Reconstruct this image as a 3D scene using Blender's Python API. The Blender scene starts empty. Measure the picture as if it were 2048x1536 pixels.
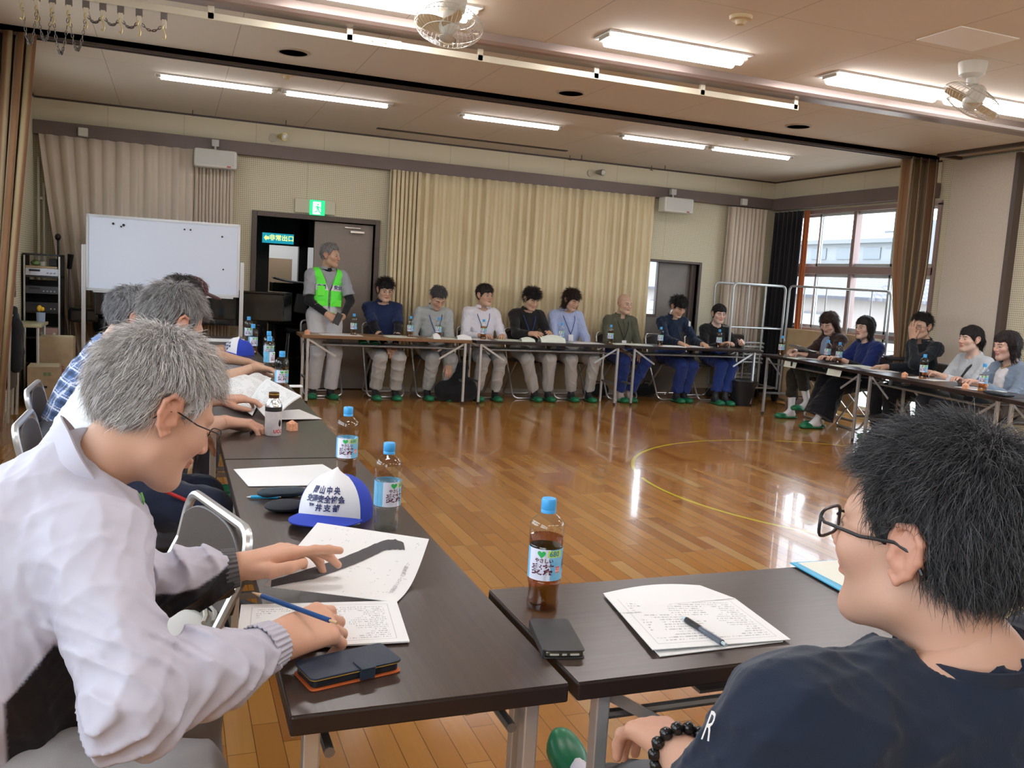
import bpy, math, random
import numpy as np
from math import sin, cos, pi, radians, sqrt, atan2
from mathutils import Vector, Matrix

S = bpy.context.scene
COL = S.collection

# ------------------------------------------------------------------ camera
CAM = np.array([0.0, 0.0, 1.3449])
YAW, PITCH, ROLL, FPX = 0.3708, -0.1146, 0.0598, 1763.95

def cam_axes():
    cy, sy = cos(YAW), sin(YAW)
    f = np.array([sy * cos(PITCH), cy * cos(PITCH), sin(PITCH)])
    r = np.array([cy, -sy, 0.0]); u = np.cross(r, f)
    c, s = cos(ROLL), sin(ROLL)
    return np.array([c * r + s * u, -s * r + c * u, f])
CM = cam_axes()
cd = bpy.data.cameras.new('camera'); cam = bpy.data.objects.new('camera', cd); COL.objects.link(cam)
cam.matrix_world = Matrix([[CM[0][i], CM[1][i], -CM[2][i], CAM[i]] for i in range(3)] + [[0, 0, 0, 1]])
cd.sensor_width = 36; cd.lens = FPX / 2048 * 36; cd.clip_start = 0.02; cd.clip_end = 300
S.camera = cam
# ------------------------------------------------------------------ light and exposure
S.view_settings.view_transform = 'Standard'; S.view_settings.look = 'None'
S.view_settings.gamma = 1; S.view_settings.use_curve_mapping = False
S.view_settings.exposure = 0.42
S.render.engine = 'CYCLES'
S.cycles.max_bounces = 7; S.cycles.diffuse_bounces = 4; S.cycles.glossy_bounces = 3
S.cycles.transmission_bounces = 7; S.cycles.transparent_max_bounces = 12
S.cycles.caustics_reflective = False; S.cycles.caustics_refractive = False
S.cycles.sample_clamp_indirect = 4.0
S.cycles.use_denoising = True
w = bpy.data.worlds.new('overcast_sky'); S.world = w; w.use_nodes = True
nt = w.node_tree; nt.nodes.clear()
bg = nt.nodes.new('ShaderNodeBackground'); wo = nt.nodes.new('ShaderNodeOutputWorld')
tcn = nt.nodes.new('ShaderNodeTexCoord'); nzn = nt.nodes.new('ShaderNodeTexNoise'); crn = nt.nodes.new('ShaderNodeValToRGB')
nzn.inputs['Scale'].default_value = 2.5
crn.color_ramp.elements[0].color = (0.86, 0.92, 1, 1); crn.color_ramp.elements[1].color = (1, 1, 1, 1)
nt.links.new(tcn.outputs['Generated'], nzn.inputs['Vector']); nt.links.new(nzn.outputs['Fac'], crn.inputs['Fac'])
nt.links.new(crn.outputs['Color'], bg.inputs['Color']); nt.links.new(bg.outputs['Background'], wo.inputs['Surface'])
SKY = 5.0
bg.inputs['Strength'].default_value = SKY

def sky_portal(loc, rot, sx, sy):
    l = bpy.data.lights.new('window_portal', 'AREA'); l.shape = 'RECTANGLE'; l.size = sx; l.size_y = sy
    l.cycles.is_portal = True
    o = bpy.data.objects.new('window_portal', l); COL.objects.link(o); o.location = loc; o.rotation_euler = rot
TUBE_STRENGTH = 20.0

# pixel of the photograph + a real plane -> a point in the room
def ray(x, y): return CM.T @ np.array([(x - 1024) / FPX, -(y - 768) / FPX, 1.0])
def PZ(x, y, z): d = ray(x, y); return CAM + d * ((z - CAM[2]) / d[2])
def PY(x, y, Y): d = ray(x, y); return CAM + d * (Y / d[1])
def PX(x, y, X): d = ray(x, y); return CAM + d * (X / d[0])
def PD(x, y, dep): return CAM + ray(x, y) * dep

# ------------------------------------------------------------------ materials
MATS = {}
def mat(name, color=(.8, .8, .8), rough=.5, metal=0., bump=0., bscale=200., spec=.5, emit=None, estr=0., trans=0., ior=1.45,
        alpha=1., noise=0., nscale=5., sheen=0., sss=0., vcol=False, coat=0.):
    if name in MATS: return MATS[name]
    m = bpy.data.materials.new(name); m.use_nodes = True
    nt = m.node_tree; b = nt.nodes['Principled BSDF']; L = nt.links
    b.inputs['Base Color'].default_value = (*color, 1)
    b.inputs['Roughness'].default_value = rough; b.inputs['Metallic'].default_value = metal
    b.inputs['Specular IOR Level'].default_value = spec
    b.inputs['IOR'].default_value = ior
    if trans: b.inputs['Transmission Weight'].default_value = trans
    if alpha < 1: b.inputs['Alpha'].default_value = alpha
    if sheen: b.inputs['Sheen Weight'].default_value = sheen
    if coat: b.inputs['Coat Weight'].default_value = coat; b.inputs['Coat Roughness'].default_value = .05
    if sss:
        b.inputs['Subsurface Weight'].default_value = sss; b.inputs['Subsurface Radius'].default_value = (.012, .005, .003)
        b.inputs['Subsurface Scale'].default_value = 1.0
    if emit: b.inputs['Emission Color'].default_value = (*emit, 1); b.inputs['Emission Strength'].default_value = estr
    tc = nt.nodes.new('ShaderNodeTexCoord')
    src = None
    if vcol:
        at = nt.nodes.new('ShaderNodeAttribute'); at.attribute_name = 'Col'; src = at.outputs['Color']
    if noise:
        n = nt.nodes.new('ShaderNodeTexNoise'); n.inputs['Scale'].default_value = nscale; n.inputs['Detail'].default_value = 6
        L.new(tc.outputs['Object'], n.inputs['Vector'])
        mr = nt.nodes.new('ShaderNodeMapRange'); mr.inputs['From Min'].default_value = .3; mr.inputs['From Max'].default_value = .7
        mr.inputs['To Min'].default_value = 1 - noise; mr.inputs['To Max'].default_value = 1 + noise
        L.new(n.outputs['Fac'], mr.inputs['Value'])
        mx = nt.nodes.new('ShaderNodeMix'); mx.data_type = 'RGBA'; mx.blend_type = 'MULTIPLY'; mx.inputs['Factor'].default_value = 1
        if src: L.new(src, mx.inputs['A'])
        else: mx.inputs['A'].default_value = (*color, 1)
        L.new(mr.outputs['Result'], mx.inputs['B']); src = mx.outputs['Result']
    if src: L.new(src, b.inputs['Base Color'])
    if bump:
        n2 = nt.nodes.new('ShaderNodeTexNoise'); n2.inputs['Scale'].default_value = bscale; n2.inputs['Detail'].default_value = 3
        L.new(tc.outputs['Object'], n2.inputs['Vector'])
        bp = nt.nodes.new('ShaderNodeBump'); bp.inputs['Strength'].default_value = bump; bp.inputs['Distance'].default_value = .002
        L.new(n2.outputs['Fac'], bp.inputs['Height']); L.new(bp.outputs['Normal'], b.inputs['Normal'])
    MATS[name] = m
    return m

class NT:
    """short-hand for procedural node trees"""
    def __init__(s, name, rough=.5, metal=0, spec=.5, coat=0):
        s.m = bpy.data.materials.new(name); s.m.use_nodes = True; MATS[name] = s.m
        s.t = s.m.node_tree; s.b = s.t.nodes['Principled BSDF']
        s.b.inputs['Roughness'].default_value = rough; s.b.inputs['Metallic'].default_value = metal
        s.b.inputs['Specular IOR Level'].default_value = spec; s.b.inputs['Coat Weight'].default_value = coat
        s.tc = s.t.nodes.new('ShaderNodeTexCoord')
    def n(s, typ, **kw):
        nd = s.t.nodes.new('ShaderNode' + typ)
        ins = kw.pop('ins', {})
        for k, v in kw.items(): setattr(nd, k, v)
        for k, v in ins.items():
            if hasattr(v, 'is_linked') or isinstance(v, bpy.types.NodeSocket): s.t.links.new(v, nd.inputs[k])
            else: nd.inputs[k].default_value = v
        return nd
    def math(s, op, a, b=0.0): 
        nd = s.n('Math', operation=op)
        for i, v in enumerate((a, b)):
            if isinstance(v, bpy.types.NodeSocket): s.t.links.new(v, nd.inputs[i])
            else: nd.inputs[i].default_value = v
        return nd.outputs[0]
    def mix(s, f, a, b, mode='MIX'):
        nd = s.n('Mix', data_type='RGBA', blend_type=mode)
        for k, v in (('Factor', f), ('A', a), ('B', b)):
            if isinstance(v, bpy.types.NodeSocket): s.t.links.new(v, nd.inputs[k])
            else: nd.inputs[k].default_value = v if k == 'Factor' else (*v[:3], 1)
        return nd.outputs['Result']
    def ramp(s, f, stops):
        nd = s.n('ValToRGB', ins={'Fac': f}); cr = nd.color_ramp
        while len(cr.elements) < len(stops): cr.elements.new(.5)
        for e, (p, c) in zip(cr.elements, stops): e.position = p; e.color = (*c, 1)
        return nd.outputs['Color']
    def out(s, name, v): s.t.links.new(v, s.b.inputs[name])
    def bump(s, h, strength=.3, dist=.003):
        nd = s.n('Bump', ins={'Strength': strength, 'Distance': dist, 'Height': h}); s.out('Normal', nd.outputs['Normal'])

# ------------------------------------------------------------------ object bookkeeping
def tag(o, label=None, cat=None, group=None, kind=None):
    if label: o['label'] = label
    if cat: o['category'] = cat
    if group: o['group'] = group
    if kind: o['kind'] = kind
    return o
def empty(name, loc=(0, 0, 0), rz=0.0, label=None, cat=None, group=None):
    o = bpy.data.objects.new(name, None); COL.objects.link(o); o.location = loc; o.rotation_euler = (0, 0, rz)
    o.empty_display_size = .1
    return tag(o, label, cat, group)
def mesh_obj(name, V, F, mats, parent=None, midx=None, smooth=False, col=None, world=False):
    """one mesh object; V in the parent's frame (or in world space with world=True)"""
    me = bpy.data.meshes.new(name)
    if isinstance(F, np.ndarray):
        V = np.asarray(V, dtype=np.float32); nq, k = F.shape
        me.vertices.add(len(V)); me.vertices.foreach_set('co', V.ravel())
        me.loops.add(nq * k); me.loops.foreach_set('vertex_index', F.astype(np.int32).ravel())
        me.polygons.add(nq); me.polygons.foreach_set('loop_start', np.arange(0, nq * k, k, dtype=np.int32))
        me.update(calc_edges=True); me.validate()
    else:
        me.from_pydata([tuple(v) for v in V], [], F); me.update()
    for m in (mats if isinstance(mats, (list, tuple)) else [mats]): me.materials.append(m)
    if midx is not None and len(midx) == len(me.polygons): me.polygons.foreach_set('material_index', np.asarray(midx, dtype=np.int32))
    if smooth: me.polygons.foreach_set('use_smooth', np.ones(len(me.polygons), dtype=bool))
    if col is not None:
        a = me.color_attributes.new('Col', 'FLOAT_COLOR', 'POINT')
        c4 = np.ones((len(V), 4), dtype=np.float32); c4[:, :3] = col; a.data.foreach_set('color', c4.ravel())
    o = bpy.data.objects.new(name, me); COL.objects.link(o)
    if parent is not None:
        o.parent = parent
        if world: o.matrix_parent_inverse = matw(parent).inverted()
    return o
def matw(o):
    m = Matrix.LocRotScale(o.location, o.rotation_euler, o.scale) if o.parent or True else o.matrix_world
    return (matw(o.parent) @ o.matrix_parent_inverse @ m) if o.parent else m
def copy_tree(o, parent=None):
    c = o.copy(); COL.objects.link(c); c.parent = parent
    if parent is not None: c.matrix_parent_inverse = o.matrix_parent_inverse.copy()
    for ch in o.children: copy_tree(ch, c)
    return c
def rz(a): return np.array([[cos(a), -sin(a), 0], [sin(a), cos(a), 0], [0, 0, 1]])
def rx(a): return np.array([[1, 0, 0], [0, cos(a), -sin(a)], [0, sin(a), cos(a)]])
def ry(a): return np.array([[cos(a), 0, sin(a)], [0, 1, 0], [-sin(a), 0, cos(a)]])
def nrm(v): v = np.asarray(v, float); return v / (np.linalg.norm(v) + 1e-12)
def A3(*v): return np.array(v, float)

class MB:
    def __init__(s): s.V = []; s.F = []; s.M = []; s.mi = 0
    def add(s, V, F, R=None, T=None):
        n = len(s.V)
        for v in V:
            v = np.asarray(v, float)
            if R is not None: v = R @ v
            if T is not None: v = v + np.asarray(T, float)
            s.V.append(tuple(v))
        for f in F: s.F.append(tuple(n + i for i in f)); s.M.append(s.mi)
        return s
    def box(s, c, d, R=None, rot=0.0):
        x, y, z = [k / 2 for k in d]
        if R is None: R = rz(rot)
        V = [(a * x, b * y, e * z) for e in (-1, 1) for a, b in ((-1, -1), (1, -1), (1, 1), (-1, 1))]
        return s.add(V, [(3, 2, 1, 0), (4, 5, 6, 7), (0, 1, 5, 4), (1, 2, 6, 5), (2, 3, 7, 6), (3, 0, 4, 7)], R, c)
    def box2(s, a, b):
        a = np.minimum(a, b).astype(float) if 0 else np.array(a, float); b = np.array(b, float)
        lo, hi = np.minimum(a, b), np.maximum(a, b)
        return s.box((lo + hi) / 2, hi - lo)
    def cyl(s, p0, p1, r0, r1=None, n=12, caps=True):
        r1 = r0 if r1 is None else r1
        p0, p1 = np.array(p0, float), np.array(p1, float); t = nrm(p1 - p0)
        a = nrm(np.cross(t, (0, 0, 1) if abs(t[2]) < .9 else (1, 0, 0))); b = np.cross(t, a)
        V = [p + r * (cos(2 * pi * i / n) * a + sin(2 * pi * i / n) * b) for p, r in ((p0, r0), (p1, r1)) for i in range(n)]
        F = [(i, (i + 1) % n, n + (i + 1) % n, n + i) for i in range(n)]
        if caps: F += [tuple(range(n))[::-1], tuple(range(n, 2 * n))]
        return s.add(V, F)
    def tube(s, pts, r, n=8, closed=False):
        P = [np.array(p, float) for p in pts]; m = len(P); V = []
        R = r if hasattr(r, '__len__') else [r] * m
        a = None
        for i in range(m):
            t = nrm(P[(i + 1) % m] - P[i - 1]) if (closed or 0 < i < m - 1) else nrm(P[1] - P[0] if i == 0 else P[-1] - P[-2])
            if a is None: a = nrm(np.cross(t, (0, 0, 1) if abs(t[2]) < .9 else (1, 0, 0)))
            a = nrm(a - t * np.dot(a, t)); b = np.cross(t, a)
            V += [P[i] + R[i] * (cos(2 * pi * k / n) * a + sin(2 * pi * k / n) * b) for k in range(n)]
        F = []
        for i in range(m if closed else m - 1):
            j = (i + 1) % m
            F += [(i * n + k, i * n + (k + 1) % n, j * n + (k + 1) % n, j * n + k) for k in range(n)]
        if not closed: F += [tuple(range(n))[::-1], tuple(range((m - 1) * n, m * n))]
        return s.add(V, F)
    def lathe(s, prof, n=24, c=(0, 0, 0), R=None, sq=None):
        """profile of (radius, z); sq(angle)->factor for non-round sections"""
        V = []; m = len(prof)
        for r, z in prof:
            for i in range(n):
                a = 2 * pi * i / n; k = r * (sq(a) if sq else 1); V.append((k * cos(a), k * sin(a), z))
        F = [(j * n + i, j * n + (i + 1) % n, (j + 1) * n + (i + 1) % n, (j + 1) * n + i) for j in range(m - 1) for i in range(n)]
        if prof[0][0] > 1e-6: F.append(tuple(range(n))[::-1])
        if prof[-1][0] > 1e-6: F.append(tuple(range((m - 1) * n, m * n)))
        return s.add(V, F, R, c)
    def prism(s, pts, z0, z1, R=None, T=None):
        n = len(pts); V = [(x, y, z0) for x, y in pts] + [(x, y, z1) for x, y in pts]
        F = [tuple(range(n))[::-1], tuple(range(n, 2 * n))] + [(i, (i + 1) % n, n + (i + 1) % n, n + i) for i in range(n)]
        return s.add(V, F, R, T)
    def sheet(s, fn, nu, nv, th=0.0):
        """surface fn(u,v) with thickness"""
        P = np.array([[fn(i / nu, j / nv) for j in range(nv + 1)] for i in range(nu + 1)], float)
        du = np.gradient(P, axis=0); dv = np.gradient(P, axis=1); N = np.cross(du, dv)
        N /= np.linalg.norm(N, axis=2, keepdims=True) + 1e-12
        w = nv + 1; tot = (nu + 1) * w
        V = list((P).reshape(-1, 3)); F = [(i * w + j, (i + 1) * w + j, (i + 1) * w + j + 1, i * w + j + 1) for i in range(nu) for j in range(nv)]
        if th:
            V += list((P - N * th).reshape(-1, 3))
            F += [tuple(tot + k for k in f[::-1]) for f in F[:]]
            for i in range(nu):
                for j in (0, nv):
                    a, b = i * w + j, (i + 1) * w + j; F.append((a, tot + a, tot + b, b) if j == 0 else (b, tot + b, tot + a, a))
            for j in range(nv):
                for i in (0, nu):
                    a, b = i * w + j, i * w + j + 1; F.append((b, tot + b, tot + a, a) if i == 0 else (a, tot + a, tot + b, b))
        return s.add(V, F)
    def ball(s, c, r, nu=16, nv=10, R=None):
        r = np.array(r if hasattr(r, '__len__') else (r, r, r), float)
        V = []; F = []
        for j in range(nv + 1):
            t = pi * j / nv
            for i in range(nu): a = 2 * pi * i / nu; V.append(np.array((sin(t) * cos(a), sin(t) * sin(a), -cos(t))) * r)
        for j in range(nv): F += [(j * nu + i, j * nu + (i + 1) % nu, (j + 1) * nu + (i + 1) % nu, (j + 1) * nu + i) for i in range(nu)]
        return s.add(V, F, R, c)
    def build(s, name, mats, parent=None, smooth=False, bevel=0.0, world=False, seg=2, **tags):
        o = mesh_obj(name, s.V, s.F, mats, parent, s.M, smooth, world=world)
        if bevel:
            b = o.modifiers.new('bevel', 'BEVEL'); b.width = bevel; b.segments = seg; b.limit_method = 'ANGLE'; b.angle_limit = radians(40)
        if smooth:
            try: o.data.set_sharp_from_angle(angle=radians(40))
            except Exception: pass
        tag(o, tags.get('label'), tags.get('cat'), tags.get('group'), tags.get('kind'))
        return o

def bend_arc(pts_list, r, k=6):
    """round the corners of a polyline with radius r"""
    P = [np.array(p, float) for p in pts_list]; out = [P[0]]
    for i in range(1, len(P) - 1):
        a, b, c = P[i - 1], P[i], P[i + 1]; u, v = nrm(a - b), nrm(c - b)
        q = min(r, np.linalg.norm(a - b) * .49, np.linalg.norm(c - b) * .49)
        for j in range(k + 1):
            t = j / k; out.append((1 - t) ** 2 * (b + u * q) + 2 * t * (1 - t) * b + t * t * (b + v * q))
    return out + [P[-1]]

def text(name, body, size, m, parent, fn, weight=0.0, ext=0.0, align='CENTER', spacing=1.0, label=None):
    """lettering as a mesh; fn maps flat (x, y, z) to the surface it is printed on"""
    cu = bpy.data.curves.new(name, 'FONT'); cu.body = body; cu.size = size; cu.align_x = align; cu.align_y = 'CENTER'
    cu.offset = weight; cu.extrude = ext; cu.resolution_u = 2; cu.space_character = spacing
    t = bpy.data.objects.new(name, cu); COL.objects.link(t)
    dg = bpy.context.evaluated_depsgraph_get(); dg.update()
    me = bpy.data.meshes.new_from_object(t.evaluated_get(dg))
    bpy.data.objects.remove(t)
    V = [fn(*v.co) for v in me.vertices]; F = [tuple(p.vertices) for p in me.polygons]
    bpy.data.meshes.remove(me)
    o = mesh_obj(name, V, F, m, parent)
    if label: o['label'] = label
    return o
# ================================================================== THE ROOM
XL, XR, YB, YN, H = -1.31, 7.57, 10.10, -3.2, 2.89
def peg_mat(name, base, ax, ay, hole=(.25, .2, .14), pitch=.021):
    k = NT(name, rough=.75, spec=.25)
    sp = k.n('SeparateXYZ', ins={'Vector': k.tc.outputs['Object']})
    a, b = sp.outputs[ax], sp.outputs[ay]
    def cell(v): return k.math('SUBTRACT', k.math('FRACT', k.math('DIVIDE', v, pitch)), .5)
    ca, cb = cell(a), cell(b)
    d = k.math('SQRT', k.math('ADD', k.math('MULTIPLY', ca, ca), k.math('MULTIPLY', cb, cb)))
    inside = k.math('LESS_THAN', d, .24)
    j = k.math('LESS_THAN', k.math('ABSOLUTE', k.math('SUBTRACT', k.math('FRACT', k.math('DIVIDE', a, .91)), .5)), .003)
    n = k.n('TexNoise', ins={'Scale': 1.5, 'Detail': 4.0, 'Vector': k.tc.outputs['Object']})
    c = k.mix(k.math('MULTIPLY', n.outputs['Fac'], .25), base, tuple(x * .8 for x in base))
    c = k.mix(k.math('MULTIPLY', inside, .8), c, hole); c = k.mix(k.math('MULTIPLY', j, .5), c, hole)
    k.out('Base Color', c); return k.m
PEG = peg_mat('pegboard_back', (.69, .64, .47), 0, 2)
PEGS = peg_mat('pegboard_side', (.69, .64, .47), 1, 2)
BAND = NT('band_panel', rough=.8, spec=.2); _sp = BAND.n('SeparateXYZ', ins={'Vector': BAND.tc.outputs['Object']})
_v = BAND.math('ADD', _sp.outputs[0], _sp.outputs[1])
_j = BAND.math('LESS_THAN', BAND.math('ABSOLUTE', BAND.math('SUBTRACT', BAND.math('FRACT', BAND.math('DIVIDE', BAND.math('ADD', _v, .35), .725)), .5)), .005)
BAND.out('Base Color', BAND.mix(BAND.math('MULTIPLY', _j, .4), (.66, .60, .45), (.3, .25, .2)))
BEAMM = mat('beam_brown', (.155, .115, .105), .5, noise=.08, nscale=2)
BROWN = mat('frame_brown', (.10, .075, .065), .45)
TRIMM = mat('crown_dark', (.07, .05, .045), .5)
# ceiling boards with thin joints
CE = NT('ceiling_board', rough=.85, spec=.2)
_s = CE.n('SeparateXYZ', ins={'Vector': CE.tc.outputs['Object']})
def _line(k, v, off, per, wd): return k.math('LESS_THAN', k.math('ABSOLUTE', k.math('SUBTRACT', k.math('FRACT', k.math('DIVIDE', k.math('ADD', v, off), per)), .5)), wd / per)
_a = _line(CE, _s.outputs[0], .07, .91, .0028); _b = _line(CE, _s.outputs[1], .3, 1.82, .002)
_n = CE.n('TexNoise', ins={'Scale': 260.0, 'Detail': 2.0, 'Vector': CE.tc.outputs['Object']})
_c = CE.mix(CE.math('MULTIPLY', _n.outputs['Fac'], .35), (.70, .63, .545), (.58, .52, .44))
CE.out('Base Color', CE.mix(CE.math('MULTIPLY', CE.math('MAXIMUM', _a, _b), .6), _c, (.25, .2, .17)))
# strip floor: boards run away from the camera, each board its own tone, varnished
FL = NT('wood_floor', rough=.2, spec=.5, coat=.25)
_s = FL.n('SeparateXYZ', ins={'Vector': FL.tc.outputs['Object']})
X_, Y_ = _s.outputs[0], _s.outputs[1]
PW = .078
row = FL.math('FLOOR', FL.math('DIVIDE', X_, PW))
rn = FL.n('TexWhiteNoise', noise_dimensions='1D', ins={'W': row})
ylen = FL.math('ADD', FL.math('DIVIDE', Y_, .62), FL.math('MULTIPLY', rn.outputs['Value'], 13.7))
colid = FL.math('FLOOR', ylen)
cv = FL.n('CombineXYZ', ins={'X': row, 'Y': colid, 'Z': 0.0})
pn = FL.n('TexWhiteNoise', noise_dimensions='2D', ins={'Vector': cv.outputs[0]})
tone = FL.ramp(pn.outputs['Value'], [(0, (.28, .095, .018)), (.15, (.36, .145, .028)), (.5, (.41, .178, .036)), (.85, (.46, .215, .050)), (.95, (.44, .235, .075)), (1, (.52, .32, .13))])
st = FL.n('Mapping', ins={'Vector': FL.tc.outputs['Object'], 'Scale': (60.0, 3.0, 1.0)})
gr = FL.n('TexNoise', ins={'Scale': 1.2, 'Detail': 6.0, 'Vector': st.outputs[0]})
tone = FL.mix(FL.math('MULTIPLY', gr.outputs['Fac'], .32), tone, (.22, .085, .02))
bl = FL.n('TexNoise', ins={'Scale': 1.1, 'Detail': 5.0, 'Vector': FL.tc.outputs['Object']})
blr = FL.n('MapRange', ins={'Value': bl.outputs['Fac'], 'From Min': .45, 'From Max': .75, 'To Min': 0.0, 'To Max': .45})
tone = FL.mix(blr.outputs[0], tone, (.30, .14, .05))
fx = FL.math('FRACT', FL.math('DIVIDE', X_, PW)); fy = FL.math('FRACT', ylen)
ex = FL.math('MAXIMUM', FL.math('LESS_THAN', fx, .035), FL.math('LESS_THAN', fy, .004))
tone = FL.mix(FL.math('MULTIPLY', ex, .75), tone, (.07, .03, .012))
# the scuffed yellow court line
cx_, cy_ = FL.math('SUBTRACT', X_, 4.9), FL.math('SUBTRACT', Y_, 5.1)
rad = FL.math('SQRT', FL.math('ADD', FL.math('MULTIPLY', cx_, cx_), FL.math('MULTIPLY', cy_, cy_)))
ring = FL.math('LESS_THAN', FL.math('ABSOLUTE', FL.math('SUBTRACT', rad, 1.76)), .013)
sc = FL.n('TexNoise', ins={'Scale': 2.0, 'Detail': 3.0, 'Vector': FL.tc.outputs['Object']})
wear = FL.math('GREATER_THAN', sc.outputs['Fac'], .36)
tone = FL.mix(FL.math('MULTIPLY', FL.math('MULTIPLY', ring, wear), .9), tone, (.62, .56, .03))
FL.out('Base Color', tone)
rr = FL.n('MapRange', ins={'Value': bl.outputs['Fac'], 'From Min': .3, 'From Max': .7, 'To Min': .10, 'To Max': .24})
FL.out('Roughness', rr.outputs[0])
hb = FL.math('ADD', FL.math('MULTIPLY', ex, -1.0), FL.math('MULTIPLY', pn.outputs['Value'], .35))
wv = FL.n('TexNoise', ins={'Scale': 9.0, 'Detail': 2.0, 'Vector': FL.tc.outputs['Object']})
FL.bump(FL.math('ADD', hb, FL.math('MULTIPLY', wv.outputs['Fac'], .9)), .22, .0018)

def st(name, mb, m, **k): return mb.build(name, m, kind='structure', **k)
st('floor', MB().box2((XL - .3, YN - .2, -.12), (XR + .2, YB + .1, 0)), FL.m)
st('ceiling', MB().box2((XL - .2, YN - .2, H), (XR + .2, YB + .2, H + .12)), CE.m)
D1 = (.84, 2.14, 1.90); D2 = (5.55, 6.47, 1.72); T = .16
b = MB()
for x0, x1, z0, z1 in ((XL - .2, D1[0], 0, H), (D1[0], D1[1], D1[2], H), (D1[1], D2[0], 0, H), (D2[0], D2[1], D2[2], H), (D2[1], XR + .2, 0, H)):
    b.box2((x0, YB, z0), (x1, YB + T, z1))
st('wall_back', b, PEG)
# left wall: long windows towards the camera, one more near the back corner
LW = [(-2.6, 1.2), (1.6, 4.6), (5.0, 7.0), (7.75, 8.85)]
b = MB(); ys = [YN - .2] + [v for p in LW for v in p] + [YB + .2]
for i in range(0, len(ys), 2): b.box2((XL - .15, ys[i], 0), (XL, ys[i + 1], H))
for y0, y1 in LW:
    b.box2((XL - .15, y0, 0), (XL, y1, .95)); b.box2((XL - .15, y0, 2.45), (XL, y1, H))
st('wall_left', b, PEGS)
st('wall_near', MB().box2((XL - .2, YN - .15, 0), (XR + .2, YN, H)), PEG)
RW = [(7.25, 9.78), (1.0, 5.2)]
b = MB()
for y0, y1, z0, z1 in ((9.78, YB, 0, H), (7.25, 9.78, 2.47, H), (7.25, 9.78, 0, .06), (5.2, 7.25, 0, H), (1.0, 5.2, 0, .9), (1.0, 5.2, 2.45, H), (YN, 1.0, 0, H)):
    b.box2((XR, y0, z0), (XR + .15, y1, z1))
st('wall_right', b, PEGS)
# cream band, brown box beam and crown lines, in front of the board walls
st('trim_1', MB().box2((XL, YB - .02, 2.655), (XR, YB, H)).box2((XR - .02, 7.3, 2.655), (XR, YB - .02, H)), BAND.m)
st('trim_2', MB().box2((XL, YB - .10, 2.52), (XR, YB, 2.655)).box2((XR - .10, 7.3, 2.50), (XR, YB - .10, 2.655)), BEAMM, bevel=.004)
st('trim_3', MB().box2((XL, YB - .035, 2.872), (XR, YB - .02, H)).box2((XR - .035, 7.3, 2.872), (XR - .02, YB - .035, H)).box2((XL, 7.3, 2.872), (XL + .015, YB, H)), TRIMM)
st('trim_4', MB().box2((XL, 7.13, 2.85), (7.33, 7.2, H)).box2((XL, 7.13, 2.83), (7.33, 7.145, H)).box2((XL, 7.20, 2.83), (7.33, 7.215, H)), TRIMM)
st('baseboard_back', MB().box2((D1[1] + .1, YB - .012, 0), (D2[0] - .06, YB, .085)).box2((D2[1] + .06, YB - .012, 0), (XR, YB, .085)).box2((XL, YB - .012, 0), (D1[0] - .08, YB, .085)), mat('skirting', (.28, .2, .13), .5))
st('trim_10', MB().box2((2.26, YB - .07, 0), (5.50, YB, .44)), mat('wainscot_tan', (.42, .31, .18), .5, noise=.06, nscale=3), bevel=.004)
st('trim_11', MB().box2((2.26, YB - .085, 0), (5.50, YB - .07, .05)), mat('skirting_pale', (.55, .50, .42), .4))
# bulkhead that carries the partition rail
BK = NT('bulkhead_metal', rough=.33, metal=.55); BK.out('Base Color', BK.mix(BK.n('TexNoise', ins={'Scale': .8, 'Detail': 1.0, 'Vector': BK.tc.outputs['Object']}).outputs['Fac'], (.20, .15, .14), (.42, .33, .29)))
b = MB(); pr = [(5.46, H), (5.462, 2.845), (5.475, 2.826), (5.50, 2.818), (5.62, 2.818), (5.62, H)]
V = [(XL, y, z) for y, z in pr] + [(XR, y, z) for y, z in pr]; n = len(pr)
b.add(V, [tuple(range(n)), tuple(range(n, 2 * n))[::-1]] + [(i, n + i, n + (i + 1) % n, (i + 1) % n) for i in range(n)])
st('trim_5', b, BK.m)
st('trim_6', MB().box2((7.20, 4.0, 2.86), (7.26, 7.0, H)).box2((7.26, 4.0, 2.875), (7.30, 7.0, H)).box2((7.20, 7.0, 2.86), (7.50, 7.04, H)), TRIMM)
# beige end panel with its brown edge trim on the right wall
PANM = mat('beige_panel', (.62, .55, .46), .8, noise=.05, nscale=60)
st('trim_7', MB().box2((XR - .07, 6.36, .0), (XR, 7.10, 2.86)), PANM, bevel=.003)
st('trim_8', MB().box2((XR - .09, 6.31, .0), (XR, 6.36, 2.86)), BROWN, bevel=.003)
# ceiling slot of the air duct
st('trim_9', MB().box2((2.0, 9.52, 2.882), (4.22, 9.59, H)), mat('slot_dark', (.05, .035, .03), .7))

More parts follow.
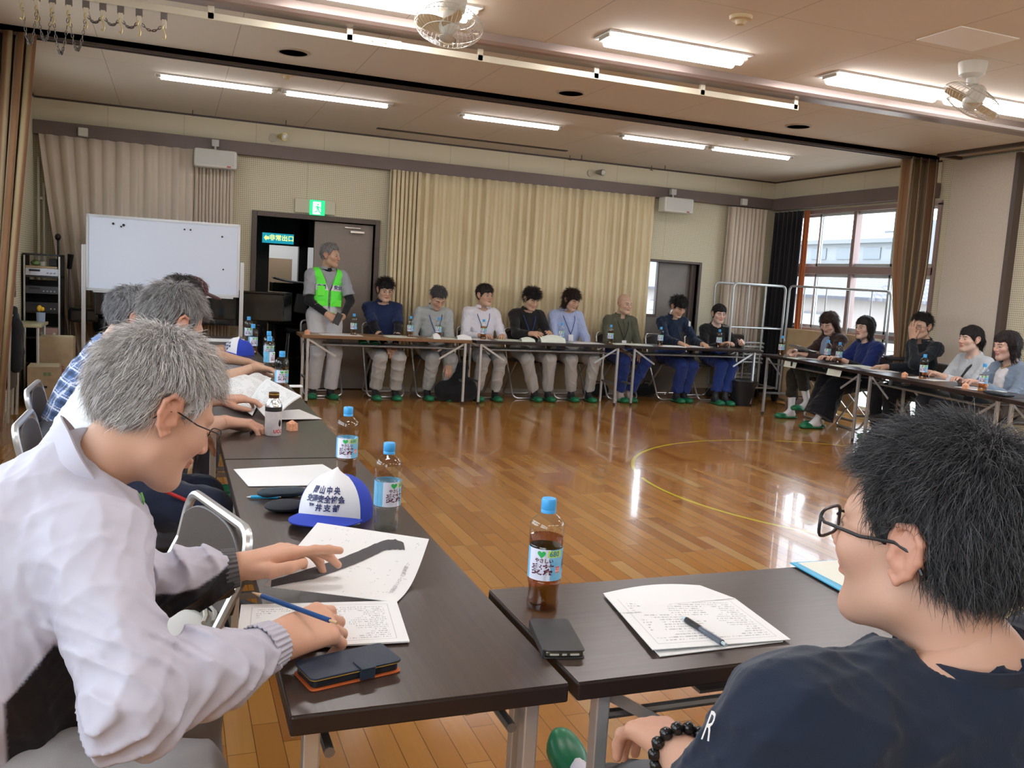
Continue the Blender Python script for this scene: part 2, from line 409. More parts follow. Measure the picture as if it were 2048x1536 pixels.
# window glass: lets daylight through, mirrors a little
def glass_mat(name, tint=(1, 1, 1), gl=.07, ior=1.35):
    m = bpy.data.materials.new(name); m.use_nodes = True; t = m.node_tree; t.nodes.clear()
    o = t.nodes.new('ShaderNodeOutputMaterial'); a = t.nodes.new('ShaderNodeBsdfTransparent'); g = t.nodes.new('ShaderNodeBsdfGlossy')
    a.inputs['Color'].default_value = (*tint, 1); g.inputs['Roughness'].default_value = .02
    x = t.nodes.new('ShaderNodeMixShader'); x.inputs[0].default_value = gl
    fr = t.nodes.new('ShaderNodeFresnel'); fr.inputs['IOR'].default_value = ior; ge = t.nodes.new('ShaderNodeNewGeometry'); mu = t.nodes.new('ShaderNodeMath'); mu.operation = 'MULTIPLY_ADD'; mu.inputs[1].default_value = -1; mu.inputs[2].default_value = 1; t.links.new(ge.outputs['Backfacing'], mu.inputs[0]); m2 = t.nodes.new('ShaderNodeMath'); m2.operation = 'MULTIPLY'; t.links.new(mu.outputs[0], m2.inputs[0]); t.links.new(fr.outputs[0], m2.inputs[1]); t.links.new(m2.outputs[0], x.inputs[0])
    t.links.new(a.outputs[0], x.inputs[1]); t.links.new(g.outputs[0], x.inputs[2]); t.links.new(x.outputs[0], o.inputs[0])
    MATS[name] = m; return m
WG = glass_mat('window_glass', (.93, .97, 1))
ALU = mat('window_frame_brown', (.30, .22, .21), .4, metal=.3); ALUW = mat('window_sash_pale', (.52, .56, .58), .4, metal=.4)
def window(num, x, side, y0, y1, z0, z1, rows, ncol):
    """rows: list of (z0,z1); sliding sashes with overlapping stiles"""
    s = -1 if side == 'R' else 1
    w = empty('window_%d' % num, (x, (y0 + y1) / 2, z0)); w['kind'] = 'structure'
    b = MB(); fx = x + (.03 if side == 'R' else -.03)
    for yy in (y0, y1): b.box((fx, yy, (z0 + z1) / 2), (.10, .05, z1 - z0))
    for zz in (z0, z1): b.box((fx, (y0 + y1) / 2, zz), (.10, y1 - y0 + .05, .05))
    for (a0, a1), (b0, b1) in zip(rows[:-1], rows[1:]): b.box2((fx - .05, y0, a1), (fx + .05, y1, b0))
    ym = (y0 + y1) / 2
    if ncol == 4: b.box((fx, ym, (z0 + z1) / 2), (.09, .055, z1 - z0))
    b.build('window_frame', ALU, w, world=True, bevel=.004)
    for (a0, a1) in rows:
        wd = (y1 - y0) / ncol
        for c in range(ncol):
            ya, yb_ = y0 + c * wd - .02, y0 + (c + 1) * wd + .02
            if a0 > 1.7: pass
            xo = fx + (.012 if c % 2 else -.012)
            f = MB()
            for yy in (ya + .018, yb_ - .018): f.box((xo, yy, (a0 + a1) / 2), (.022, .034, a1 - a0))
            for zz in (a0 + .02, a1 - .02): f.box((xo, (ya + yb_) / 2, zz), (.022, yb_ - ya, .038))
            so = f.build('window_sash', ALUW, w, world=True, bevel=.003)
            MB().box((xo, (ya + yb_) / 2, (a0 + a1) / 2), (.004, yb_ - ya - .05, a1 - a0 - .06)).build('glass', WG, so, world=True)
    return w
window(1, XR, 'R', 7.27, 9.76, .08, 2.45, [(.10, .95), (1.0, 1.68), (1.77, 2.43)], 4)
window(2, XR, 'R', 1.03, 5.17, .93, 2.42, [(.95, 1.68), (1.75, 2.4)], 4)
for i, (y0, y1) in enumerate(LW): window(3 + i, XL, 'L', y0 + .03, y1 - .03, .98, 2.42, [(1.0, 1.68), (1.75, 2.4)], 4 if y1 - y0 > 2 else 2)
sky_portal((XR + .2, 8.5, 1.25), (0, radians(90), 0), 2.4, 2.5)
sky_portal((XR + .2, 3.1, 1.7), (0, radians(90), 0), 1.5, 4.1)
for y0, y1 in LW: sky_portal((XL - .2, (y0 + y1) / 2, 1.7), (0, radians(-90), 0), 1.5, y1 - y0)

# ------------------------------------------------------------------ doors
d = empty('door_1', (1.49, YB, 0)); d['kind'] = 'structure'
b = MB(); fw = .055
b.box2((D1[0] - fw, YB - .03, 0), (D1[0], YB + T, D1[2] + fw)).box2((D1[1], YB - .03, 0), (D1[1] + fw, YB + T, D1[2] + fw)).box2((D1[0], YB - .03, D1[2]), (D1[1], YB + T, D1[2] + fw))
b.build('door_frame', BROWN, d, world=True, bevel=.004)
TAU = mat('door_taupe', (.27, .225, .195), .55, noise=.04, nscale=40)
dp = MB().box2((1.47, YB + .05, .01), (2.13, YB + .09, 1.89)).build('door_panel', TAU, d, world=True, bevel=.003)
CHR = mat('brushed_metal', (.62, .61, .58), .28, metal=1)
MB().box2((1.86, YB - .01, 1.79), (2.02, YB + .05, 1.815)).box2((1.80, YB + .02, 1.84), (1.98, YB + .04, 1.855)).build('door_closer', CHR, dp, world=True, bevel=.003)
d = empty('door_2', (6.0, YB, 0)); d['kind'] = 'structure'
b = MB().box2((D2[1], YB - .02, 0), (D2[1] + .035, YB + T, D2[2] + .03)).box2((D2[0], YB - .02, D2[2]), (D2[1], YB + T, D2[2] + .03)).box2((D2[0] - .035, YB - .02, 0), (D2[0], YB + T, D2[2] + .03))
b.build('door_frame', BROWN, d, world=True, bevel=.003)
b = MB().box2((5.94, YB + .11, .0), (6.40, YB + .15, D2[2])).box2((5.56, YB + .11, 0), (5.94, YB + .15, 1.02))
dp = b.build('door_panel', mat('door_grey_brown', (.20, .175, .155), .4, noise=.12, nscale=6), d, world=True)
MB().box2((6.40, YB + .06, 0), (6.47, YB + .15, D2[2])).build('door_edge', BROWN, d, world=True)
MB().box2((6.33, YB + .09, .92), (6.345, YB + .11, 1.06)).build('door_handle', BROWN, dp, world=True)
b = MB().box2((5.56, YB + .10, 1.0), (5.94, YB + .15, 1.04)).box2((5.915, YB + .10, 1.04), (5.94, YB + .15, D2[2]))
b.build('window_frame', BROWN, d, world=True)
MB().box2((5.56, YB + .125, 1.04), (5.915, YB + .13, D2[2])).build('glass', WG, d, world=True)
# hallway behind the open door
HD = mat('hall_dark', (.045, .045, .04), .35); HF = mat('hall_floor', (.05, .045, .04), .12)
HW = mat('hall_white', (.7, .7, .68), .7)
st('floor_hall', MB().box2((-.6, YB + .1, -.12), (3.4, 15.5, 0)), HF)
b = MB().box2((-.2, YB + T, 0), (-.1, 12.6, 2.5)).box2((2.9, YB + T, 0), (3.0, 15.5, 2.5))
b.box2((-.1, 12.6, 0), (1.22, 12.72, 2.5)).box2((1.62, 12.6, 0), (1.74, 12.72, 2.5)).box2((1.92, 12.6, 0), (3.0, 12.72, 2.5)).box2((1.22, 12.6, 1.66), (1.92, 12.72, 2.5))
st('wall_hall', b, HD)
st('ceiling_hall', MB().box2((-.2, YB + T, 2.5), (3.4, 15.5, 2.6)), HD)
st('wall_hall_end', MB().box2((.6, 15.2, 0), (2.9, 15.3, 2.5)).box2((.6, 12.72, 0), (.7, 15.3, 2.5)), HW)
l = bpy.data.lights.new('unseen_hall_lamp', 'AREA'); l.size = .8; l.energy = 22; l.color = (.95, .97, 1)  # unseen area light with no fixture, brightens the room beyond the hallway
o = bpy.data.objects.new('unseen_hall_lamp', l); COL.objects.link(o); o.location = (1.6, 14.0, 2.45)

# ------------------------------------------------------------------ outside, beyond the windows
st('ground_outside', MB().box2((XR + .2, -30, -.6), (120, 90, -.5)).box2((-60, -30, -.6), (XL - .2, 60, -.5)).box2((3.1, YB + .4, -.6), (XR + .2, 60, -.5)), mat('ground_pale', (.55, .54, .5), .9))
RT = NT('grey_roof_tiles', rough=.6); _s = RT.n('SeparateXYZ', ins={'Vector': RT.tc.outputs['Object']})
_w1 = RT.math('ABSOLUTE', RT.math('SINE', RT.math('MULTIPLY', _s.outputs[1], 12.0))); _w2 = RT.math('FRACT', RT.math('MULTIPLY', _s.outputs[0], 4.0))
RT.out('Base Color', RT.mix(RT.math('MULTIPLY', _w1, _w2), (.05, .05, .065), (.17, .17, .20)))
h = empty('house', (22, 24, -.5), label='pale two-window house with a grey tiled roof, outside the right window', cat='house')
b = MB().box2((17.5, 18.9, -.5), (24, 34, 1.45)); b.build('house_wall', mat('house_white', (.30, .27, .26), .9), h, world=True)
b = MB(); V = [(17.0, 18.4, 1.42), (17.0, 34.5, 1.42), (24.5, 34.5, 1.42), (24.5, 18.4, 1.42), (20.5, 20.6, 2.55), (20.5, 32, 2.55), (17.0, 18.4, 1.5), (17, 34.5, 1.5), (24.5, 34.5, 1.5), (24.5, 18.4, 1.5)]
b.add(V, [(6, 7, 5, 4), (6, 4, 9), (9, 4, 5, 8), (8, 5, 7), (0, 1, 7, 6), (1, 2, 8, 7), (2, 3, 9, 8), (3, 0, 6, 9), (3, 2, 1, 0)])
b.build('roof', RT.m, h, world=True)
for yy in (21.0, 25.4, 30.0):
    wf = MB().box2((17.42, yy - .45, .2), (17.5, yy + .45, 1.0)).build('window_frame', mat('house_window_grey', (.12, .12, .14), .4), h, world=True)
    MB().box2((17.40, yy - .38, .25), (17.43, yy + .38, .58)).box2((17.40, yy - .38, .63), (17.43, yy + .38, .95)).build('pane', mat('house_pane', (.3, .34, .36), .2), wf, world=True)
bb = empty('apartment_building', (48, 56, -.5), label='large washed-out white building far beyond the tiled roof', cat='building')
BW = mat('far_white', (.21, .22, .23), .9)
MB().box2((45, 44, -.5), (60, 62, 5.6)).build('building_wall', BW, bb, world=True)
MB().box2((44.6, 43.6, 5.5), (60.4, 62.4, 5.8)).box2((44.6, 43.6, 3.9), (45, 62, 4.1)).build('building_ledge', mat('far_grey', (.17, .18, .19), .9), bb, world=True)
for i in range(6): MB().box2((44.93, 45.2 + i * 2.7, 4.4), (45.0, 46.8 + i * 2.7, 5.2)).build('window_pane', mat('far_pane', (.13, .15, .17), .4), bb, world=True)
bb = empty('office_block', (40, 34, -.5), label='pale grey block outside, beside the striped curtain', cat='building')
MB().box2((38, 28, -.5), (46, 37.2, 6.0)).build('building_wall', mat('far_grey_b', (.18, .185, .20), .9), bb, world=True)
MB().box2((37.8, 28, .2), (38, 37.0, 1.6)).build('garage_opening', mat('far_dark', (.05, .06, .09), .8), bb, world=True)
p = empty('utility_pole', (30, 30.9, -.5), label='concrete utility pole with crossarms outside the window', cat='pole')
MB().cyl((30, 31.0, -.5), (30, 31.0, 5.2), .13, .10, 10).build('pole', mat('pole_grey', (.14, .15, .16), .8), p, world=True)
MB().box((30, 31.0, 4.6), (.1, 1.6, .1)).box((30, 31.0, 3.9), (.1, 1.3, .1)).box((29.9, 30.8, 3.3), (.3, .3, .5)).build('crossarm', mat('pole_grey'), p, world=True)
g = empty('railing', (9.3, 9, -.5), label='thin white balcony railing just outside the right window', cat='railing')
b = MB()
for z in (.72, .45): b.cyl((9.2, 6.5, z), (9.2, 13.5, z), .018, n=8)
b.build('handrail', mat('rail_white', (.3, .3, .3), .5), g, world=True)
for yy in np.arange(6.6, 13.5, 1.1): MB().cyl((9.2, yy, -.5), (9.2, yy, .72), .015, n=6).build('post', mat('rail_white'), g, world=True)
hs = empty("neighbour_house", (17, 31, -.5), label='white house seen through the pane beside the grey door', cat='house')
MB().box2((21, 36, -.5), (25, 40, 1.9)).build('house_wall', BW, hs, world=True)
MB().add([(20.6, 35.8, 1.9), (25.4, 35.8, 1.9), (25.4, 40.2, 1.9), (20.6, 40.2, 1.9), (23, 35.8, 3.6), (23, 40.2, 3.6)], [(0, 1, 4), (3, 5, 2), (0, 4, 5, 3), (1, 2, 5, 4), (0, 3, 2, 1)]).build("roof", mat("far_grey"), hs, world=True)

# ------------------------------------------------------------------ curtains
def curtain_mat(name, c1, c2, stripes=None):
    k = NT(name, rough=.85, spec=.15); k.b.inputs['Sheen Weight'].default_value = .2
    n = k.n('TexNoise', ins={'Scale': 3.0, 'Detail': 3.0, 'Vector': k.tc.outputs['Object']})
    c = k.mix(n.outputs['Fac'], c1, c2)
    if stripes:
        at = k.n('Attribute', attribute_name='Col'); c = k.mix(.95, c, at.outputs['Color'])
    k.out('Base Color', c)
    wv = k.n('TexNoise', ins={'Scale': 900.0, 'Vector': k.tc.outputs['Object']}); k.bump(wv.outputs['Fac'], .1, .001)
    return k.m
def curtain(name, y, path, n_u, ztop, zbot, folds, m, label, gather=None, colfn=None, axis='x', thick=.004, seed=1, nz=10):
    """path(u, v) -> centreline position along the wall (v = 0 top .. 1 hem); folds(u) -> phase; amp from gather(u)"""
    V = []; F = []; C = []; rnd = random.Random(seed); ph = [rnd.uniform(0, 6) for _ in range(6)]
    for j in range(nz + 1):
        v = j / nz; z = ztop + (zbot - ztop) * v
        for i in range(n_u + 1):
            u = i / n_u; p = path(u, v); f = folds(u); a = gather(u, v)
            s = sin(f); off = a * (s * .8 + .35 * sin(2 * f + ph[0]) * v + .25 * sin(f * .5 + ph[1] + v * 1.2))
            lat = .25 * a * sin(2 * f + ph[2])
            xx = p + lat
            V.append((xx, y + off, z) if axis == 'x' else (y + off, xx, z))
            C.append(colfn(u, v) if colfn else (1, 1, 1))
    w = n_u + 1; F = [(j * w + i, j * w + i + 1, (j + 1) * w + i + 1, (j + 1) * w + i) for j in range(nz) for i in range(n_u)]
    o = mesh_obj(name, V, F, m, smooth=True, col=np.array(C))
    s = o.modifiers.new('thickness', 'SOLIDIFY'); s.thickness = thick
    return tag(o, label, 'curtain')
CB1 = curtain_mat('curtain_pinkbeige', (.60, .51, .42), (.68, .59, .49)); CB2 = curtain_mat('curtain_gold', (.63, .53, .33), (.70, .60, .40))
def ph1(u): return (u / .62 * 11 * 2 * pi) if u < .62 else (11 * 2 * pi + (u - .62) / .38 * 11 * 2 * pi)
def pa1(u, v):
    x = -1.27 + (u / .62) * 1.46 if u < .62 else .19 + (u - .62) / .38 * .38
    return x + max(0, 1 - u * 3.5) * (.02 + .34 * v ** 1.1)
curtain('window_curtain', YB - .11, pa1, 300, 2.52, .06, ph1, CB1, 'pinkish beige pleated curtain behind the whiteboard', lambda u, v: (.036 if u < .62 else .045) * (.7 + .3 * v))
def pa2(u, v): return 2.27 + (u / .2) * .34 if u < .2 else 2.61 + (u - .2) / .8 * 3.05
def ph2(u): return (u / .2) * 7 * 2 * pi if u < .2 else 7 * 2 * pi + (u - .2) / .8 * 29 * 2 * pi
curtain('window_curtain', YB - .125, pa2, 560, 2.52, .42, ph2, CB2, 'wide tan pleated curtain behind the row of seated men', lambda u, v: (.05 if u < .2 else .034) * (.75 + .25 * v) * (1 + .3 * sin(u * 37)), seed=4, nz=12)
curtain('window_curtain', YB - .12, lambda u, v: 6.80 + u * .55 + .03 * v * (u - .5), 160, 2.5, .06, lambda u: u * 9 * 2 * pi, CB1, 'short bunched beige curtain between the small doorway and the dark curtain', lambda u, v: .05, seed=7)
curtain('blackout_curtain', XR - .09, lambda u, v: 9.38 + u * .55, 90, 2.47, .06, lambda u: u * 6 * 2 * pi, curtain_mat('curtain_black', (.012, .011, .014), (.02, .018, .02)), 'black curtain drawn into the corner beside the right window', lambda u, v: .035, axis='y', seed=3)
curtain('blackout_curtain', XR - .085, lambda u, v: 9.255 + u * .09 - .02 * v, 30, 2.47, .75, lambda u: u * 2 * 2 * pi, curtain_mat('curtain_rust', (.38, .10, .03), (.45, .14, .05)), 'narrow rust-red curtain edge between black curtain and window', lambda u, v: .02, axis='y', seed=3)
# striped stage curtains gathered at both ends of the ceiling track
STR = [(.16, .11, .055), (.30, .22, .12), (.20, .10, .05), (.34, .27, .17), (.12, .09, .06), (.27, .15, .08), (.22, .18, .11)]
def strc(u, v): return STR[int(u * 46) % 7]
SM = curtain_mat('curtain_striped', (.3, .2, .1), (.3, .2, .1), stripes=True)
def tie(v, at): return 1 - .55 * math.exp(-((v - at) / .22) ** 2)
curtain('stage_curtain', 7.17, lambda u, v: 7.14 + (u - .5) * .42 * tie(v, .74) + .03 * v, 200, 2.85, .06, lambda u: u * 8 * 2 * pi, SM, 'brown striped stage curtain tied back beside the right window', lambda u, v: .07 * tie(v, .74), colfn=strc, nz=26, seed=9)
curtain('stage_curtain', 7.17, lambda u, v: -1.20 + (u - .5) * (.52 * (1 - .5 * v)) - .11 * v + .03, 160, 2.85, .06, lambda u: u * 7 * 2 * pi, SM, 'brown striped stage curtain hanging at the left edge', lambda u, v: .07, colfn=strc, nz=26, seed=12)
o = MB().tube([(7.16 + .16 * cos(a), 7.17 + .11 * sin(a), .80 + .01 * cos(a)) for a in np.linspace(0, 2 * pi, 20)[:-1]], .022, 8, closed=True).build('curtain_tieback', mat('tie_black', (.02, .018, .018), .8), smooth=True, label='dark band tied round the striped stage curtain', cat='tieback')

# ------------------------------------------------------------------ ceiling lamps
LAMP = mat('fluorescent_tube', (1, 1, 1), .4, emit=(1.0, .97, .98), estr=TUBE_STRENGTH)
LENC = mat('lamp_reflector', (.85, .86, .85), .35); LEND = mat('lamp_end', (.45, .42, .36), .4)
def tube_lamp(x0, x1, y, wd, label, group, double):
    e = empty('ceiling_light', ((x0 + x1) / 2, y, H), label=label, cat='ceiling light', group=group)
    b = MB(); z = H - .004
    b.box2((x0, y - wd / 2 - .012, H - .012), (x1, y - wd / 2, H)).box2((x0, y + wd / 2, H - .012), (x1, y + wd / 2 + .012, H))
    b.box2((x0, y - wd / 2, H - .012), (x0 + .012, y + wd / 2, H)).box2((x1 - .012, y - wd / 2, H - .012), (x1, y + wd / 2, H)).box2((x0, y - wd / 2, H - .003), (x1, y + wd / 2, H))
    b.build('reflector', LENC, e, world=True)
    for yy in ((y - wd * .24, y + wd * .24) if double else (y,)):
        r = .016 if double else .02
        MB().cyl((x0 + .05, yy, H - .022), (x1 - .05, yy, H - .022), r if not double else wd * .2, n=14).build('tube', LAMP, e, world=True, smooth=True)
    MB().box2((x0 + .012, y - wd * .35, H - .03), (x0 + .05, y + wd * .35, H - .004)).build('lamp_holder', LEND, e, world=True); MB().box2((x1 - .05, y - wd * .35, H - .03), (x1 - .012, y + wd * .35, H - .004)).build('lamp_holder', LEND, e, world=True)
for x0, x1, s in ((-.17, .82, 'leftmost of the far row'), (.85, 1.84, 'second in the far row, end to end with the leftmost'), (2.48, 3.54, 'alone in the middle of the far row'), (4.17, 5.21, 'fourth in the far row'), (5.23, 6.29, 'at the right end of the far row')):
    tube_lamp(x0, x1, 8.16, .085, 'single-tube ceiling light, ' + s, 'single-tube lights over the back tables', False)
for x0, x1, s in ((.55, 1.62, 'partly behind the fan at the top edge'), (2.43, 3.46, 'middle of the near row'), (4.15, 5.20, 'just left of the right-hand fan'), (5.23, 6.28, 'running out past the right-hand fan')):
    tube_lamp(x0, x1, 5.08, .20, 'wide bright ceiling light, ' + s, 'wide lights in front of the bulkhead', True)
for x0 in (-.2, 1.7, 3.6, 5.2): tube_lamp(x0, x0 + 1.05, 1.9, .2, 'wide ceiling light over the near tables', 'wide lights over the near tables', True)
for x0 in (-.2, 1.7, 3.6, 5.2): tube_lamp(x0, x0 + 1.05, -1.2, .2, 'wide ceiling light behind the near tables', 'wide lights behind the near tables', True)
SPK = mat('grille_brown', (.10, .055, .035), .7)
for x, s in ((.78, 'above the left ceiling lamps'), (2.97, 'over the middle of the room'), (5.22, 'over the right side of the room')):
    e = empty('ceiling_speaker', (x, 6.72, H), label='round brown ceiling speaker ' + s, cat='speaker')
    MB().lathe([(0, -.006), (.10, -.006)], 28, (x, 6.72, H)).build('grille', SPK, e, world=True)
    MB().lathe([(.098, 0), (.10, -.010), (.115, -.008), (.118, 0)], 28, (x, 6.72, H)).build('rim', mat('rim_tan', (.45, .38, .3), .5), e, world=True)
for x, y, s in ((2.93, 4.36, 'above the middle lamp, nearest'), (.82, 7.47, 'between the two left lamps'), (5.19, 7.46, 'above the two right lamps')):
    MB().lathe([(0, -.045), (.022, -.045), (.028, -.02), (.06, -.018), (.065, 0)], 24, (x, y, H)).build('smoke_detector', mat('detector_cream', (.62, .5, .3), .5), smooth=True, label='small round cream smoke detector ' + s, cat='smoke detector')
for i, (x, y) in enumerate(((.16, 9.82), (1.08, 9.76), (4.40, 9.86), (4.50, 9.74), (5.55, 9.92), (5.65, 9.76))):
    MB().cyl((x, y, H), (x, y, H - .05), .005, n=6).cyl((x - .02, y, H - .05), (x + .02, y, H - .055), .005, n=6).build('ceiling_hook', TRIMM, label='small dark hook in the ceiling above the back wall', cat='hook', group='small dark ceiling hooks by the back wall')
MB().box2((4.02, 3.86, H - .006), (4.46, 4.18, H)).build('ceiling_hatch', mat('hatch_white', (.8, .77, .72), .5, metal=0), bevel=.002, label='pale square access hatch in the ceiling near the right fan', cat='hatch')
# ================================================================== FURNITURE AND THINGS
def wood_top(name, c1, c2, rough=.28):
    k = NT(name, rough=rough, spec=.45)
    mp = k.n('Mapping', ins={'Vector': k.tc.outputs['Object'], 'Scale': (2.0, 45.0, 8.0)})
    n = k.n('TexNoise', ins={'Scale': 2.0, 'Detail': 8.0, 'Roughness': .65, 'Vector': mp.outputs[0]})
    k.out('Base Color', k.ramp(n.outputs['Fac'], [(.3, c1), (.7, c2)]))
    f = k.n('TexNoise', ins={'Scale': 500.0, 'Vector': k.tc.outputs['Object']}); k.bump(f.outputs['Fac'], .12, .0006)
    return k.m
DT = wood_top('walnut_laminate', (.030, .018, .014), (.058, .038, .030))
OT = wood_top('oak_laminate', (.24, .13, .06), (.36, .21, .10), .35)
EDGE = mat('table_edge', (.022, .013, .011), .35); EDGEO = mat('table_edge_oak', (.20, .10, .045), .4)
CHROME = mat('chrome_tube', (.62, .63, .64), .3, metal=.75); GREYT = mat('grey_tube', (.25, .24, .235), .38, metal=.7)
SHELF = mat('shelf_wire', (.33, .32, .31), .35, metal=.8); BLK = mat('black_plastic', (.012, .012, .012), .4)
RUB = mat('white_foot', (.7, .7, .68), .6)
def folding_table(x, y, ang, label, group, top=DT, edge=EDGE, L=1.795, W=.445, clips=False):
    """origin: a corner; the top runs L along the local x axis and W along local y"""
    e = empty('folding_table', (x, y, 0), ang, label, 'table', group)
    tp = MB().box2((0, 0, .668), (L, W, .70)).build('tabletop', edge, e, bevel=.004)
    MB().box2((.002, .002, .6995), (L - .002, W - .002, .7012)).build('laminate', top, tp)
    for sx, x0 in ((1, .065), (-1, L - .065)):
        for yy in (.04, W - .04):
            MB().box2((x0 - .013, yy - .013, .03), (x0 + .013, yy + .013, .668)).build('leg', CHROME, e, bevel=.003)
            MB().cyl((x0, yy, 0), (x0, yy, .03), .014, n=10).build('foot_cap', RUB if yy > .2 else BLK, e)
        MB().box2((x0 - .010, .05, .24), (x0 + .010, W - .05, .262)).build('crossbar', GREYT, e, bevel=.002)
        for yy in (.052, W - .052):
            MB().box((x0 + sx * .14, yy, .575), (.34, .006, .02), R=ry(sx * radians(31))).build('brace', CHROME, e)
        if clips: MB().box2((x0 + sx * .014, .015, .42), (x0 + sx * .035, .05, .50)).build('clip', BLK, e, bevel=.006)
    for yy in (.07, W - .07): MB().cyl((.065, yy, .60), (L - .065, yy, .60), .009, n=8).build('stretcher', GREYT, e, smooth=True)
    MB().cyl((.35, W / 2, .60), (L - .35, W / 2, .60), .006, n=8).box2((.30, .09, .604), (L - .30, W - .09, .61)).build('shelf', SHELF, e)
    return e
gl = 'folding tables in the left row'
# left row: the long side runs away from the camera (local x -> +Y, local y -> -X)
for i, s in enumerate(('nearest in the left row, with phone case and open booklet', 'second in the left row, under the coffee bottle', 'third in the left row, under spread papers', 'farthest in the left row, in front of the piano')):
    folding_table(.613, 1.237 + i * 1.805, pi / 2, 'dark brown folding table, ' + s, gl, clips=(i == 0))
folding_table(.628, 1.236, 0, 'dark brown folding table holding the loose papers and black pen, front row', 'folding tables in the front row', clips=True)
folding_table(2.43, 1.236, 0, 'dark brown folding table at the right end of the front row', 'folding tables in the front row')
gb = 'folding tables in the back row'
folding_table(1.208, 8.968, 0, 'light oak folding table in front of the man in the green vest', gb, OT, EDGEO)
folding_table(3.052, 8.968, 0, 'dark folding table in the middle of the back row', gb)
folding_table(4.933, 8.968, 0, 'dark folding table at the right end of the back row', gb)
gr_ = 'folding tables in the right row'
RA = atan2(-1.80, -.26)
def right_table(px_, py_, ang, label):
    # corner at the far left end, running towards the camera, depth to the right
    return folding_table(px_, py_, ang, label, gr_)
right_table(6.36, 8.46, radians(-96), 'dark folding table in front of the woman in the brown cardigan')
right_table(6.16, 6.62, radians(-100), 'dark folding table in front of the man covering his face')
right_table(5.84, 4.83, radians(-102), 'dark folding table at the right edge of the picture, nearest of its row')

SEATM = mat('chair_vinyl', (.075, .06, .055), .45, bump=.2, bscale=300)
def folding_chair(x, y, ang, label, group, frame=CHROME):
    e = empty('folding_chair', (x, y, 0), ang, label, 'chair', group)
    f = bend_arc([(-.20, -.22, .68), (-.20, -.10, .45), (-.205, .20, .012), (.205, .20, .012), (.20, -.10, .45), (.20, -.22, .68)], .07)
    top = bend_arc([(-.20, -.22, .68), (-.20, -.245, .792), (.20, -.245, .792), (.20, -.22, .68)], .13, 10)
    MB().tube(f, .011, 8).tube(top, .011, 8).build('frame', frame, e, smooth=True)
    r = bend_arc([(-.175, .17, .43), (-.175, -.24, .012), (.175, -.24, .012), (.175, .17, .43)], .06)
    MB().tube(r, .011, 8).build('rear_leg', frame, e, smooth=True)
    sp = [(.185 * (abs(cos(a)) ** .45) * (1 if cos(a) > 0 else -1), .01 + .18 * (abs(sin(a)) ** .45) * (1 if sin(a) > 0 else -1)) for a in np.linspace(0, 2 * pi, 33)[:-1]]
    MB().prism(sp, .425, .455).build('seat', SEATM, e, bevel=.010, seg=3)
    def bk(u, v): a = (u - .5) * 1.5; k = (abs(2 * u - 1)) ** 3; return (.262 * sin(a) * 1.0, -.222 - .05 * cos(a) + .03 - (.03 * (v - .5)), .596 + .186 * v * (1 - .34 * k) + .016 * k)
    MB().sheet(lambda u, v: tuple(A3(1.06, 1, 1) * bk(u, v)), 16, 6, .022).build('backrest', SEATM, e, smooth=True, bevel=.004)
    return e

# ---- bottles of barley tea
BOT = glass_mat('clear_bottle', (.93, .95, .95), .08, 1.75); TEA = glass_mat('barley_tea', (.74, .46, .17), .05)
CAPB = mat('cap_blue', (.06, .38, .80), .35); WAT = glass_mat('water_pale', (.93, .97, .98), .05)
LBL = NT('label_blue', rough=.35); _s = LBL.n('SeparateXYZ', ins={'Vector': LBL.tc.outputs['Object']})
_ang = LBL.math('ARCTAN2', _s.outputs[0], LBL.math('MULTIPLY', _s.outputs[1], -1.0))
_nz = LBL.n('TexNoise', ins={'Scale': 30.0, 'Detail': 3.0, 'Vector': LBL.tc.outputs['Object']})
_edge = LBL.math('ADD', _ang, LBL.math('MULTIPLY', _nz.outputs['Fac'], .5))
_white = LBL.math('MULTIPLY', LBL.math('LESS_THAN', _edge, .52), LBL.math('GREATER_THAN', _ang, -1.1))
_c = LBL.mix(LBL.math('MULTIPLY', _nz.outputs['Fac'], .8), (.10, .42, .72), (.32, .66, .86))
LBL.out('Base Color', LBL.mix(_white, _c, (.78, .80, .93)))
TXD = mat('ink_maroon', (.10, .015, .04), .5); TXN = mat('ink_navy', (.02, .03, .12), .5); GRN = mat('heart_green', (.03, .45, .10), .5)
LIME = mat('lime_patch', (.55, .75, .12), .5); REDP = mat('red_patch', (.85, .14, .10), .5); GREYI = mat('ink_teal', (.05, .25, .30), .5); WHI = mat('ink_white', (.9, .9, .9), .5)
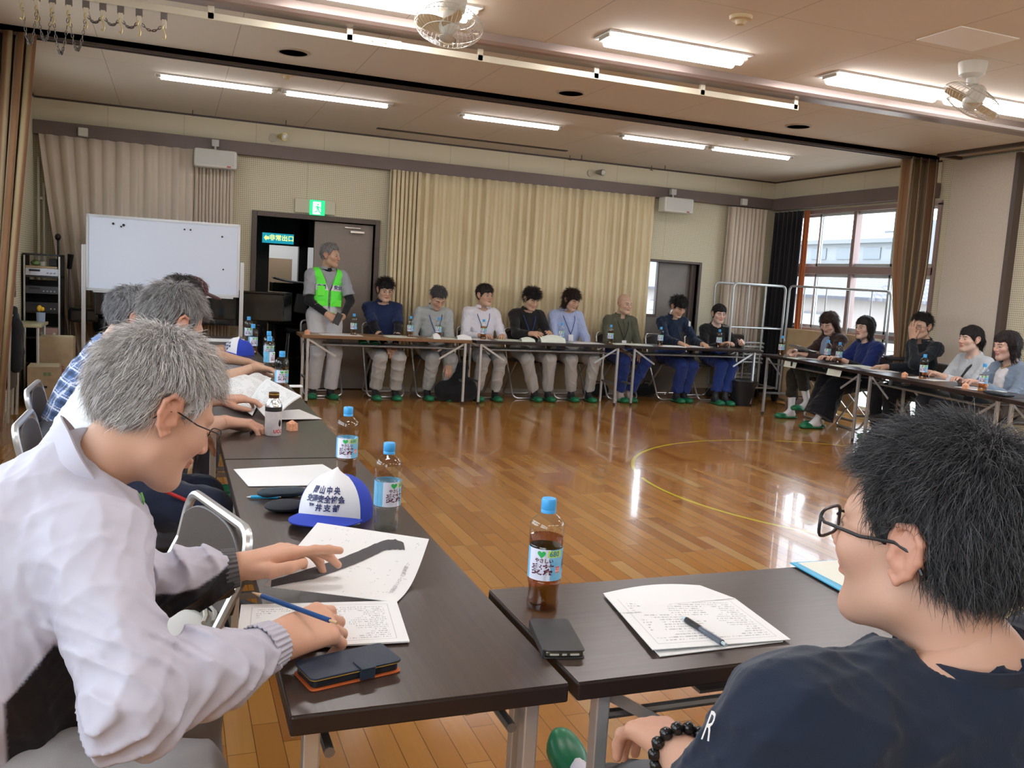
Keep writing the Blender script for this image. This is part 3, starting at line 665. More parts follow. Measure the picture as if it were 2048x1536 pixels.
def tea_bottle(level, tea=TEA):
    e = empty('tea_bottle')
    def sq(a): return 1 + .022 * cos(4 * a)
    out = [(0, .004), (.020, .003), (.027, 0), (.0315, .004), (.0325, .014), (.0305, .024), (.0300, .040), (.0315, .052), (.0335, .060), (.0325, .0625), (.0335, .065),
           (.0335, .130), (.0325, .1325), (.034, .135), (.034, .172), (.031, .180), (.024, .187), (.017, .193), (.0135, .197), (.0135, .205)]
    MB().lathe(out, 32, sq=sq).build('bottle_body', BOT, e, smooth=True)
    ins = [(r - .0012, max(z, .0035)) for r, z in out if z < level]; ins[0] = (0, .0052)
    MB().lathe(ins + [(ins[-1][0], level), (0, level + .0001)], 32, sq=sq).build('tea', tea, e, smooth=True)
    MB().lathe([(.0145, .196), (.0148, .201), (.0140, .2025), (.0148, .204), (.0150, .221), (.0135, .2245), (0, .225)], 30, sq=lambda a: 1 + .012 * cos(30 * a)).build('cap', CAPB, e, smooth=True)
    lb = MB(); R = .0341; nn = 40
    V = [(R * sin(2 * pi * i / nn), -R * cos(2 * pi * i / nn), z) for z in (.066, .129) for i in range(nn)]
    lb.add(V, [(i, (i + 1) % nn, nn + (i + 1) % nn, nn + i) for i in range(nn)])
    l = lb.build('label', LBL.m, e, smooth=True)
    def wrap(x0, z0, lift=.0005): return lambda x, y, z: ((R + lift + z) * sin((x + x0) / R), -(R + lift + z) * cos((x + x0) / R), y + z0)
    def patch(name, pts, m, lift=.0003, par=l):
        b = MB(); n = len(pts); b.add([wrap(0, 0, lift)(px_, pz_, 0) for px_, pz_ in pts], [tuple(range(n))]); return b.build(name, m, par)
    def strip(name, x0, x1, z0, z1, m):
        b = MB(); k = 8; P = [(x0 + (x1 - x0) * i / k, z) for z in (z0, z1) for i in range(k + 1)]
        b.add([wrap(0, 0, .00025)(p[0], p[1], 0) for p in P], [(i, i + 1, k + 2 + i, k + 1 + i) for i in range(k)]); return b.build(name, m, l)
    strip('lime_patch', .0035, .034, .1135, .127, LIME)
    hp = [(16 * sin(t) ** 3 / 16 * .0085 - .009, (13 * cos(t) - 5 * cos(2 * t) - 2 * cos(3 * t) - cos(4 * t)) / 16 * .0085 + .1195) for t in np.linspace(0, 2 * pi, 25)[:-1]]
    patch('green_heart', hp, GRN, .0004)
    text('lettering', '680', .0145, GREYI, l, wrap(.0175, .1200, .0006), weight=.0004)
    text('lettering', 'やさしい', .0098, TXD, l, wrap(-.0035, .1060, .0006), weight=.0003, spacing=.9)
    text('lettering', '麦茶', .0235, TXD, l, wrap(-.006, .0870, .0006), weight=.0006)
    strip('red_badge', .0215, .0315, .082, .0945, REDP)
    text('lettering', 'ミネラル', .0045, WHI, l, wrap(.0265, .0900, .0007), spacing=.6)
    text('lettering', '無添加', .0045, WHI, l, wrap(.0265, .0855, .0007), spacing=.7)
    text('lettering', 'やさしい', .0080, TXN, l, wrap(.060, .112, .0006), weight=.0002)
    text('lettering', '麦茶', .020, TXD, l, wrap(.060, .096, .0006), weight=.0005)
    text('lettering', '680', .011, WHI, l, wrap(.060, .078, .0006), weight=.0003)
    return e
protos = [tea_bottle(.148), tea_bottle(.060), tea_bottle(.105), tea_bottle(.135), tea_bottle(.128, WAT)]
used = [False] * 5
def put_bottle(k, x, y, rot, label, group=None, z=.7015):
    o = protos[k] if not used[k] else copy_tree(protos[k]); used[k] = True
    o.location = (x, y, z); o.rotation_euler = (0, 0, rot)
    return tag(o, label, 'bottle', group)
gB = 'blue-capped barley tea bottles'
put_bottle(0, .70, 1.56, radians(-22), 'blue-capped tea bottle standing behind the black phone, nearest of all', gB)
put_bottle(4, .515, 2.15, radians(30), 'see-through blue-capped bottle beside the blue and white cap', gB)
put_bottle(2, .52, 2.74, radians(-5), 'half-empty blue-capped bottle just behind the blue and white cap', gB)
put_bottle(0, .525, 4.61, radians(10), 'blue-capped tea bottle at the reaching fingers, left row', gB)
put_bottle(4, .56, 5.60, radians(60), 'pale see-through blue-capped bottle, third from the far end of left row', gB)
put_bottle(3, .60, 6.05, radians(0), 'blue-capped bottle just behind the see-through one in left row', gB)
put_bottle(2, .555, 6.75, radians(20), 'blue-capped bottle beside the far blue cap in left row', gB)
put_bottle(3, .60, 7.75, radians(0), 'farthest blue-capped bottle in the left row', gB)
for i, ((px_, py_), s) in enumerate(zip([(707, 668), (820, 671), (876, 677), (966, 677), (1122, 681), (1220, 686), (1320, 687), (1437, 692)],
        ('in front of the man in the green vest', 'between the navy polo man and the grey jacket man', 'in front of the grey work jacket', 'in front of the white shirt and lanyard', 'in front of the light blue shirt', 'in front of the olive jacket', 'by the navy work jacket', 'in front of the woman in the black top'))):
    P = PY(px_, py_, 9.12); put_bottle((3, 2, 3, 0, 1, 0, 2, 3)[i], P[0], 9.12, radians(-25), 'blue-capped bottle in the back row, ' + s, gB)
for k, x, y, s in ((0, 6.44, 8.22, 'at the far end, beside the pale ball'), (2, 6.66, 7.72, 'in front of the brown cardigan'), (3, 6.52, 7.38, 'in front of the navy blouse'), (0, 6.28, 6.02, 'in front of the pale grey sweatshirt'), (3, 6.06, 5.20, 'in front of the blue-grey cardigan')):
    put_bottle(k, x, y, radians(-50), 'blue-capped tea bottle in the right row, ' + s, gB)

# ---- paper
def paper_mat(name, base=(.80, .80, .79), lines=0., sc=140., frame=False):
    k = NT(name, rough=.8, spec=.2)
    uv = k.n('Attribute', attribute_name='uvp'); s = k.n('SeparateXYZ', ins={'Vector': uv.outputs['Vector']})
    u, v = s.outputs[0], s.outputs[1]
    if lines:
        rowf = k.math('FRACT', k.math('MULTIPLY', v, 22.0)); ink = k.math('LESS_THAN', rowf, .42)
        cvn = k.n('CombineXYZ', ins={'X': k.math('MULTIPLY', u, sc), 'Y': k.math('MULTIPLY', k.math('FLOOR', k.math('MULTIPLY', v, 22.0)), 3.7), 'Z': 0.0})
        nn = k.n('TexNoise', ins={'Scale': 1.0, 'Detail': 1.0, 'Vector': cvn.outputs[0]})
        g = k.math('GREATER_THAN', nn.outputs['Fac'], .5)
        cv2 = k.n('CombineXYZ', ins={'X': k.math('MULTIPLY', u, 4.0), 'Y': k.math('MULTIPLY', v, 5.0), 'Z': 0.0})
        n2 = k.n('TexNoise', ins={'Scale': 1.0, 'Detail': 1.0, 'Vector': cv2.outputs[0]})
        blk = k.math('GREATER_THAN', n2.outputs['Fac'], .46)
        inx = k.math('LESS_THAN', k.math('ABSOLUTE', k.math('SUBTRACT', u, .5)), .40); iny = k.math('LESS_THAN', k.math('ABSOLUTE', k.math('SUBTRACT', v, .5)), .38)
        msk = k.math('MULTIPLY', k.math('MULTIPLY', ink, g), k.math('MULTIPLY', blk, k.math('MULTIPLY', inx, iny)))
        if frame:
            fu = k.math('LESS_THAN', k.math('ABSOLUTE', k.math('SUBTRACT', k.math('ABSOLUTE', k.math('SUBTRACT', u, .5)), .43)), .002)
            fv = k.math('LESS_THAN', k.math('ABSOLUTE', k.math('SUBTRACT', k.math('ABSOLUTE', k.math('SUBTRACT', v, .5)), .42)), .003)
            fi = k.math('MULTIPLY', k.math('MAXIMUM', k.math('MULTIPLY', fu, k.math('LESS_THAN', k.math('ABSOLUTE', k.math('SUBTRACT', v, .5)), .42)), k.math('MULTIPLY', fv, k.math('LESS_THAN', k.math('ABSOLUTE', k.math('SUBTRACT', u, .5)), .43))), 1.0)
            msk = k.math('MAXIMUM', msk, k.math('MULTIPLY', fi, .8))
        k.out('Base Color', k.mix(k.math('MULTIPLY', msk, lines), base, (.12, .12, .14)))
    else: k.out('Base Color', k.mix(0.0, base, base))
    return k.m
PAP = paper_mat('paper_plain'); PAPT = paper_mat('paper_printed', lines=.55, frame=True); PAPB = paper_mat('paper_pale_green', (.72, .76, .66), lines=.3)
def add_uv(o, nu, nv, dbl=False):
    me = o.data; a = me.attributes.new('uvp', 'FLOAT_VECTOR', 'POINT')
    g = [(i / nu, j / nv, 0) for i in range(nu + 1) for j in range(nv + 1)]; g = g * (2 if dbl else 1)
    if len(g) == len(me.vertices): a.data.foreach_set('vector', np.array(g, dtype=np.float32).ravel())
def paper(name, c, m, parent=None, sag=0., curl=None, nu=10, nv=8, th=.0008, label=None, group=None, cat='paper', lift=0.):
    """quad c = four corners (u0v0, u1v0, u1v1, u0v1)"""
    c = [np.array(p, float) for p in c]
    def fn(u, v):
        p = (1 - u) * (1 - v) * c[0] + u * (1 - v) * c[1] + u * v * c[2] + (1 - u) * v * c[3]
        if curl: p = p + np.array(curl(u, v), float)
        return p
    b = MB().sheet(fn, nu, nv, th); o = b.build(name, m, parent, smooth=True); add_uv(o, nu, nv, th > 0)
    return tag(o, label, cat if label else None, group)
def flat(px4, z=.7035): return [PZ(x, y, z) for x, y in px4]
# open booklet under the near man's hands
bk = empty('open_booklet', tuple(PZ(640, 1205, .702)), label='open printed booklet with a map page, in the near man\'s hands', cat='booklet')
low = flat([(482, 1212), (793, 1204), (819, 1285), (470, 1305)], .7045)
q = paper('lower_page', low, PAPT, bk, th=.003); q.matrix_parent_inverse = matw(bk).inverted()
sR_ = PZ(793, 1204, .705); sL_ = PZ(482, 1212, .705)
tR = PY(858, 1078, sR_[1] + .185); tL = PY(635, 1045, sL_[1] + .235); mL = PY(528, 1172, sL_[1] + .035)
def upage(u, v):
    e0 = np.array(mL) + (np.array(tL) - np.array(mL)) * v
    s0 = np.array(PZ(793, 1204, .706)); e1 = s0 + (np.array(tR) - s0) * v
    p = e0 * (1 - u) + e1 * u; p = p + np.array((0, .0, -.022)) * sin(pi * v) * u ** 2 * 1.2 + np.array((0, 0, .018)) * sin(pi * u) * (1 - v) * 0
    return p
b = MB().sheet(upage, 24, 16, .0012)
q = b.build('map_page', paper_mat('paper_map', lines=0.), bk, smooth=True, world=True)
INKG = mat('ink_river_grey', (.075, .07, .075), .7)
def onpage(u, v, lift=.0012):
    p = upage(u, v); du = upage(u + .01, v) - upage(u - .01, v); dv = upage(u, v + .01) - upage(u, v - .01)
    n = nrm(np.cross(du, dv)); return p + n * lift * (1 if n[2] > 0 else -1)
riv = [(.02, .08, .02, .02), (.14, .21, .11, .10), (.27, .37, .20, .14), (.38, .52, .36, .16), (.48, .68, .52, .15), (.57, .82, .68, .13), (.64, .90, .80, .1), (.72, .93, .84, .1), (.80, .91, .86, .1)]
V = []; 
for k in range(33):
    t = k / 32 * (len(riv) - 1); i = min(int(t), len(riv) - 2); f = t - i; a = [riv[i][j] * (1 - f) + riv[i + 1][j] * f for j in range(3)]
    V += [onpage(a[0], a[1] + .004 * sin(k * 2.3)), onpage(a[0] + .02, (a[1] + a[2]) / 2 - .02), onpage(a[0] + .035, a[2] - .03 + .004 * sin(k * 3.1))]
MB().add(V, [(3 * k + j, 3 * k + j + 1, 3 * k + 4 + j, 3 * k + 3 + j) for k in range(32) for j in (0, 1)]).build('river_print', INKG, bk, world=True)
rnd = random.Random(5); b = MB()
for k in range(95):
    u, v = rnd.uniform(.05, .95), rnd.uniform(.04, .95)
    if abs(v - (.1 + u * .95)) < .13 and u < .9: continue
    if rnd.random() < .45 and v > .5 * u + .35: continue
    l, wd, a = rnd.choice([.008, .014, .02, .03]), .003, rnd.choice([.9, 1.1, 1.4, .2])
    cu, su = cos(a) * l, sin(a) * l
    b.add([onpage(u, v), onpage(u + cu, v + su), onpage(u + cu + wd * .6, v + su - wd), onpage(u + wd * .6, v - wd)], [(0, 1, 2, 3)])
b.build('map_print', mat('ink_light', (.25, .25, .27), .7), bk, world=True)
def pgtxt(x, y, z): return onpage(.90 + y / .30, .42 + x / .26, .0015)
text('lettering', '交通安全パトロール実施図', .010, mat('ink_light'), bk, lambda x, y, z: tuple(np.array(pgtxt(x, y, z)) - np.array(bk.location)))
# loose sheets with the black pen
ps = empty('paper_stack', tuple(PZ(1390, 1240, .7015)), label='stack of loose printed sheets under the black pen', cat='papers')
def world_paper(*a, **k):
    o = paper(*a, **k); o.matrix_parent_inverse = matw(o.parent).inverted(); return o
world_paper('sheet', flat([(1214, 1195), (1470, 1205), (1566, 1284), (1320, 1314)], .7025), PAP, ps, th=.0015)
world_paper('sheet', flat([(1208, 1190), (1469, 1197), (1581, 1280), (1305, 1305)], .7055), PAPT, ps, th=.0015, curl=lambda u, v: (0, 0, .004 * v * (1 - u)))
world_paper('sheet', [PZ(1206, 1187, .706), PZ(1400, 1171, .712), PZ(1470, 1197, .708), PZ(1260, 1215, .7065)], PAP, ps, th=.0006, curl=lambda u, v: (0, 0, .010 * sin(pi * u) * (1 - v)))
text('lettering', '意見交換会資料', .0085, INKG, ps, lambda x, y, z: tuple(PZ(1256, 1226, .7085) + A3(x * .98 + y * .1, y * .9 - x * .08, 0) - A3(*ps.location)))
def pen(name, a, b_, r, mbody, mgrip, label, tip=CHR):
    a, b_ = np.array(a, float), np.array(b_, float); d = b_ - a
    e = empty(name, tuple(a), label=label, cat='pen' if 'pencil' not in name else 'pencil')
    MB().cyl(a + d * .12, a + d * .45, r * 1.05, n=12).build('grip', mgrip, e, world=True, smooth=True)
    MB().cyl(a, a + d * .12, r * .25, r, n=12).build('tip', tip, e, world=True, smooth=True)
    MB().cyl(a + d * .45, a + d * .92, r, n=12).build('barrel', mbody, e, world=True, smooth=True)
    MB().cyl(a + d * .92, b_, r * .6, n=12).build('push_button', tip, e, world=True, smooth=True)
    n = A3(0, 0, 1); MB().box2((-.0015, -.0, -.0), (.0015, .0008, .04)).add([], []).build('clip', mgrip, e) if False else None
    return e
pen('ballpoint_pen', PZ(1363, 1233, .714), PZ(1452, 1290, .714), .0055, mat('pen_smoke', (.10, .12, .15), .15), BLK, 'black ballpoint pen lying on the loose sheets', mat('pen_clear', (.5, .6, .65), .15))
pen('ballpoint_pen', PZ(493, 994, .707), PZ(562, 994, .707), .0048, mat('pen_cyan', (.02, .35, .62), .3), mat('pen_cyan'), 'bright blue ballpoint pen beside the black pouch')
# phones
def slab(name, px4, z0, z1, mside, mtop, label, cat, br=.006):
    pts = [PZ(x, y, z1) for x, y in px4]; c = sum(pts) / 4
    e = empty(name, (c[0], c[1], z0), label=label, cat=cat)
    MB().prism([(p[0], p[1]) for p in pts], z0, z1 - .001).build('body', mside, e, bevel=br, world=True, seg=3)
    return e, pts
NAVY = mat('leather_navy', (.018, .028, .05), .5, bump=.3, bscale=900); ORG = mat('leather_orange', (.55, .12, .03), .5)
pts = [PZ(x, y, .723) for x, y in ((598, 1322), (635, 1352), (790, 1318), (756, 1289))]
c = sum(pts) / 4; ux = nrm(pts[3] - pts[0]); ux[2] = 0; ux = nrm(ux); uy = A3(-ux[1], ux[0], 0)
R_ = np.column_stack([ux, uy, A3(0, 0, 1)]); e = empty('phone_case', (c[0], c[1], .7015), label='navy wallet phone case with orange edges beside the writing hand', cat='phone case')
Lx, Ly = .158, .078
def rr_(hx, hy, r, n=5): return [(sx * (hx - r) + r * cos(a), sy * (hy - r) + r * sin(a)) for sx, sy, a0 in ((1, 1, 0), (-1, 1, pi / 2), (-1, -1, pi), (1, -1, 1.5 * pi)) for a in np.linspace(a0, a0 + pi / 2, n)]
pc = (c[0], c[1], 0)
MB().prism(rr_(Lx / 2, Ly / 2, .010), .7015, .7045, R_, pc).build('lower_cover', ORG, e, world=True, bevel=.001)
MB().prism(rr_(Lx / 2 - .004, Ly / 2 - .004, .009), .7045, .7175, R_, pc).build('phone', mat('phone_black', (.015, .017, .022), .3), e, world=True, bevel=.002)
MB().prism(rr_(Lx / 2 - .001, Ly / 2 - .001, .010), .7175, .7190, R_, pc).build('lining', mat('lining_yellow', (.45, .27, .04), .6), e, world=True)
MB().prism(rr_(Lx / 2, Ly / 2, .010), .7190, .7225, R_, pc).build('upper_cover', NAVY, e, world=True, bevel=.0012)
b = MB(); b.box((.015, -Ly / 2 + .010, .7235), (.026, .034, .0022)).box((.015, -Ly / 2 - .0015, .7135), (.026, .003, .020)); b.V = [tuple(R_ @ np.array(v) + np.array(pc)) for v in b.V]
b.build('strap', NAVY, e, world=True, bevel=.001)
pts = [PZ(x, y, .7165) for x, y in ((1064, 1236), (1096, 1308), (1166, 1297), (1130, 1236))]
c = sum(pts) / 4; uy = nrm(pts[0] - pts[1]); uy[2] = 0; uy = nrm(uy); ux = A3(uy[1], -uy[0], 0); R_ = np.column_stack([ux, uy, A3(0, 0, 1)]); pc = (c[0], c[1], 0)
e = empty('phone', (c[0], c[1], .7015), label='phone in a black stitched leather case in front of the tea bottle', cat='phone')
BL = mat('leather_black', (.03, .03, .032), .45, bump=.35, bscale=900); Lx, Ly = .074, .146
MB().prism(rr_(Lx / 2, Ly / 2, .008), .7015, .7037, R_, pc).prism([(-Lx / 2 - .002, -Ly / 2 + .004), (-Lx / 2 + .004, -Ly / 2 + .004), (-Lx / 2 + .004, Ly / 2 - .004), (-Lx / 2 - .002, Ly / 2 - .004)], .7015, .7165, R_, pc).prism(rr_(Lx / 2, Ly / 2, .008), .7140, .7168, R_, pc).build('leather_case', BL, e, world=True, bevel=.001)
MB().prism(rr_(Lx / 2 - .002, Ly / 2 - .002, .009), .7037, .7140, R_, pc).build('handset', mat('handset_bronze', (.10, .085, .06), .3, metal=.6), e, world=True, bevel=.003)
b = MB()
for kx, wd in ((-.018, .016), (0, .008), (.018, .016)): b.box((kx, -Ly / 2 + .0015, .7088), (wd, .002, .003))
b.V = [tuple(R_ @ np.array(v) + np.array(pc)) for v in b.V]; b.build('ports', mat('port_light', (.5, .48, .42), .4), e, world=True)
# folder at the right
e = empty('folder', tuple(PZ(1650, 1160, .7015)), label='thin light blue folder with white sheets beside the man in navy', cat='folder')
fc = flat([(1580, 1127), (1668, 1122), (1850, 1230), (1722, 1206)], .7045)
world_paper('cover', fc, mat('folder_blue', (.05, .38, .62), .4), e, th=.0028, nu=2, nv=2)
world_paper('sheet', [p + A3(.006, -.004, .002) for p in flat([(1590, 1127), (1668, 1122), (1850, 1228), (1738, 1204)], .7055)], paper_mat('paper_cream', (.76, .77, .68)), e, th=.0012, nu=2, nv=2)
# second table: sheet, spectacles case, pouch
paper('paper_sheet', flat([(467, 939), (645, 929), (716, 970), (497, 973)], .7030), PAP, th=.0012, label='single white sheet lying beyond the spectacles case', cat='paper')
PCH = mat('pouch_cloth', (.02, .022, .028), .85, bump=.3, bscale=500)
P0 = PZ(515, 988, .715); P1 = PZ(612, 983, .715); b = MB(); k = 12
b.tube([P0 + (P1 - P0) * t for t in np.linspace(0, 1, k)], [.021 * (1 - abs(2 * t - 1) ** 6 * .7) for t in np.linspace(0, 1, k)], 12)
b.V = [(v[0], v[1], .7015 + max(0, (v[2] - .694)) * .72) for v in b.V]
b.build('spectacles_case', mat('case_slate', (.03, .045, .06), .6), smooth=True, label='long dark spectacles case behind the black pouch', cat='case')
c = PZ(570, 1012, .715)
MB().ball((c[0], c[1], .7165), (.055, .045, .0145), 22, 12, rz(.15)).build('zip_pouch', PCH, smooth=True, label='flat black cloth pouch beside the blue cap brim', cat='pouch')
# coffee bottle, little box, triangle paper
def can(x, y):
    e = empty('coffee_bottle', (x, y, .7015), label='aluminium coffee bottle with a torn white wrapper, on the second table', cat='bottle')
    MB().lathe([(0, 0), (.028, 0), (.031, .004), (.032, .095)], 28, sq=lambda a: 1 + .012 * cos(6 * a)).build('wrapper', mat('wrapper_white', (.68, .62, .62), .45, noise=.12, nscale=30), e, smooth=True)
    MB().lathe([(.0322, .095), (.0325, .112)], 28).build('black_band', mat('band_black', (.02, .018, .02), .3), e, smooth=True)
    MB().lathe([(.0322, .112), (.032, .118), (.024, .135), (.019, .142), (.019, .146)], 28).build('neck', mat('aluminium', (.75, .77, .78), .25, metal=1), e, smooth=True)
    MB().lathe([(.0195, .146), (.020, .152), (.020, .166), (.018, .168), (0, .168)], 28).build('cap', mat('cap_bronze', (.10, .045, .02), .3, metal=.5), e, smooth=True)
    MB().lathe([(.0203, .159), (.0203, .163)], 28).build('gold_ring', mat('gold', (.65, .42, .08), .3, metal=.8), e)
    MB().ball((.021, -.022, .05), (.006, .006, .014)).build('print_spot', BLK, e, smooth=True)
    text('lettering', 'UCC', .018, mat('ink_red', (.6, .05, .05), .5), e, lambda X, Y, Z: (.0332 * sin(X / .033 - .1 + .6), -.0332 * cos(X / .033 + .5), Y + .018), weight=.0006)
can(.37, 3.48)
def paper_box(x, y, z, label, s=.03):
    e = MB(); e.box((0, 0, s * .42), (s, s, s * .84)).add([(-s / 2, -s / 2, s * .84), (s / 2, -s / 2, s * .84), (s / 2, s / 2, s * .84), (-s / 2, s / 2, s * .84), (0, 0, s * 1.25)], [(0, 1, 4), (1, 2, 4), (2, 3, 4), (3, 0, 4)])
    o = e.build('paper_box', mat('origami_orange', (.78, .38, .22), .7, noise=.25, nscale=120), label=label, cat='box'); o.location = (x, y, z); o.rotation_euler[2] = .3
paper_box(.455, 3.58, .7015, 'tiny orange patterned paper box beside the coffee bottle', .034)
P = PY(640, 665, 9.05); paper_box(1.27, 9.05, .7015, 'tiny orange paper box on the corner of the oak table', .04)
paper_box(.56, 7.42, .7015, 'tiny orange paper box at the far end of the left row', .04)
paper_box(6.21, 6.16, .7015, 'tiny orange paper box in front of the pale grey sweatshirt', .04)
paper_box(6.06, 5.36, .7015, 'tiny orange paper box in front of the blue-grey cardigan', .04)
MB().ball((6.46, 8.07, .722), .022).build('paper_ball', mat('origami_pink', (.75, .5, .42), .7), smooth=True, label='small pinkish ball beside the farthest bottle of the right row', cat='ball')
paper('paper_sheet', flat([(548, 826), (598, 819), (644, 838), (560, 843)], .7030), PAP, th=.001, curl=lambda u, v: (0, 0, .008 * (1 - u)), label='folded white sheet behind the tiny orange box, second table', cat='paper')
paper('paper_sheet', flat([(578, 771), (603, 771), (606, 775), (580, 775)], .7030), PAP, th=.004, nu=2, nv=2, label='small white slip on the edge of the third table', cat='paper')
pen('ballpoint_pen', PZ(498, 866, .707), PZ(532, 850, .707), .005, mat('pen_smoke'), BLK, 'dark ballpoint pen lying beside the coffee bottle')
# blue and white cap
def trucker_cap(x, y, ang, label, lines, tilt=0.):
    e = empty('cap', (x, y, .7015), ang, label, 'cap')
    BLU = mat('cap_blue_cloth', (.02, .05, .42), .8, bump=.3, bscale=400); WH = mat('cap_white_foam', (.78, .78, .80), .8)
    Ht = .125
    def dome(a, t):   # a: angle, front = -y ; t: 0 rim .. 1 top
        fr = max(0, -sin(a)); R = .088 * (1 - .0 * t)
        h = Ht * (.90 + .16 * fr)
        rr = R * (max(0, 1 - t ** 2.6)) ** .5 * (1 + .02 * fr)
        ey = 1.12 if sin(a) < 0 else 1.12
        return (rr * cos(a), rr * ey * sin(a) - .012 * fr * (1 - t), h * t)
    def seg(name, a0, a1, m, n=20):
        b = MB().sheet(lambda u, v: dome(a0 + (a1 - a0) * u, v * .999), n, 12, .003); return b.build(name, m, e, smooth=True)
    f = seg('front_panel', -pi / 2 - 1.05, -pi / 2 + 1.05, WH); seg('crown', -pi / 2 + 1.05, 1.5 * pi - 1.05, BLU, 26)
    MB().ball((0, 0, Ht * .93), (.008, .008, .005)).build('button', BLU, e, smooth=True)
    def brim(u, v):
        a = -pi / 2 + (u - .5) * 2.3; p = dome(a, 0); L = .070 * (1 - abs(2 * u - 1) ** 2.6)
        d = nrm((cos(a) * .45, -1, 0)); return (p[0] + d[0] * L * v, p[1] + d[1] * L * v, .006 + .022 * (1 - abs(2 * u - 1) ** 2) * (1 - .35 * v) + .0 * v)
    MB().sheet(brim, 20, 8, .003).build('brim', BLU, e, smooth=True)
    def wr(x0, t0):
        def fn(X, Y, Z):
            a = -pi / 2 + (X + x0) / .09; p = np.array(dome(a, t0 + Y / .125)); n = nrm((cos(a), sin(a), .25)); return tuple(p + n * .0016)
        return fn
    e.scale = (1.08, 1.08, 1.0)
    for k, (s, sp) in enumerate(lines): text('lettering', s, .0175, TXN, f, wr(0, .66 - k * .155), weight=.0006, spacing=sp)
    return e
trucker_cap(.415, 2.30, radians(-28), 'blue and white cap with dark blue lettering on the nearest left-row table', [('岡山中央', 1.45), ('交通安全協会', 1.0), ('平井支部', 1.45)])
trucker_cap(.46, 6.72, radians(-70), 'far blue and white cap between papers and bottles, left row', [('岡山中央', 1.45), ('交通安全協会', 1.0), ('平井支部', 1.45)])
# papers on the farther tables
def stack(c4, m, label, th=.003, group=None, **k): return paper('paper_sheet', c4, m, th=th, label=label, group=group, cat='papers', **k)
def rect(x, y, a, w_, l_, z=.7045):
    R = rz(a); return [A3(x, y, z) + R @ A3(sx * w_ / 2, sy * l_ / 2, 0) for sx, sy in ((-1, -1), (1, -1), (1, 1), (-1, 1))]
stack(rect(.36, 4.55, .25, .30, .42), PAPT, 'printed sheets under the reaching hand in the left row', nu=10, nv=10, curl=lambda u, v: (0, 0, .02 * (1 - v) * u))
stack(rect(.38, 5.35, -.15, .34, .40), PAPT, 'white sheets in front of the man in the blue short sleeves')
stack(rect(.40, 7.15, .1, .36, .42), PAPT, 'open white sheets in front of the clasped hands')
stack(rect(.42, 7.95, .05, .36, .30, .7050), PAP, 'white printed handout at the far end of the left row')
for x, y, a, w_, l_, m, s in ((1.62, 9.12, .05, .42, .20, PAPT, 'flat white sheets in front of the man in the green vest'), (2.24, 9.12, .1, .30, .21, PAPB, 'small paper stack in front of the navy polo shirt'),
        (3.50, 9.15, -.1, .32, .22, PAPB, 'open greenish handout right of the white shirt'), (2.72, 9.10, .1, .30, .22, PAPB, 'handout in front of the grey work jacket'), (3.12, 9.15, 0., .24, .2, PAP, 'white sheet at the seam of the first two back tables'),
        (4.42, 9.14, .1, .40, .20, PAPT, 'white sheets in front of the light blue shirt'), (5.02, 9.16, 0., .50, .18, PAPB, 'white sheets in front of the olive jacket'),
        (5.52, 9.07, -.2, .30, .20, PAP, 'tilted white sheet at the edge of the right back table'), (5.85, 9.17, .1, .34, .22, PAPT, 'sheets under the hands of the man in the navy work jacket'), (6.12, 9.2, 0, .10, .07, PAP, 'small white card in front of the woman in black')):
    stack(rect(x, y, a, w_, l_), m, s, nu=8, nv=6, curl=lambda u, v: (0, 0, .006 * sin(3 * u) * v))
# tent-like sheets standing on the back table
for (x, y, h, wd, m, s) in ((2.62, 9.05, .06, .08, PAP, 'folded white name card behind the grey jacket man\'s bottle'), (2.93, 9.06, .055, .16, PAP, 'white paper hump between two bottles on the oak table'), (3.68, 9.08, .05, .16, PAPB, 'greenish curled sheet left of the big open booklet'), (3.98, 9.08, .085, .30, PAPB, 'big open booklet bulging in front of the black shirt')):
    paper('folded_card', [(x - wd / 2, y - .05, .703), (x + wd / 2, y - .05, .703), (x + wd / 2, y + .06, .703), (x - wd / 2, y + .06, .703)], m, th=.001, curl=lambda u, v, h=h: (0, 0, h * sin(pi * v) ** .7 * (.6 + .4 * sin(pi * u))), label=s, cat='paper')
GR = radians(-96)
for x, y, a, s, m in ((6.62, 8.00, .3, 'white sheets at the far end of the right row', PAPT), (6.60, 7.12, -.1, 'open sheets in front of the navy blouse, right row', PAPB), (6.48, 6.75, -.2, 'orange-edged booklet beside the man covering his face', PAPT), (6.36, 6.05, .1, 'white sheets in front of the pale grey sweatshirt', PAP), (6.18, 5.32, .1, 'white sheets in front of the blue-grey cardigan', PAP)):
    stack(rect(x, y, a, .22, .32), m, s)
def draped(x, y, s, wd=.20):
    def fn(u, v):
        yy = y + (u - .5) * wd; d = v * .24
        return (x + .10 - d, yy + .03 * v, .7065) if d < .10 else (x - .003 - (d - .10) * .10, yy + .03 * v, .7065 - (d - .10) * .75)
    o = MB().sheet(fn, 6, 20, .0008).build('draped_sheet', PAPB, smooth=True, label=s, cat='paper'); add_uv(o, 6, 20, True)
draped(6.325, 7.86, 'sheet hanging over the edge with a dark mark, right row'); draped(6.24, 7.07, 'sheet folded over the edge in front of the navy blouse')
MB().box((6.312, 7.86, .62), (.004, .03, .09)).build('clip_strip', BLK, label='dark strip on the sheet hanging over the right row table edge', cat='strip')
MB().box((5.98, 4.98, .715), (.10, .24, .022), rot=-.2).build('patterned_pouch', mat('pouch_dots', (.03, .04, .05), .5, noise=.9, nscale=70), bevel=.01, label='dark dotted pouch in front of the blue-grey cardigan', cat='pouch')

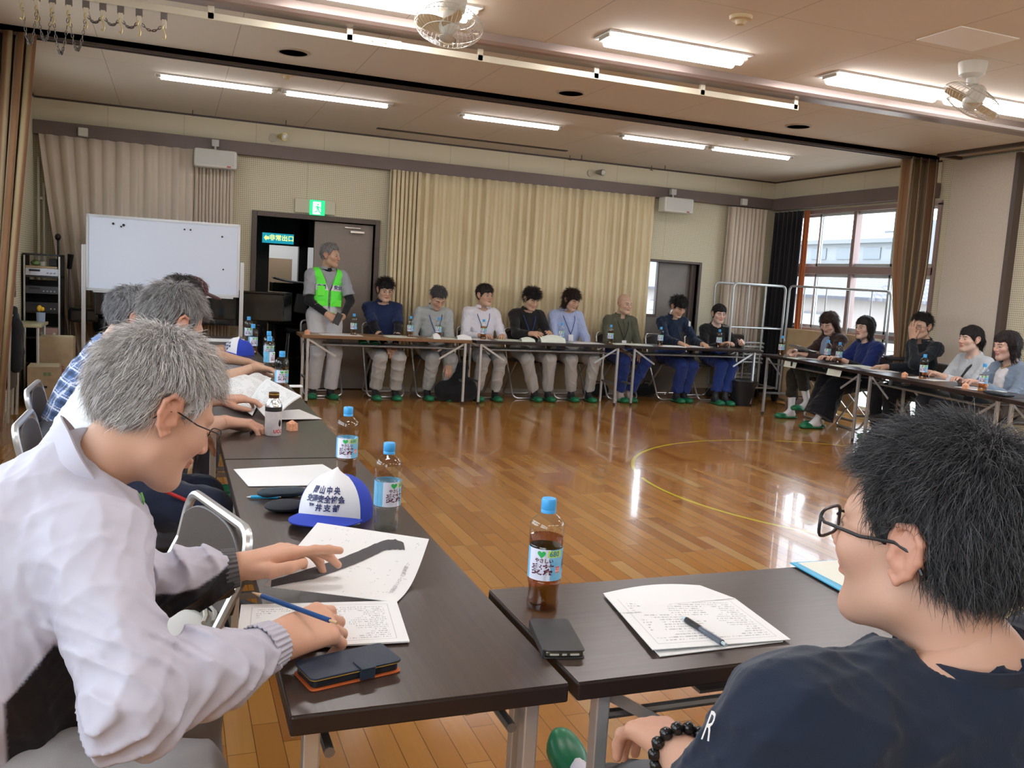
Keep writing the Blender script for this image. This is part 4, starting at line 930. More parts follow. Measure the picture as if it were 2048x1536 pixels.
# ---- chairs
gc = 'folding chairs behind the left row'
folding_chair(-.13, 1.99, pi / 2 + .28, 'folding chair holding the white tote bag', gc)
folding_chair(-.36, 1.52, -pi / 2, 'folding chair under the near man in the pale jacket', gc)
folding_chair(-.22, 3.32, -pi / 2, 'folding chair under the man in the white T-shirt', gc)
folding_chair(-.30, 4.15, -pi / 2, 'folding chair under the man in the plaid shirt', gc)
folding_chair(-.15, 5.05, -pi / 2, 'folding chair under the man in blue short sleeves', gc)
folding_chair(-.05, 6.55, -pi / 2, 'folding chair under the man in the maroon cap', gc)
folding_chair(-.55, 2.72, -pi / 2 + .3, 'folding chair standing back from the table, behind the pale jacket\'s collar', gc)
folding_chair(.86, .62, 0, 'folding chair under the man in the navy T-shirt', 'folding chairs at the front row')
folding_chair(1.62, .62, 0, 'folding chair under the person in khaki sleeves', 'folding chairs at the front row')
BX = [2.20, 2.76, 3.32, 3.91, 4.44, 5.14, 5.84, 6.42]
gs = 'folding chairs behind the back row'
folding_chair(1.52, 9.70, pi, 'empty folding chair behind the standing man', gs)
for x, s in zip(BX, ('navy polo man', 'grey work jacket man', 'white shirt man', 'black shirt man', 'light blue shirt man', 'bald man in olive', 'navy work jacket man', 'woman in black')):
    folding_chair(x, 9.67, pi, 'folding chair under the ' + s, gs)
for (x, y), s in zip(((7.02, 8.02), (6.97, 7.42), (6.90, 6.62), (6.82, 5.98), (6.62, 5.36)), ('woman in the brown cardigan', 'woman in the navy blouse', 'man covering his face', 'woman in the pale grey sweatshirt', 'woman in the blue-grey cardigan')):
    folding_chair(x, y, pi / 2 - .12, 'folding chair under the ' + s, 'folding chairs behind the right row')
SLG = mat('slipper_green', (.012, .16, .07), .35, noise=.15, nscale=40)
for x, y, s_ in ((1.86, 9.16, 'left one of the pair lying on the shelf of the oak table'), (1.98, 9.18, 'right one of the pair lying on the shelf of the oak table')):
    e = empty('slipper', (x, y, .61), label='green slipper, ' + s_, cat='slipper')
    sl = MB().ball((0, .0, .008), (.045, .13, .008), 20, 8).build('sole', SLG, e, smooth=True)
    MB().sheet(lambda u, v: (.043 * cos(pi * u), -.11 + .13 * v + .0 * u, .012 + .045 * sin(pi * u) * (.35 + .65 * v)), 12, 6, .003).build('upper', SLG, e, smooth=True)
e = empty('handbag', (6.50, 7.25, .612), label='black handbag on the shelf under the right row, between the two women', cat='bag')
MB().box((6.50, 7.25, .637), (.20, .42, .05), rot=-.1).build('bag_body', BL, e, world=True, bevel=.02); MB().tube([(6.42, 7.12, .635), (6.37, 7.20, .63), (6.37, 7.32, .63), (6.42, 7.38, .635)], .007, 6).build('handle', BL, e, world=True, smooth=True)
# tote bag on the near chair
e = empty('tote_bag', (-.03, 2.03, .46), label='white canvas tote bag lying on the empty chair', cat='bag')
TOT = mat('canvas_white', (.78, .77, .74), .85, bump=.2, bscale=300)
b = MB(); b.ball((-.03, 2.03, .515), (.155, .16, .055), 24, 12); b.build('bag_body', TOT, e, smooth=True, world=True)
for k, o_ in ((0, 0), (1, .035)):
    pts = [(.02 + .02 * k + .08 * cos(t) - .02, 2.0 + .075 * sin(t), .568 + .010 * sin(2 * t)) for t in np.linspace(-.4, pi + .4, 14)]
    MB().tube(pts, .0065, 6).build('handle', mat('strap_cream', (.55, .5, .42), .8), e, smooth=True, world=True)
# ================================================================== BODY MODELLING (smooth distance fields -> one continuous surface)
def smin(a, b, k):
    if k <= 0: return np.minimum(a, b)
    h = np.maximum(k - np.abs(a - b), 0) / k
    return np.minimum(a, b) - h * h * k * .25
class Shape:
    def __init__(s): s.ops = []; s.lo = np.full(3, 1e9); s.hi = -s.lo; s.X = None; s.disp = None
    def frame(s, c=None, R=None, sc=1.0): s.X = None if c is None else (np.array(c, float), np.array(R, float), sc); return s
    def _w(s, p):
        p = np.array(p, float)
        return p if s.X is None else s.X[0] + s.X[1] @ p * s.X[2]
    def _bb(s, pts, r):
        sc = s.X[2] if s.X else 1
        for p in pts: q = s._w(p); s.lo = np.minimum(s.lo, q - r * sc); s.hi = np.maximum(s.hi, q + r * sc)
    def _add(s, f, k, op):
        if s.X is None: g = f
        else:
            c, R, sc = s.X; g = lambda P, c=c, R=R, sc=sc, f=f: f((P - c) @ R / sc) * sc
        s.ops.append((g, k, op)); return s
    def rc(s, a, b, ra, rb=None, k=.02, op='u', flat=None, end=None):
        """tapered capsule; flat=(direction, factor) squashes it; end='b' cuts it square at b"""
        a, b = np.array(a, float), np.array(b, float); rb = ra if rb is None else rb; ab = b - a; L2 = ab @ ab + 1e-12
        fd = None if flat is None else (nrm(flat[0]), flat[1]); tn = ab / sqrt(L2)
        def f(P):
            Q = P - a
            if fd is not None: dn = Q @ fd[0]; Q = Q + np.outer(dn, fd[0]) * (1 / fd[1] - 1)
            t = np.clip(Q @ ab / L2, 0, 1); d = np.sqrt(((Q - t[:, None] * ab) ** 2).sum(1)) - (ra + (rb - ra) * t)
            if fd is not None: d = d * (fd[1] * .5 + .5)
            if end: d = np.maximum(d, (P - b) @ tn)
            return d
        if op == 'u': s._bb((a, b), max(ra, rb))
        return s._add(f, k, op)
    def ell(s, c, r, k=.02, op='u', R=None):
        c, r = np.array(c, float), np.array(r, float)
        def f(P):
            Q = P - c
            if R is not None: Q = Q @ R
            k0 = np.sqrt(((Q / r) ** 2).sum(1)); k1 = np.sqrt(((Q / (r * r)) ** 2).sum(1)) + 1e-9
            return k0 * (k0 - 1) / k1
        if op == 'u': s._bb((c,), r.max())
        return s._add(f, k, op)
    def cut(s, c, n, k=0.0):
        c, n = np.array(c, float), nrm(n); return s._add(lambda P: (P - c) @ n, k, 'i')
    def cutf(s, f, k=0.0): return s._add(f, k, 'j')
    def ev(s, P, ops=None):
        d = None
        for f, k, op in (s.ops if ops is None else ops):
            v = f(P)
            if d is None: d = v if op == 'u' else np.full(len(P), 1e3)
            elif op == 'u': d = smin(d, v, k)
            elif op == 's': d = -smin(-d, v, k)
            else: d = -smin(-d, -v, k)
        return d if s.disp is None else d + s.disp(P)
    def mesh(s, h, lo=None, hi=None):
        lo = s.lo if lo is None else np.maximum(s.lo, lo); hi = s.hi if hi is None else np.minimum(s.hi, hi)
        lo = lo - 3 * h; n = np.ceil((hi + 3 * h - lo) / h).astype(int) + 1; B = 14
        nb = np.ceil(n / B).astype(int); n = nb * B + 1
        G = np.empty(n, dtype=np.float32)
        ctr = np.stack(np.meshgrid(*[(np.arange(m) + .5) * B * h + lo[i] for i, m in enumerate(nb)], indexing='ij'), -1).reshape(-1, 3)
        vals = [f(ctr) for f, k, op in s.ops]; R = B * h * .87
        d = None
        for v, (f, k, op) in zip(vals, s.ops):
            if d is None: d = v if op == 'u' else np.full(len(ctr), 1e3)
            elif op == 'u': d = smin(d, v, k)
            elif op == 's': d = -smin(-d, v, k)
            else: d = -smin(-d, -v, k)
        g1 = np.stack(np.meshgrid(*[np.arange(B + 1)] * 3, indexing='ij'), -1).reshape(-1, 3)
        idx = 0
        order = [(i, j, k) for i in range(nb[0]) for j in range(nb[1]) for k in range(nb[2])]
        act = []
        for q, (i, j, k) in enumerate(order):
            dd = d[q]; sl = (slice(i * B, i * B + B + 1), slice(j * B, j * B + B + 1), slice(k * B, k * B + B + 1))
            if abs(dd) < R * 1.7 + .02: act.append((q, sl, (i, j, k)))
            else: G[sl] = dd
        for q, sl, ijk in act:
            P = (g1 + np.array(ijk) * B) * h + lo
            ops = []
            um = min([v[q] for v, o in zip(vals, s.ops) if o[2] == 'u'])
            for v, o in zip(vals, s.ops):
                if o[2] == 'u' and v[q] > um + 3.4 * R + .06: continue
                if o[2] == 's' and v[q] > 1.8 * R + o[1]: continue
                if o[2] == 'i' and v[q] < -(1.8 * R + o[1]): continue
                ops.append(o)
            G[sl] = s.ev(P, ops).reshape((B + 1,) * 3)
        return nets(G, lo, h)
def nets(G, lo, h):
    """naive surface nets"""
    I = G < 0; nx, ny, nz = G.shape
    c = np.zeros((nx - 1, ny - 1, nz - 1), np.int8)
    for a in (0, 1):
        for b in (0, 1):
            for e in (0, 1): c += I[a:nx - 1 + a, b:ny - 1 + b, e:nz - 1 + e]
    m = (c > 0) & (c < 8); ii = np.argwhere(m)
    if len(ii) == 0: return np.zeros((0, 3)), np.zeros((0, 4), int)
    num = -np.ones(m.shape, np.int64); num[m] = np.arange(len(ii))
    acc = np.zeros((len(ii), 3)); cnt = np.zeros(len(ii))
    cs = [(a, b, e) for a in (0, 1) for b in (0, 1) for e in (0, 1)]
    cv = {q: G[ii[:, 0] + q[0], ii[:, 1] + q[1], ii[:, 2] + q[2]] for q in cs}
    for q in cs:
        for ax in range(3):
            if q[ax]: continue
            r = list(q); r[ax] = 1; r = tuple(r); v0, v1 = cv[q], cv[r]
            x = (v0 < 0) != (v1 < 0); t = np.where(x, v0 / np.where(x, v0 - v1, 1), 0)
            p = np.tile(np.array(q, float), (len(ii), 1)); p[:, ax] += t
            acc[x] += p[x]; cnt[x] += 1
    V = (ii + acc / np.maximum(cnt, 1)[:, None]) * h + lo
    F = []
    for ax in range(3):
        o1, o2 = [(1, 2), (2, 0), (0, 1)][ax]
        A = I.take(range(0, G.shape[ax] - 1), ax); Bm = I.take(range(1, G.shape[ax]), ax)
        e = np.argwhere(A != Bm); e = e[(e[:, o1] > 0) & (e[:, o2] > 0) & (e[:, o1] < G.shape[o1] - 1) & (e[:, o2] < G.shape[o2] - 1)]
        fl = A[e[:, 0], e[:, 1], e[:, 2]]
        def at(d1, d2): q = e.copy(); q[:, o1] -= d1; q[:, o2] -= d2; return num[q[:, 0], q[:, 1], q[:, 2]]
        f = np.stack([at(1, 1), at(0, 1), at(0, 0), at(1, 0)], 1); f[~fl] = f[~fl][:, ::-1]; F.append(f)
    F = np.concatenate(F); F = F[(F >= 0).all(1)]
    return V, F
def join(parts):
    V = []; F = []; C = []; n = 0
    for v, f, c in parts: V.append(v); F.append(f + n); C.append(c); n += len(v)
    return np.concatenate(V), np.concatenate(F), np.concatenate(C)

def folds(seed, amp, fr, fine=.35):
    """cloth wrinkles: warped ridges"""
    r = np.random.RandomState(seed); K = r.normal(size=(4, 3)); K /= np.linalg.norm(K, axis=1)[:, None]; ph = r.uniform(0, 6, 4); Wk = r.normal(size=(3, 3)) * 7; wp = r.uniform(0, 6, 3)
    def f(P):
        w = np.stack([np.sin(P @ Wk[i] + wp[i]) for i in range(3)], 1) * .045; Q = P + w; o = 0
        for i in range(4): s = np.sin((Q @ K[i]) * fr * (1 + .35 * i) + ph[i]); o = o + (1 - np.abs(s)) ** 2 * (1, .7, .5, .4)[i]
        return -(o - .8) * amp
    return f

SKIN = mat('skin', (.6, .4, .3), .5, vcol=True, bump=.12, bscale=350, sss=.12, spec=.4)
def frame_from(f, u):
    f = nrm(f); r = nrm(np.cross(f, u)); return np.column_stack([r, f, np.cross(r, f)])
def head_ops(S_, old=False, fem=False, jaw=1.0, mouth=0.):
    S_.ell((0, -.012, .036), (.0765, .094, .086))
    S_.ell((0, .030, -.028), (.061 * jaw, .060, .082), k=.03)
    for x in (-1, 1):
        S_.rc((x * .050 * jaw, .005, -.062), (x * .018, .066, -.096), .020, .018, k=.03)
        S_.ell((x * .041, .060, -.022), (.024, .022, .020), k=.025)
        S_.rc((x * .012, .086, .020), (x * .043, .072, .022), .010, .009, k=.014)
        S_.ell((x * .0315, .098, .002), (.018, .016, .0115), k=.012, op='s')
        S_.ell((x * .0310, .0755, .001), (.0155, .0125, .0115), k=.004)
    S_.ell((0, .066, -.096), (.020, .018, .014), k=.02)
    S_.rc((0, .090, .014), (0, .108, -.026), .0065, .0098, k=.012)
    for x in (-1, 1): S_.ell((x * .0115, .098, -.030), (.008, .010, .0075), k=.006)
    S_.ell((0, .090, -.0520), (.023, .0085, .0052), k=.008); S_.ell((0, .089, -.0620), (.020, .0085, .0060), k=.008)
    S_.rc((-.020, .098, -.0568), (.020, .098, -.0568), .0016, k=.004, op='s')
    for x in (-1, 1):   # ears
        p = [(.074, .006, .012), (.083, -.004, .030), (.087, -.020, .032), (.088, -.031, .018), (.086, -.030, -.002), (.081, -.020, -.020), (.077, -.006, -.032), (.074, .003, -.024)]
        S_.ell((x * .077, -.010, .0), (.007, .017, .026), k=.008)
        for a, b in zip(p[:-1], p[1:]): S_.rc((x * a[0], a[1], a[2]), (x * b[0], b[1], b[2]), .0040, k=.004)
        S_.rc((x * .082, -.022, .016), (x * .082, -.020, -.010), .0035, k=.005)
        S_.ell((x * .076, .004, -.008), (.006, .005, .007), k=.004)
        S_.ell((x * .086, -.008, -.004), (.007, .0075, .010), k=.004, op='s'); S_.ell((x * .090, -.015, .018), (.007, .007, .007), k=.004, op='s')
def skin_col(L, base, old, brow, lip=(.55, .24, .20), shade=None, stub=None, eyes=True):
    """L: head-local coordinates; colours of the features themselves"""
    base = np.array(base); C = np.tile(base, (len(L), 1)).astype(float)
    x, y, z = np.abs(L[:, 0]), L[:, 1], L[:, 2]; fr = y > .03
    def blend(m, c):
        m = np.clip(m, 0, 1)[:, None]; C[:] = C * (1 - m) + np.array(c) * m
    red = base * np.array((1.06, .80, .76))
    blend(.55 * np.exp(-(((x - .042) / .02) ** 2 + ((z + .025) / .02) ** 2)) * fr, red); blend(.6 * np.exp(-((x / .014) ** 2 + ((z + .024) / .014) ** 2)) * fr, red)
    blend(.6 * ((x > .07) & (np.abs(y + .01) < .035) & (np.abs(z) < .045)), red)
    if stub: blend(stub * ((z > .045) | ((y < .02) & (z > -.04))), (.12, .10, .09))
    blend((1.3 - np.sqrt((x / .022) ** 2 + ((z + .057) / .0088) ** 2)) * 3 * (y > .06), lip)
    blend((1 - np.abs(z + .0568) / .0016) * (x < .021) * (y > .06) * .8, (.16, .06, .05))
    zb = .0235 - .00010 * ((x * 1000 - 30) / 6) ** 2
    blend((1 - np.abs(z - zb) / .0048) * 2.4 * ((x > .012) & (x < .048)) * fr * (1.0 if not old else .6), brow)
    if eyes:
        blend((1 - np.sqrt(((x - .0315) / .0145) ** 2 + ((z - .0005) / .0050) ** 2)) * 4 * (y > .05), (.42, .38, .36))
        blend((1 - np.sqrt(((x - .0305) / .0068) ** 2 + ((z - .0005) / .0062) ** 2)) * 4 * (y > .05), (.02, .013, .01))
        blend((1 - np.abs(z - .0050 + 20 * (x - .0315) ** 2) / .0018) * 2 * ((x > .017) & (x < .047)) * (y > .05), (.03, .02, .018))
    else:
        blend((1 - np.abs(z + .0025 - 12 * (x - .0315) ** 2) / .0018) * 1.5 * ((x > .017) & (x < .046)) * (y > .05), (.05, .03, .025))
    return C
def hand_ops(S_, w, d, n, side, curl=.5, s=1.0, thumb='rest', spread=1.0, curls=None, k=.010):
    """w wrist, d towards the fingers, n out of the back of the hand, side = +1 when the thumb is on d x n side"""
    d = nrm(d); n = nrm(n - d * (n @ d)); t = np.cross(d, n) * side; R = np.column_stack([t, d, n]); w = np.array(w, float)
    P = lambda x, y, z: w + R @ A3(x, y, z) * s
    F = [(.027, .088, .92), (.009, .092, 1.02), (-.009, .088, .97), (-.0255, .080, .78)]
    for x, y, L in F: S_.rc(P(x * .55, .004, 0), P(x, y, 0), .0165 * s, .0110 * s, k=.016)
    S_.ell(P(.014, .035, -.010), (.018 * s, .018 * s, .018 * s), k=.016)
    cl = curls or [curl * v for v in (.85, 1.0, 1.08, 1.15)]
    for i, (x, y, L) in enumerate(F):
        p = P(x, y, 0); a = 0; sp = (x / .027) * .10 * spread
        for j, (l, r0, r1, ca) in enumerate(((.044, .0095, .0086, .75), (.026, .0086, .0080, 1.0), (.022, .0080, .0066, .7))):
            a += cl[i] * ca; q = p + R @ A3(sin(sp) * cos(a), cos(sp) * cos(a), -sin(a)) * l * L * s
            S_.rc(p, q, r0 * s, r1 * s, k=.0045 if j else .007); p = q
    if thumb == 'rest': T = [(.022, .018, -.010), (.042, .046, -.022), (.052, .074, -.030), (.054, .098, -.034)]
    elif thumb == 'pinch': T = [(.022, .018, -.012), (.038, .045, -.034), (.034, .075, -.046), (.026, .098, -.048)]
    else: T = thumb
    for (a, b), (r0, r1) in zip(zip(T[:-1], T[1:]), ((.0160, .0120), (.0118, .0100), (.0100, .0078))): S_.rc(P(*a), P(*b), r0 * s, r1 * s, k=.006)
def ik(a, b, l1, l2, pole):
    a, b = np.array(a, float), np.array(b, float); d = b - a; L = np.linalg.norm(d)
    if L > (l1 + l2) * .995: s_ = L / ((l1 + l2) * .995); l1 *= s_; l2 *= s_
    u = d / L; x = (l1 * l1 - l2 * l2 + L * L) / (2 * L); h = sqrt(max(0, l1 * l1 - x * x)); p = np.array(pole, float); p = nrm(p - u * (p @ u))
    return a + u * x + p * h

# ---- hair
HAIRM = mat('hair', (.1, .1, .1), .55, vcol=True, spec=.35)
HL = {'short': [(-.11, -.070), (-.06, -.048), (-.028, -.012), (-.004, .008), (.012, -.004), (.026, .004), (.040, .038), (.058, .066), (.12, .078)],
      'fringe': [(-.11, -.075), (-.06, -.055), (-.028, -.020), (-.004, .002), (.012, -.015), (.030, -.012), (.044, .020), (.058, .034), (.12, .040)],
      'recede': [(-.11, -.070), (-.06, -.048), (-.028, -.012), (-.004, .006), (.012, -.010), (.022, .010), (.032, .055), (.05, .092), (.12, .10)],
      'long': [(-.13, -.30), (-.03, -.30), (.004, -.16), (.020, -.10), (.034, -.03), (.046, .022), (.058, .036), (.13, .042)]}
def hair(parent, c, R, sc, style, col, col2, h, n, ln, lift, seed, capk=.7, rad=.0006, vol=1.0, fwd=0., jit=.35, streak=.5, gravity=.3, part_x=0.):
    S_ = Shape(); S_.frame(c, R, sc); v = vol
    S_.ell((0, -.014, .040), (.081 * (1 + .06 * v), .100 * (1 + .05 * v), .091 * (1 + .06 * v)))
    kind = style
    if style in ('bob', 'longhair', 'ponytail', 'mid'): kind = 'long' if style != 'ponytail' else 'fringe'
    if style == 'bob' or style == 'mid':
        for x in (-1, 1): S_.rc((x * .066, -.012, .02), (x * .070, -.004, -.10 if style == 'bob' else -.065), .034, .022 if style == 'bob' else .026, k=.03)
        S_.rc((0, -.062, .0), (0, -.060, -.10), .055, .045, k=.03)
    if style == 'longhair':
        for x in (-1, 1): S_.rc((x * .066, -.016, .02), (x * .078, -.020, -.17), .034, .022, k=.03)
        S_.rc((0, -.062, 0), (0, -.07, -.19), .055, .035, k=.03)
    zl = HL[kind]; xs = [a for a, b in zl]; zs = [b for a, b in zl]
    rs = np.random.RandomState(seed); a1, a2 = rs.uniform(0, 6, 2)
    S_.cutf(lambda L: np.interp(L[:, 1] + .004 * np.sin(L[:, 0] * 160 + a1), xs, zs) + .005 * np.sin(L[:, 0] * 120 + a2) - L[:, 2], .006)
    if style != 'bob' and style != 'longhair':
        for x in (-1, 1): S_.ell((x * .086, -.012, -.002), (.020, .031, .037), k=.006, op='s')
    if style in ('bob', 'longhair', 'mid'): S_.cutf(lambda L: np.where((L[:, 2] < .03), .04 + (np.abs(L[:, 0]) < .058) * .1, -.1) * 1.0 * (L[:, 1] > .035) - .05, 0)
    if style == 'ponytail':
        S_.rc((0, -.095, .03), (0, -.125, .0), .022, .024, k=.02); S_.rc((0, -.125, 0), (0, -.118, -.12), .026, .014, k=.02)
    nz = folds(seed, .0035 * v, 60); S_.disp = nz
    V, F = S_.mesh(h)
    L = ((V - np.array(c)) @ R) / sc
    # strands grow out of the cap surface
    col, col2 = np.array(col, float), np.array(col2, float)
    def tone(Lp, r): 
        s1 = np.sin(np.arctan2(Lp[:, 0], Lp[:, 1] + .05) * 34 + r * 3 + 4 * np.sin(Lp[:, 2] * 40)) * .5 + .5
        m = np.clip(s1 * .6 + r * .55 - .2, 0, 1)[:, None] * streak * 2; m = np.clip(m, 0, 1); return col * (1 - m) + col2 * m
    o = mesh_obj('hair', V, F, HAIRM, parent, smooth=True, col=tone(L, rs.uniform(0, 1, len(V))) * capk, world=True)
    if n:
        fi = rs.randint(0, len(F), n); a, b = rs.uniform(0, 1, (2, n, 1)); Q = V[F[fi]]
        P = (Q[:, 0] * (1 - a) + Q[:, 1] * a) * (1 - b) + (Q[:, 3] * (1 - a) + Q[:, 2] * a) * b
        Nn = np.cross(Q[:, 2] - Q[:, 0], Q[:, 3] - Q[:, 1]); Nn /= np.linalg.norm(Nn, axis=1)[:, None] + 1e-9
        Lp = ((P - np.array(c)) @ R) / sc
        Nl = Nn @ R; sgn = np.sign((Nl * (Lp - A3(0, -.014, .03))).sum(1))[:, None]; Nl *= sgn
        g = Lp - A3(part_x, -.055, .125); g[:, 2] -= .035; g[:, 1] += fwd
        g /= np.linalg.norm(g, axis=1)[:, None] + 1e-9
        k_ = (np.clip((.075 - Lp[:, 2]) / .05, 0, 1) * (np.abs(Lp[:, 0]) > .03))[:, None]; g = g * (1 - .8 * k_) + A3(0, -.45, -1) * .8 * k_
        T = g - Nl * (g * Nl).sum(1)[:, None]; T /= np.linalg.norm(T, axis=1)[:, None] + 1e-9
        T = T + rs.normal(size=T.shape) * jit * .5; T /= np.linalg.norm(T, axis=1)[:, None]
        lf = (lift * (.6 + .8 * rs.uniform(0, 1, (n, 1)))); ll = ln * (.5 + .7 * rs.uniform(0, 1, (n, 1)))
        if style == 'ponytail' or style in ('bob', 'longhair'): T[:, 2] -= .6; T /= np.linalg.norm(T, axis=1)[:, None]
        pts = [Lp - Nl * .002, Lp + (T * .33 + Nl * lf) * ll, Lp + (T * .68 + Nl * lf * 1.3) * ll, Lp + (T * 1.0 + Nl * lf * 1.15 + A3(0, 0, -gravity) * .35) * ll]
        tip = pts[3]; bad = (np.abs(tip[:, 0]) > .058) & (np.abs(tip[:, 1] + .012) < .034) & (np.abs(tip[:, 2] + .004) < .030) & (style not in ('bob', 'longhair', 'mid'))
        bad |= (tip[:, 1] > .0) & (tip[:, 2] < np.interp(tip[:, 1], xs, zs) - .010) & (tip[:, 2] < .055)
        ok = ~bad; pts = [p[ok] for p in pts]; Nn = Nn[ok]; Lp = Lp[ok]; n = int(ok.sum())
        pts = [p * sc @ R.T + np.array(c) for p in pts]
        ax = np.cross(pts[1] - pts[0], Nn); ax /= np.linalg.norm(ax, axis=1)[:, None] + 1e-9; bx = np.cross(pts[1] - pts[0], ax); bx /= np.linalg.norm(bx, axis=1)[:, None] + 1e-9
        VV = []
        for k_, (p, rr) in enumerate(zip(pts, (1, .95, .7, .2))):
            for m_ in range(3): VV.append(p + (ax * cos(2.094 * m_) + bx * sin(2.094 * m_)) * rad * rr)
        VV = np.stack(VV, 1).reshape(-1, 3); base = (np.arange(n) * 12)[:, None]
        FF = np.concatenate([base + np.array([[3 * k_ + m_, 3 * k_ + (m_ + 1) % 3, 3 * k_ + 3 + (m_ + 1) % 3, 3 * k_ + 3 + m_]]) for k_ in range(3) for m_ in range(3)])
        cc = tone(Lp, rs.uniform(0, 1, n)) * (.75 + .5 * rs.uniform(0, 1, (n, 1)))
        s = mesh_obj('hair_strands', VV, FF, HAIRM, o, smooth=True, col=np.repeat(cc, 12, 0)); s.matrix_parent_inverse = matw(o).inverted(); s['kind'] = 'stuff'
    return o
LENS = glass_mat('spectacle_lens', (.97, .98, .98), .06)
def glasses(parent, c, R, sc, m, thick=.0011, w_=.0235, hh=.0155, rect=.5, z0=-.003, y0=.104, half=False):
    def W(x, y, z): return np.array(c) + R @ A3(x, y, z) * sc
    b = MB()
    lens = MB()
    for x in (-1, 1):
        ring = []
        for t in np.linspace(0, 2 * pi, 25)[:-1]:
            ct, st_ = cos(t), sin(t); q = rect
            ring.append((x * .0335 + w_ * np.sign(ct) * abs(ct) ** q, z0 + hh * np.sign(st_) * abs(st_) ** q))
        P = [W(a, y0 - abs(a) * .12, z) for a, z in ring]
        if half: P2 = [p for p, (a, z) in zip(P, ring) if z > z0 - hh * .3]; b.tube(P2, thick * sc, 6)
        else: b.tube(P, thick * sc, 6, closed=True)
        lens.add(P, [tuple(range(len(P)))])
        b.tube([W(x * (.0335 + w_), y0 - .008, z0 + hh * .5), W(x * .072, y0 - .020, z0 + hh * .5), W(x * .0795, .04, .004), W(x * .0815, .0, .010), W(x * .083, -.022, .004), W(x * .083, -.034, -.014)], thick * sc * 1.1, 6)
    b.tube([W(-.0105, y0, z0 + .004), W(0, y0 + .003, z0 + .006), W(.0105, y0, z0 + .004)], thick * sc, 6)
    g = b.build('glasses', m, parent, smooth=True, world=True)
    o = lens.build('lens', LENS, g); o.matrix_parent_inverse = matw(g).inverted(); return g

CLOTH = mat('cloth', (.5, .5, .5), .85, vcol=True, bump=.25, bscale=700, spec=.2, sheen=.15)
NYLON = mat('nylon', (.5, .5, .5), .5, vcol=True, bump=.08, bscale=900, spec=.35)
GREEN = mat('slipper_green', (.012, .16, .07), .35, noise=.15, nscale=40); SOCKW = mat('sock_white', (.75, .74, .76), .9)

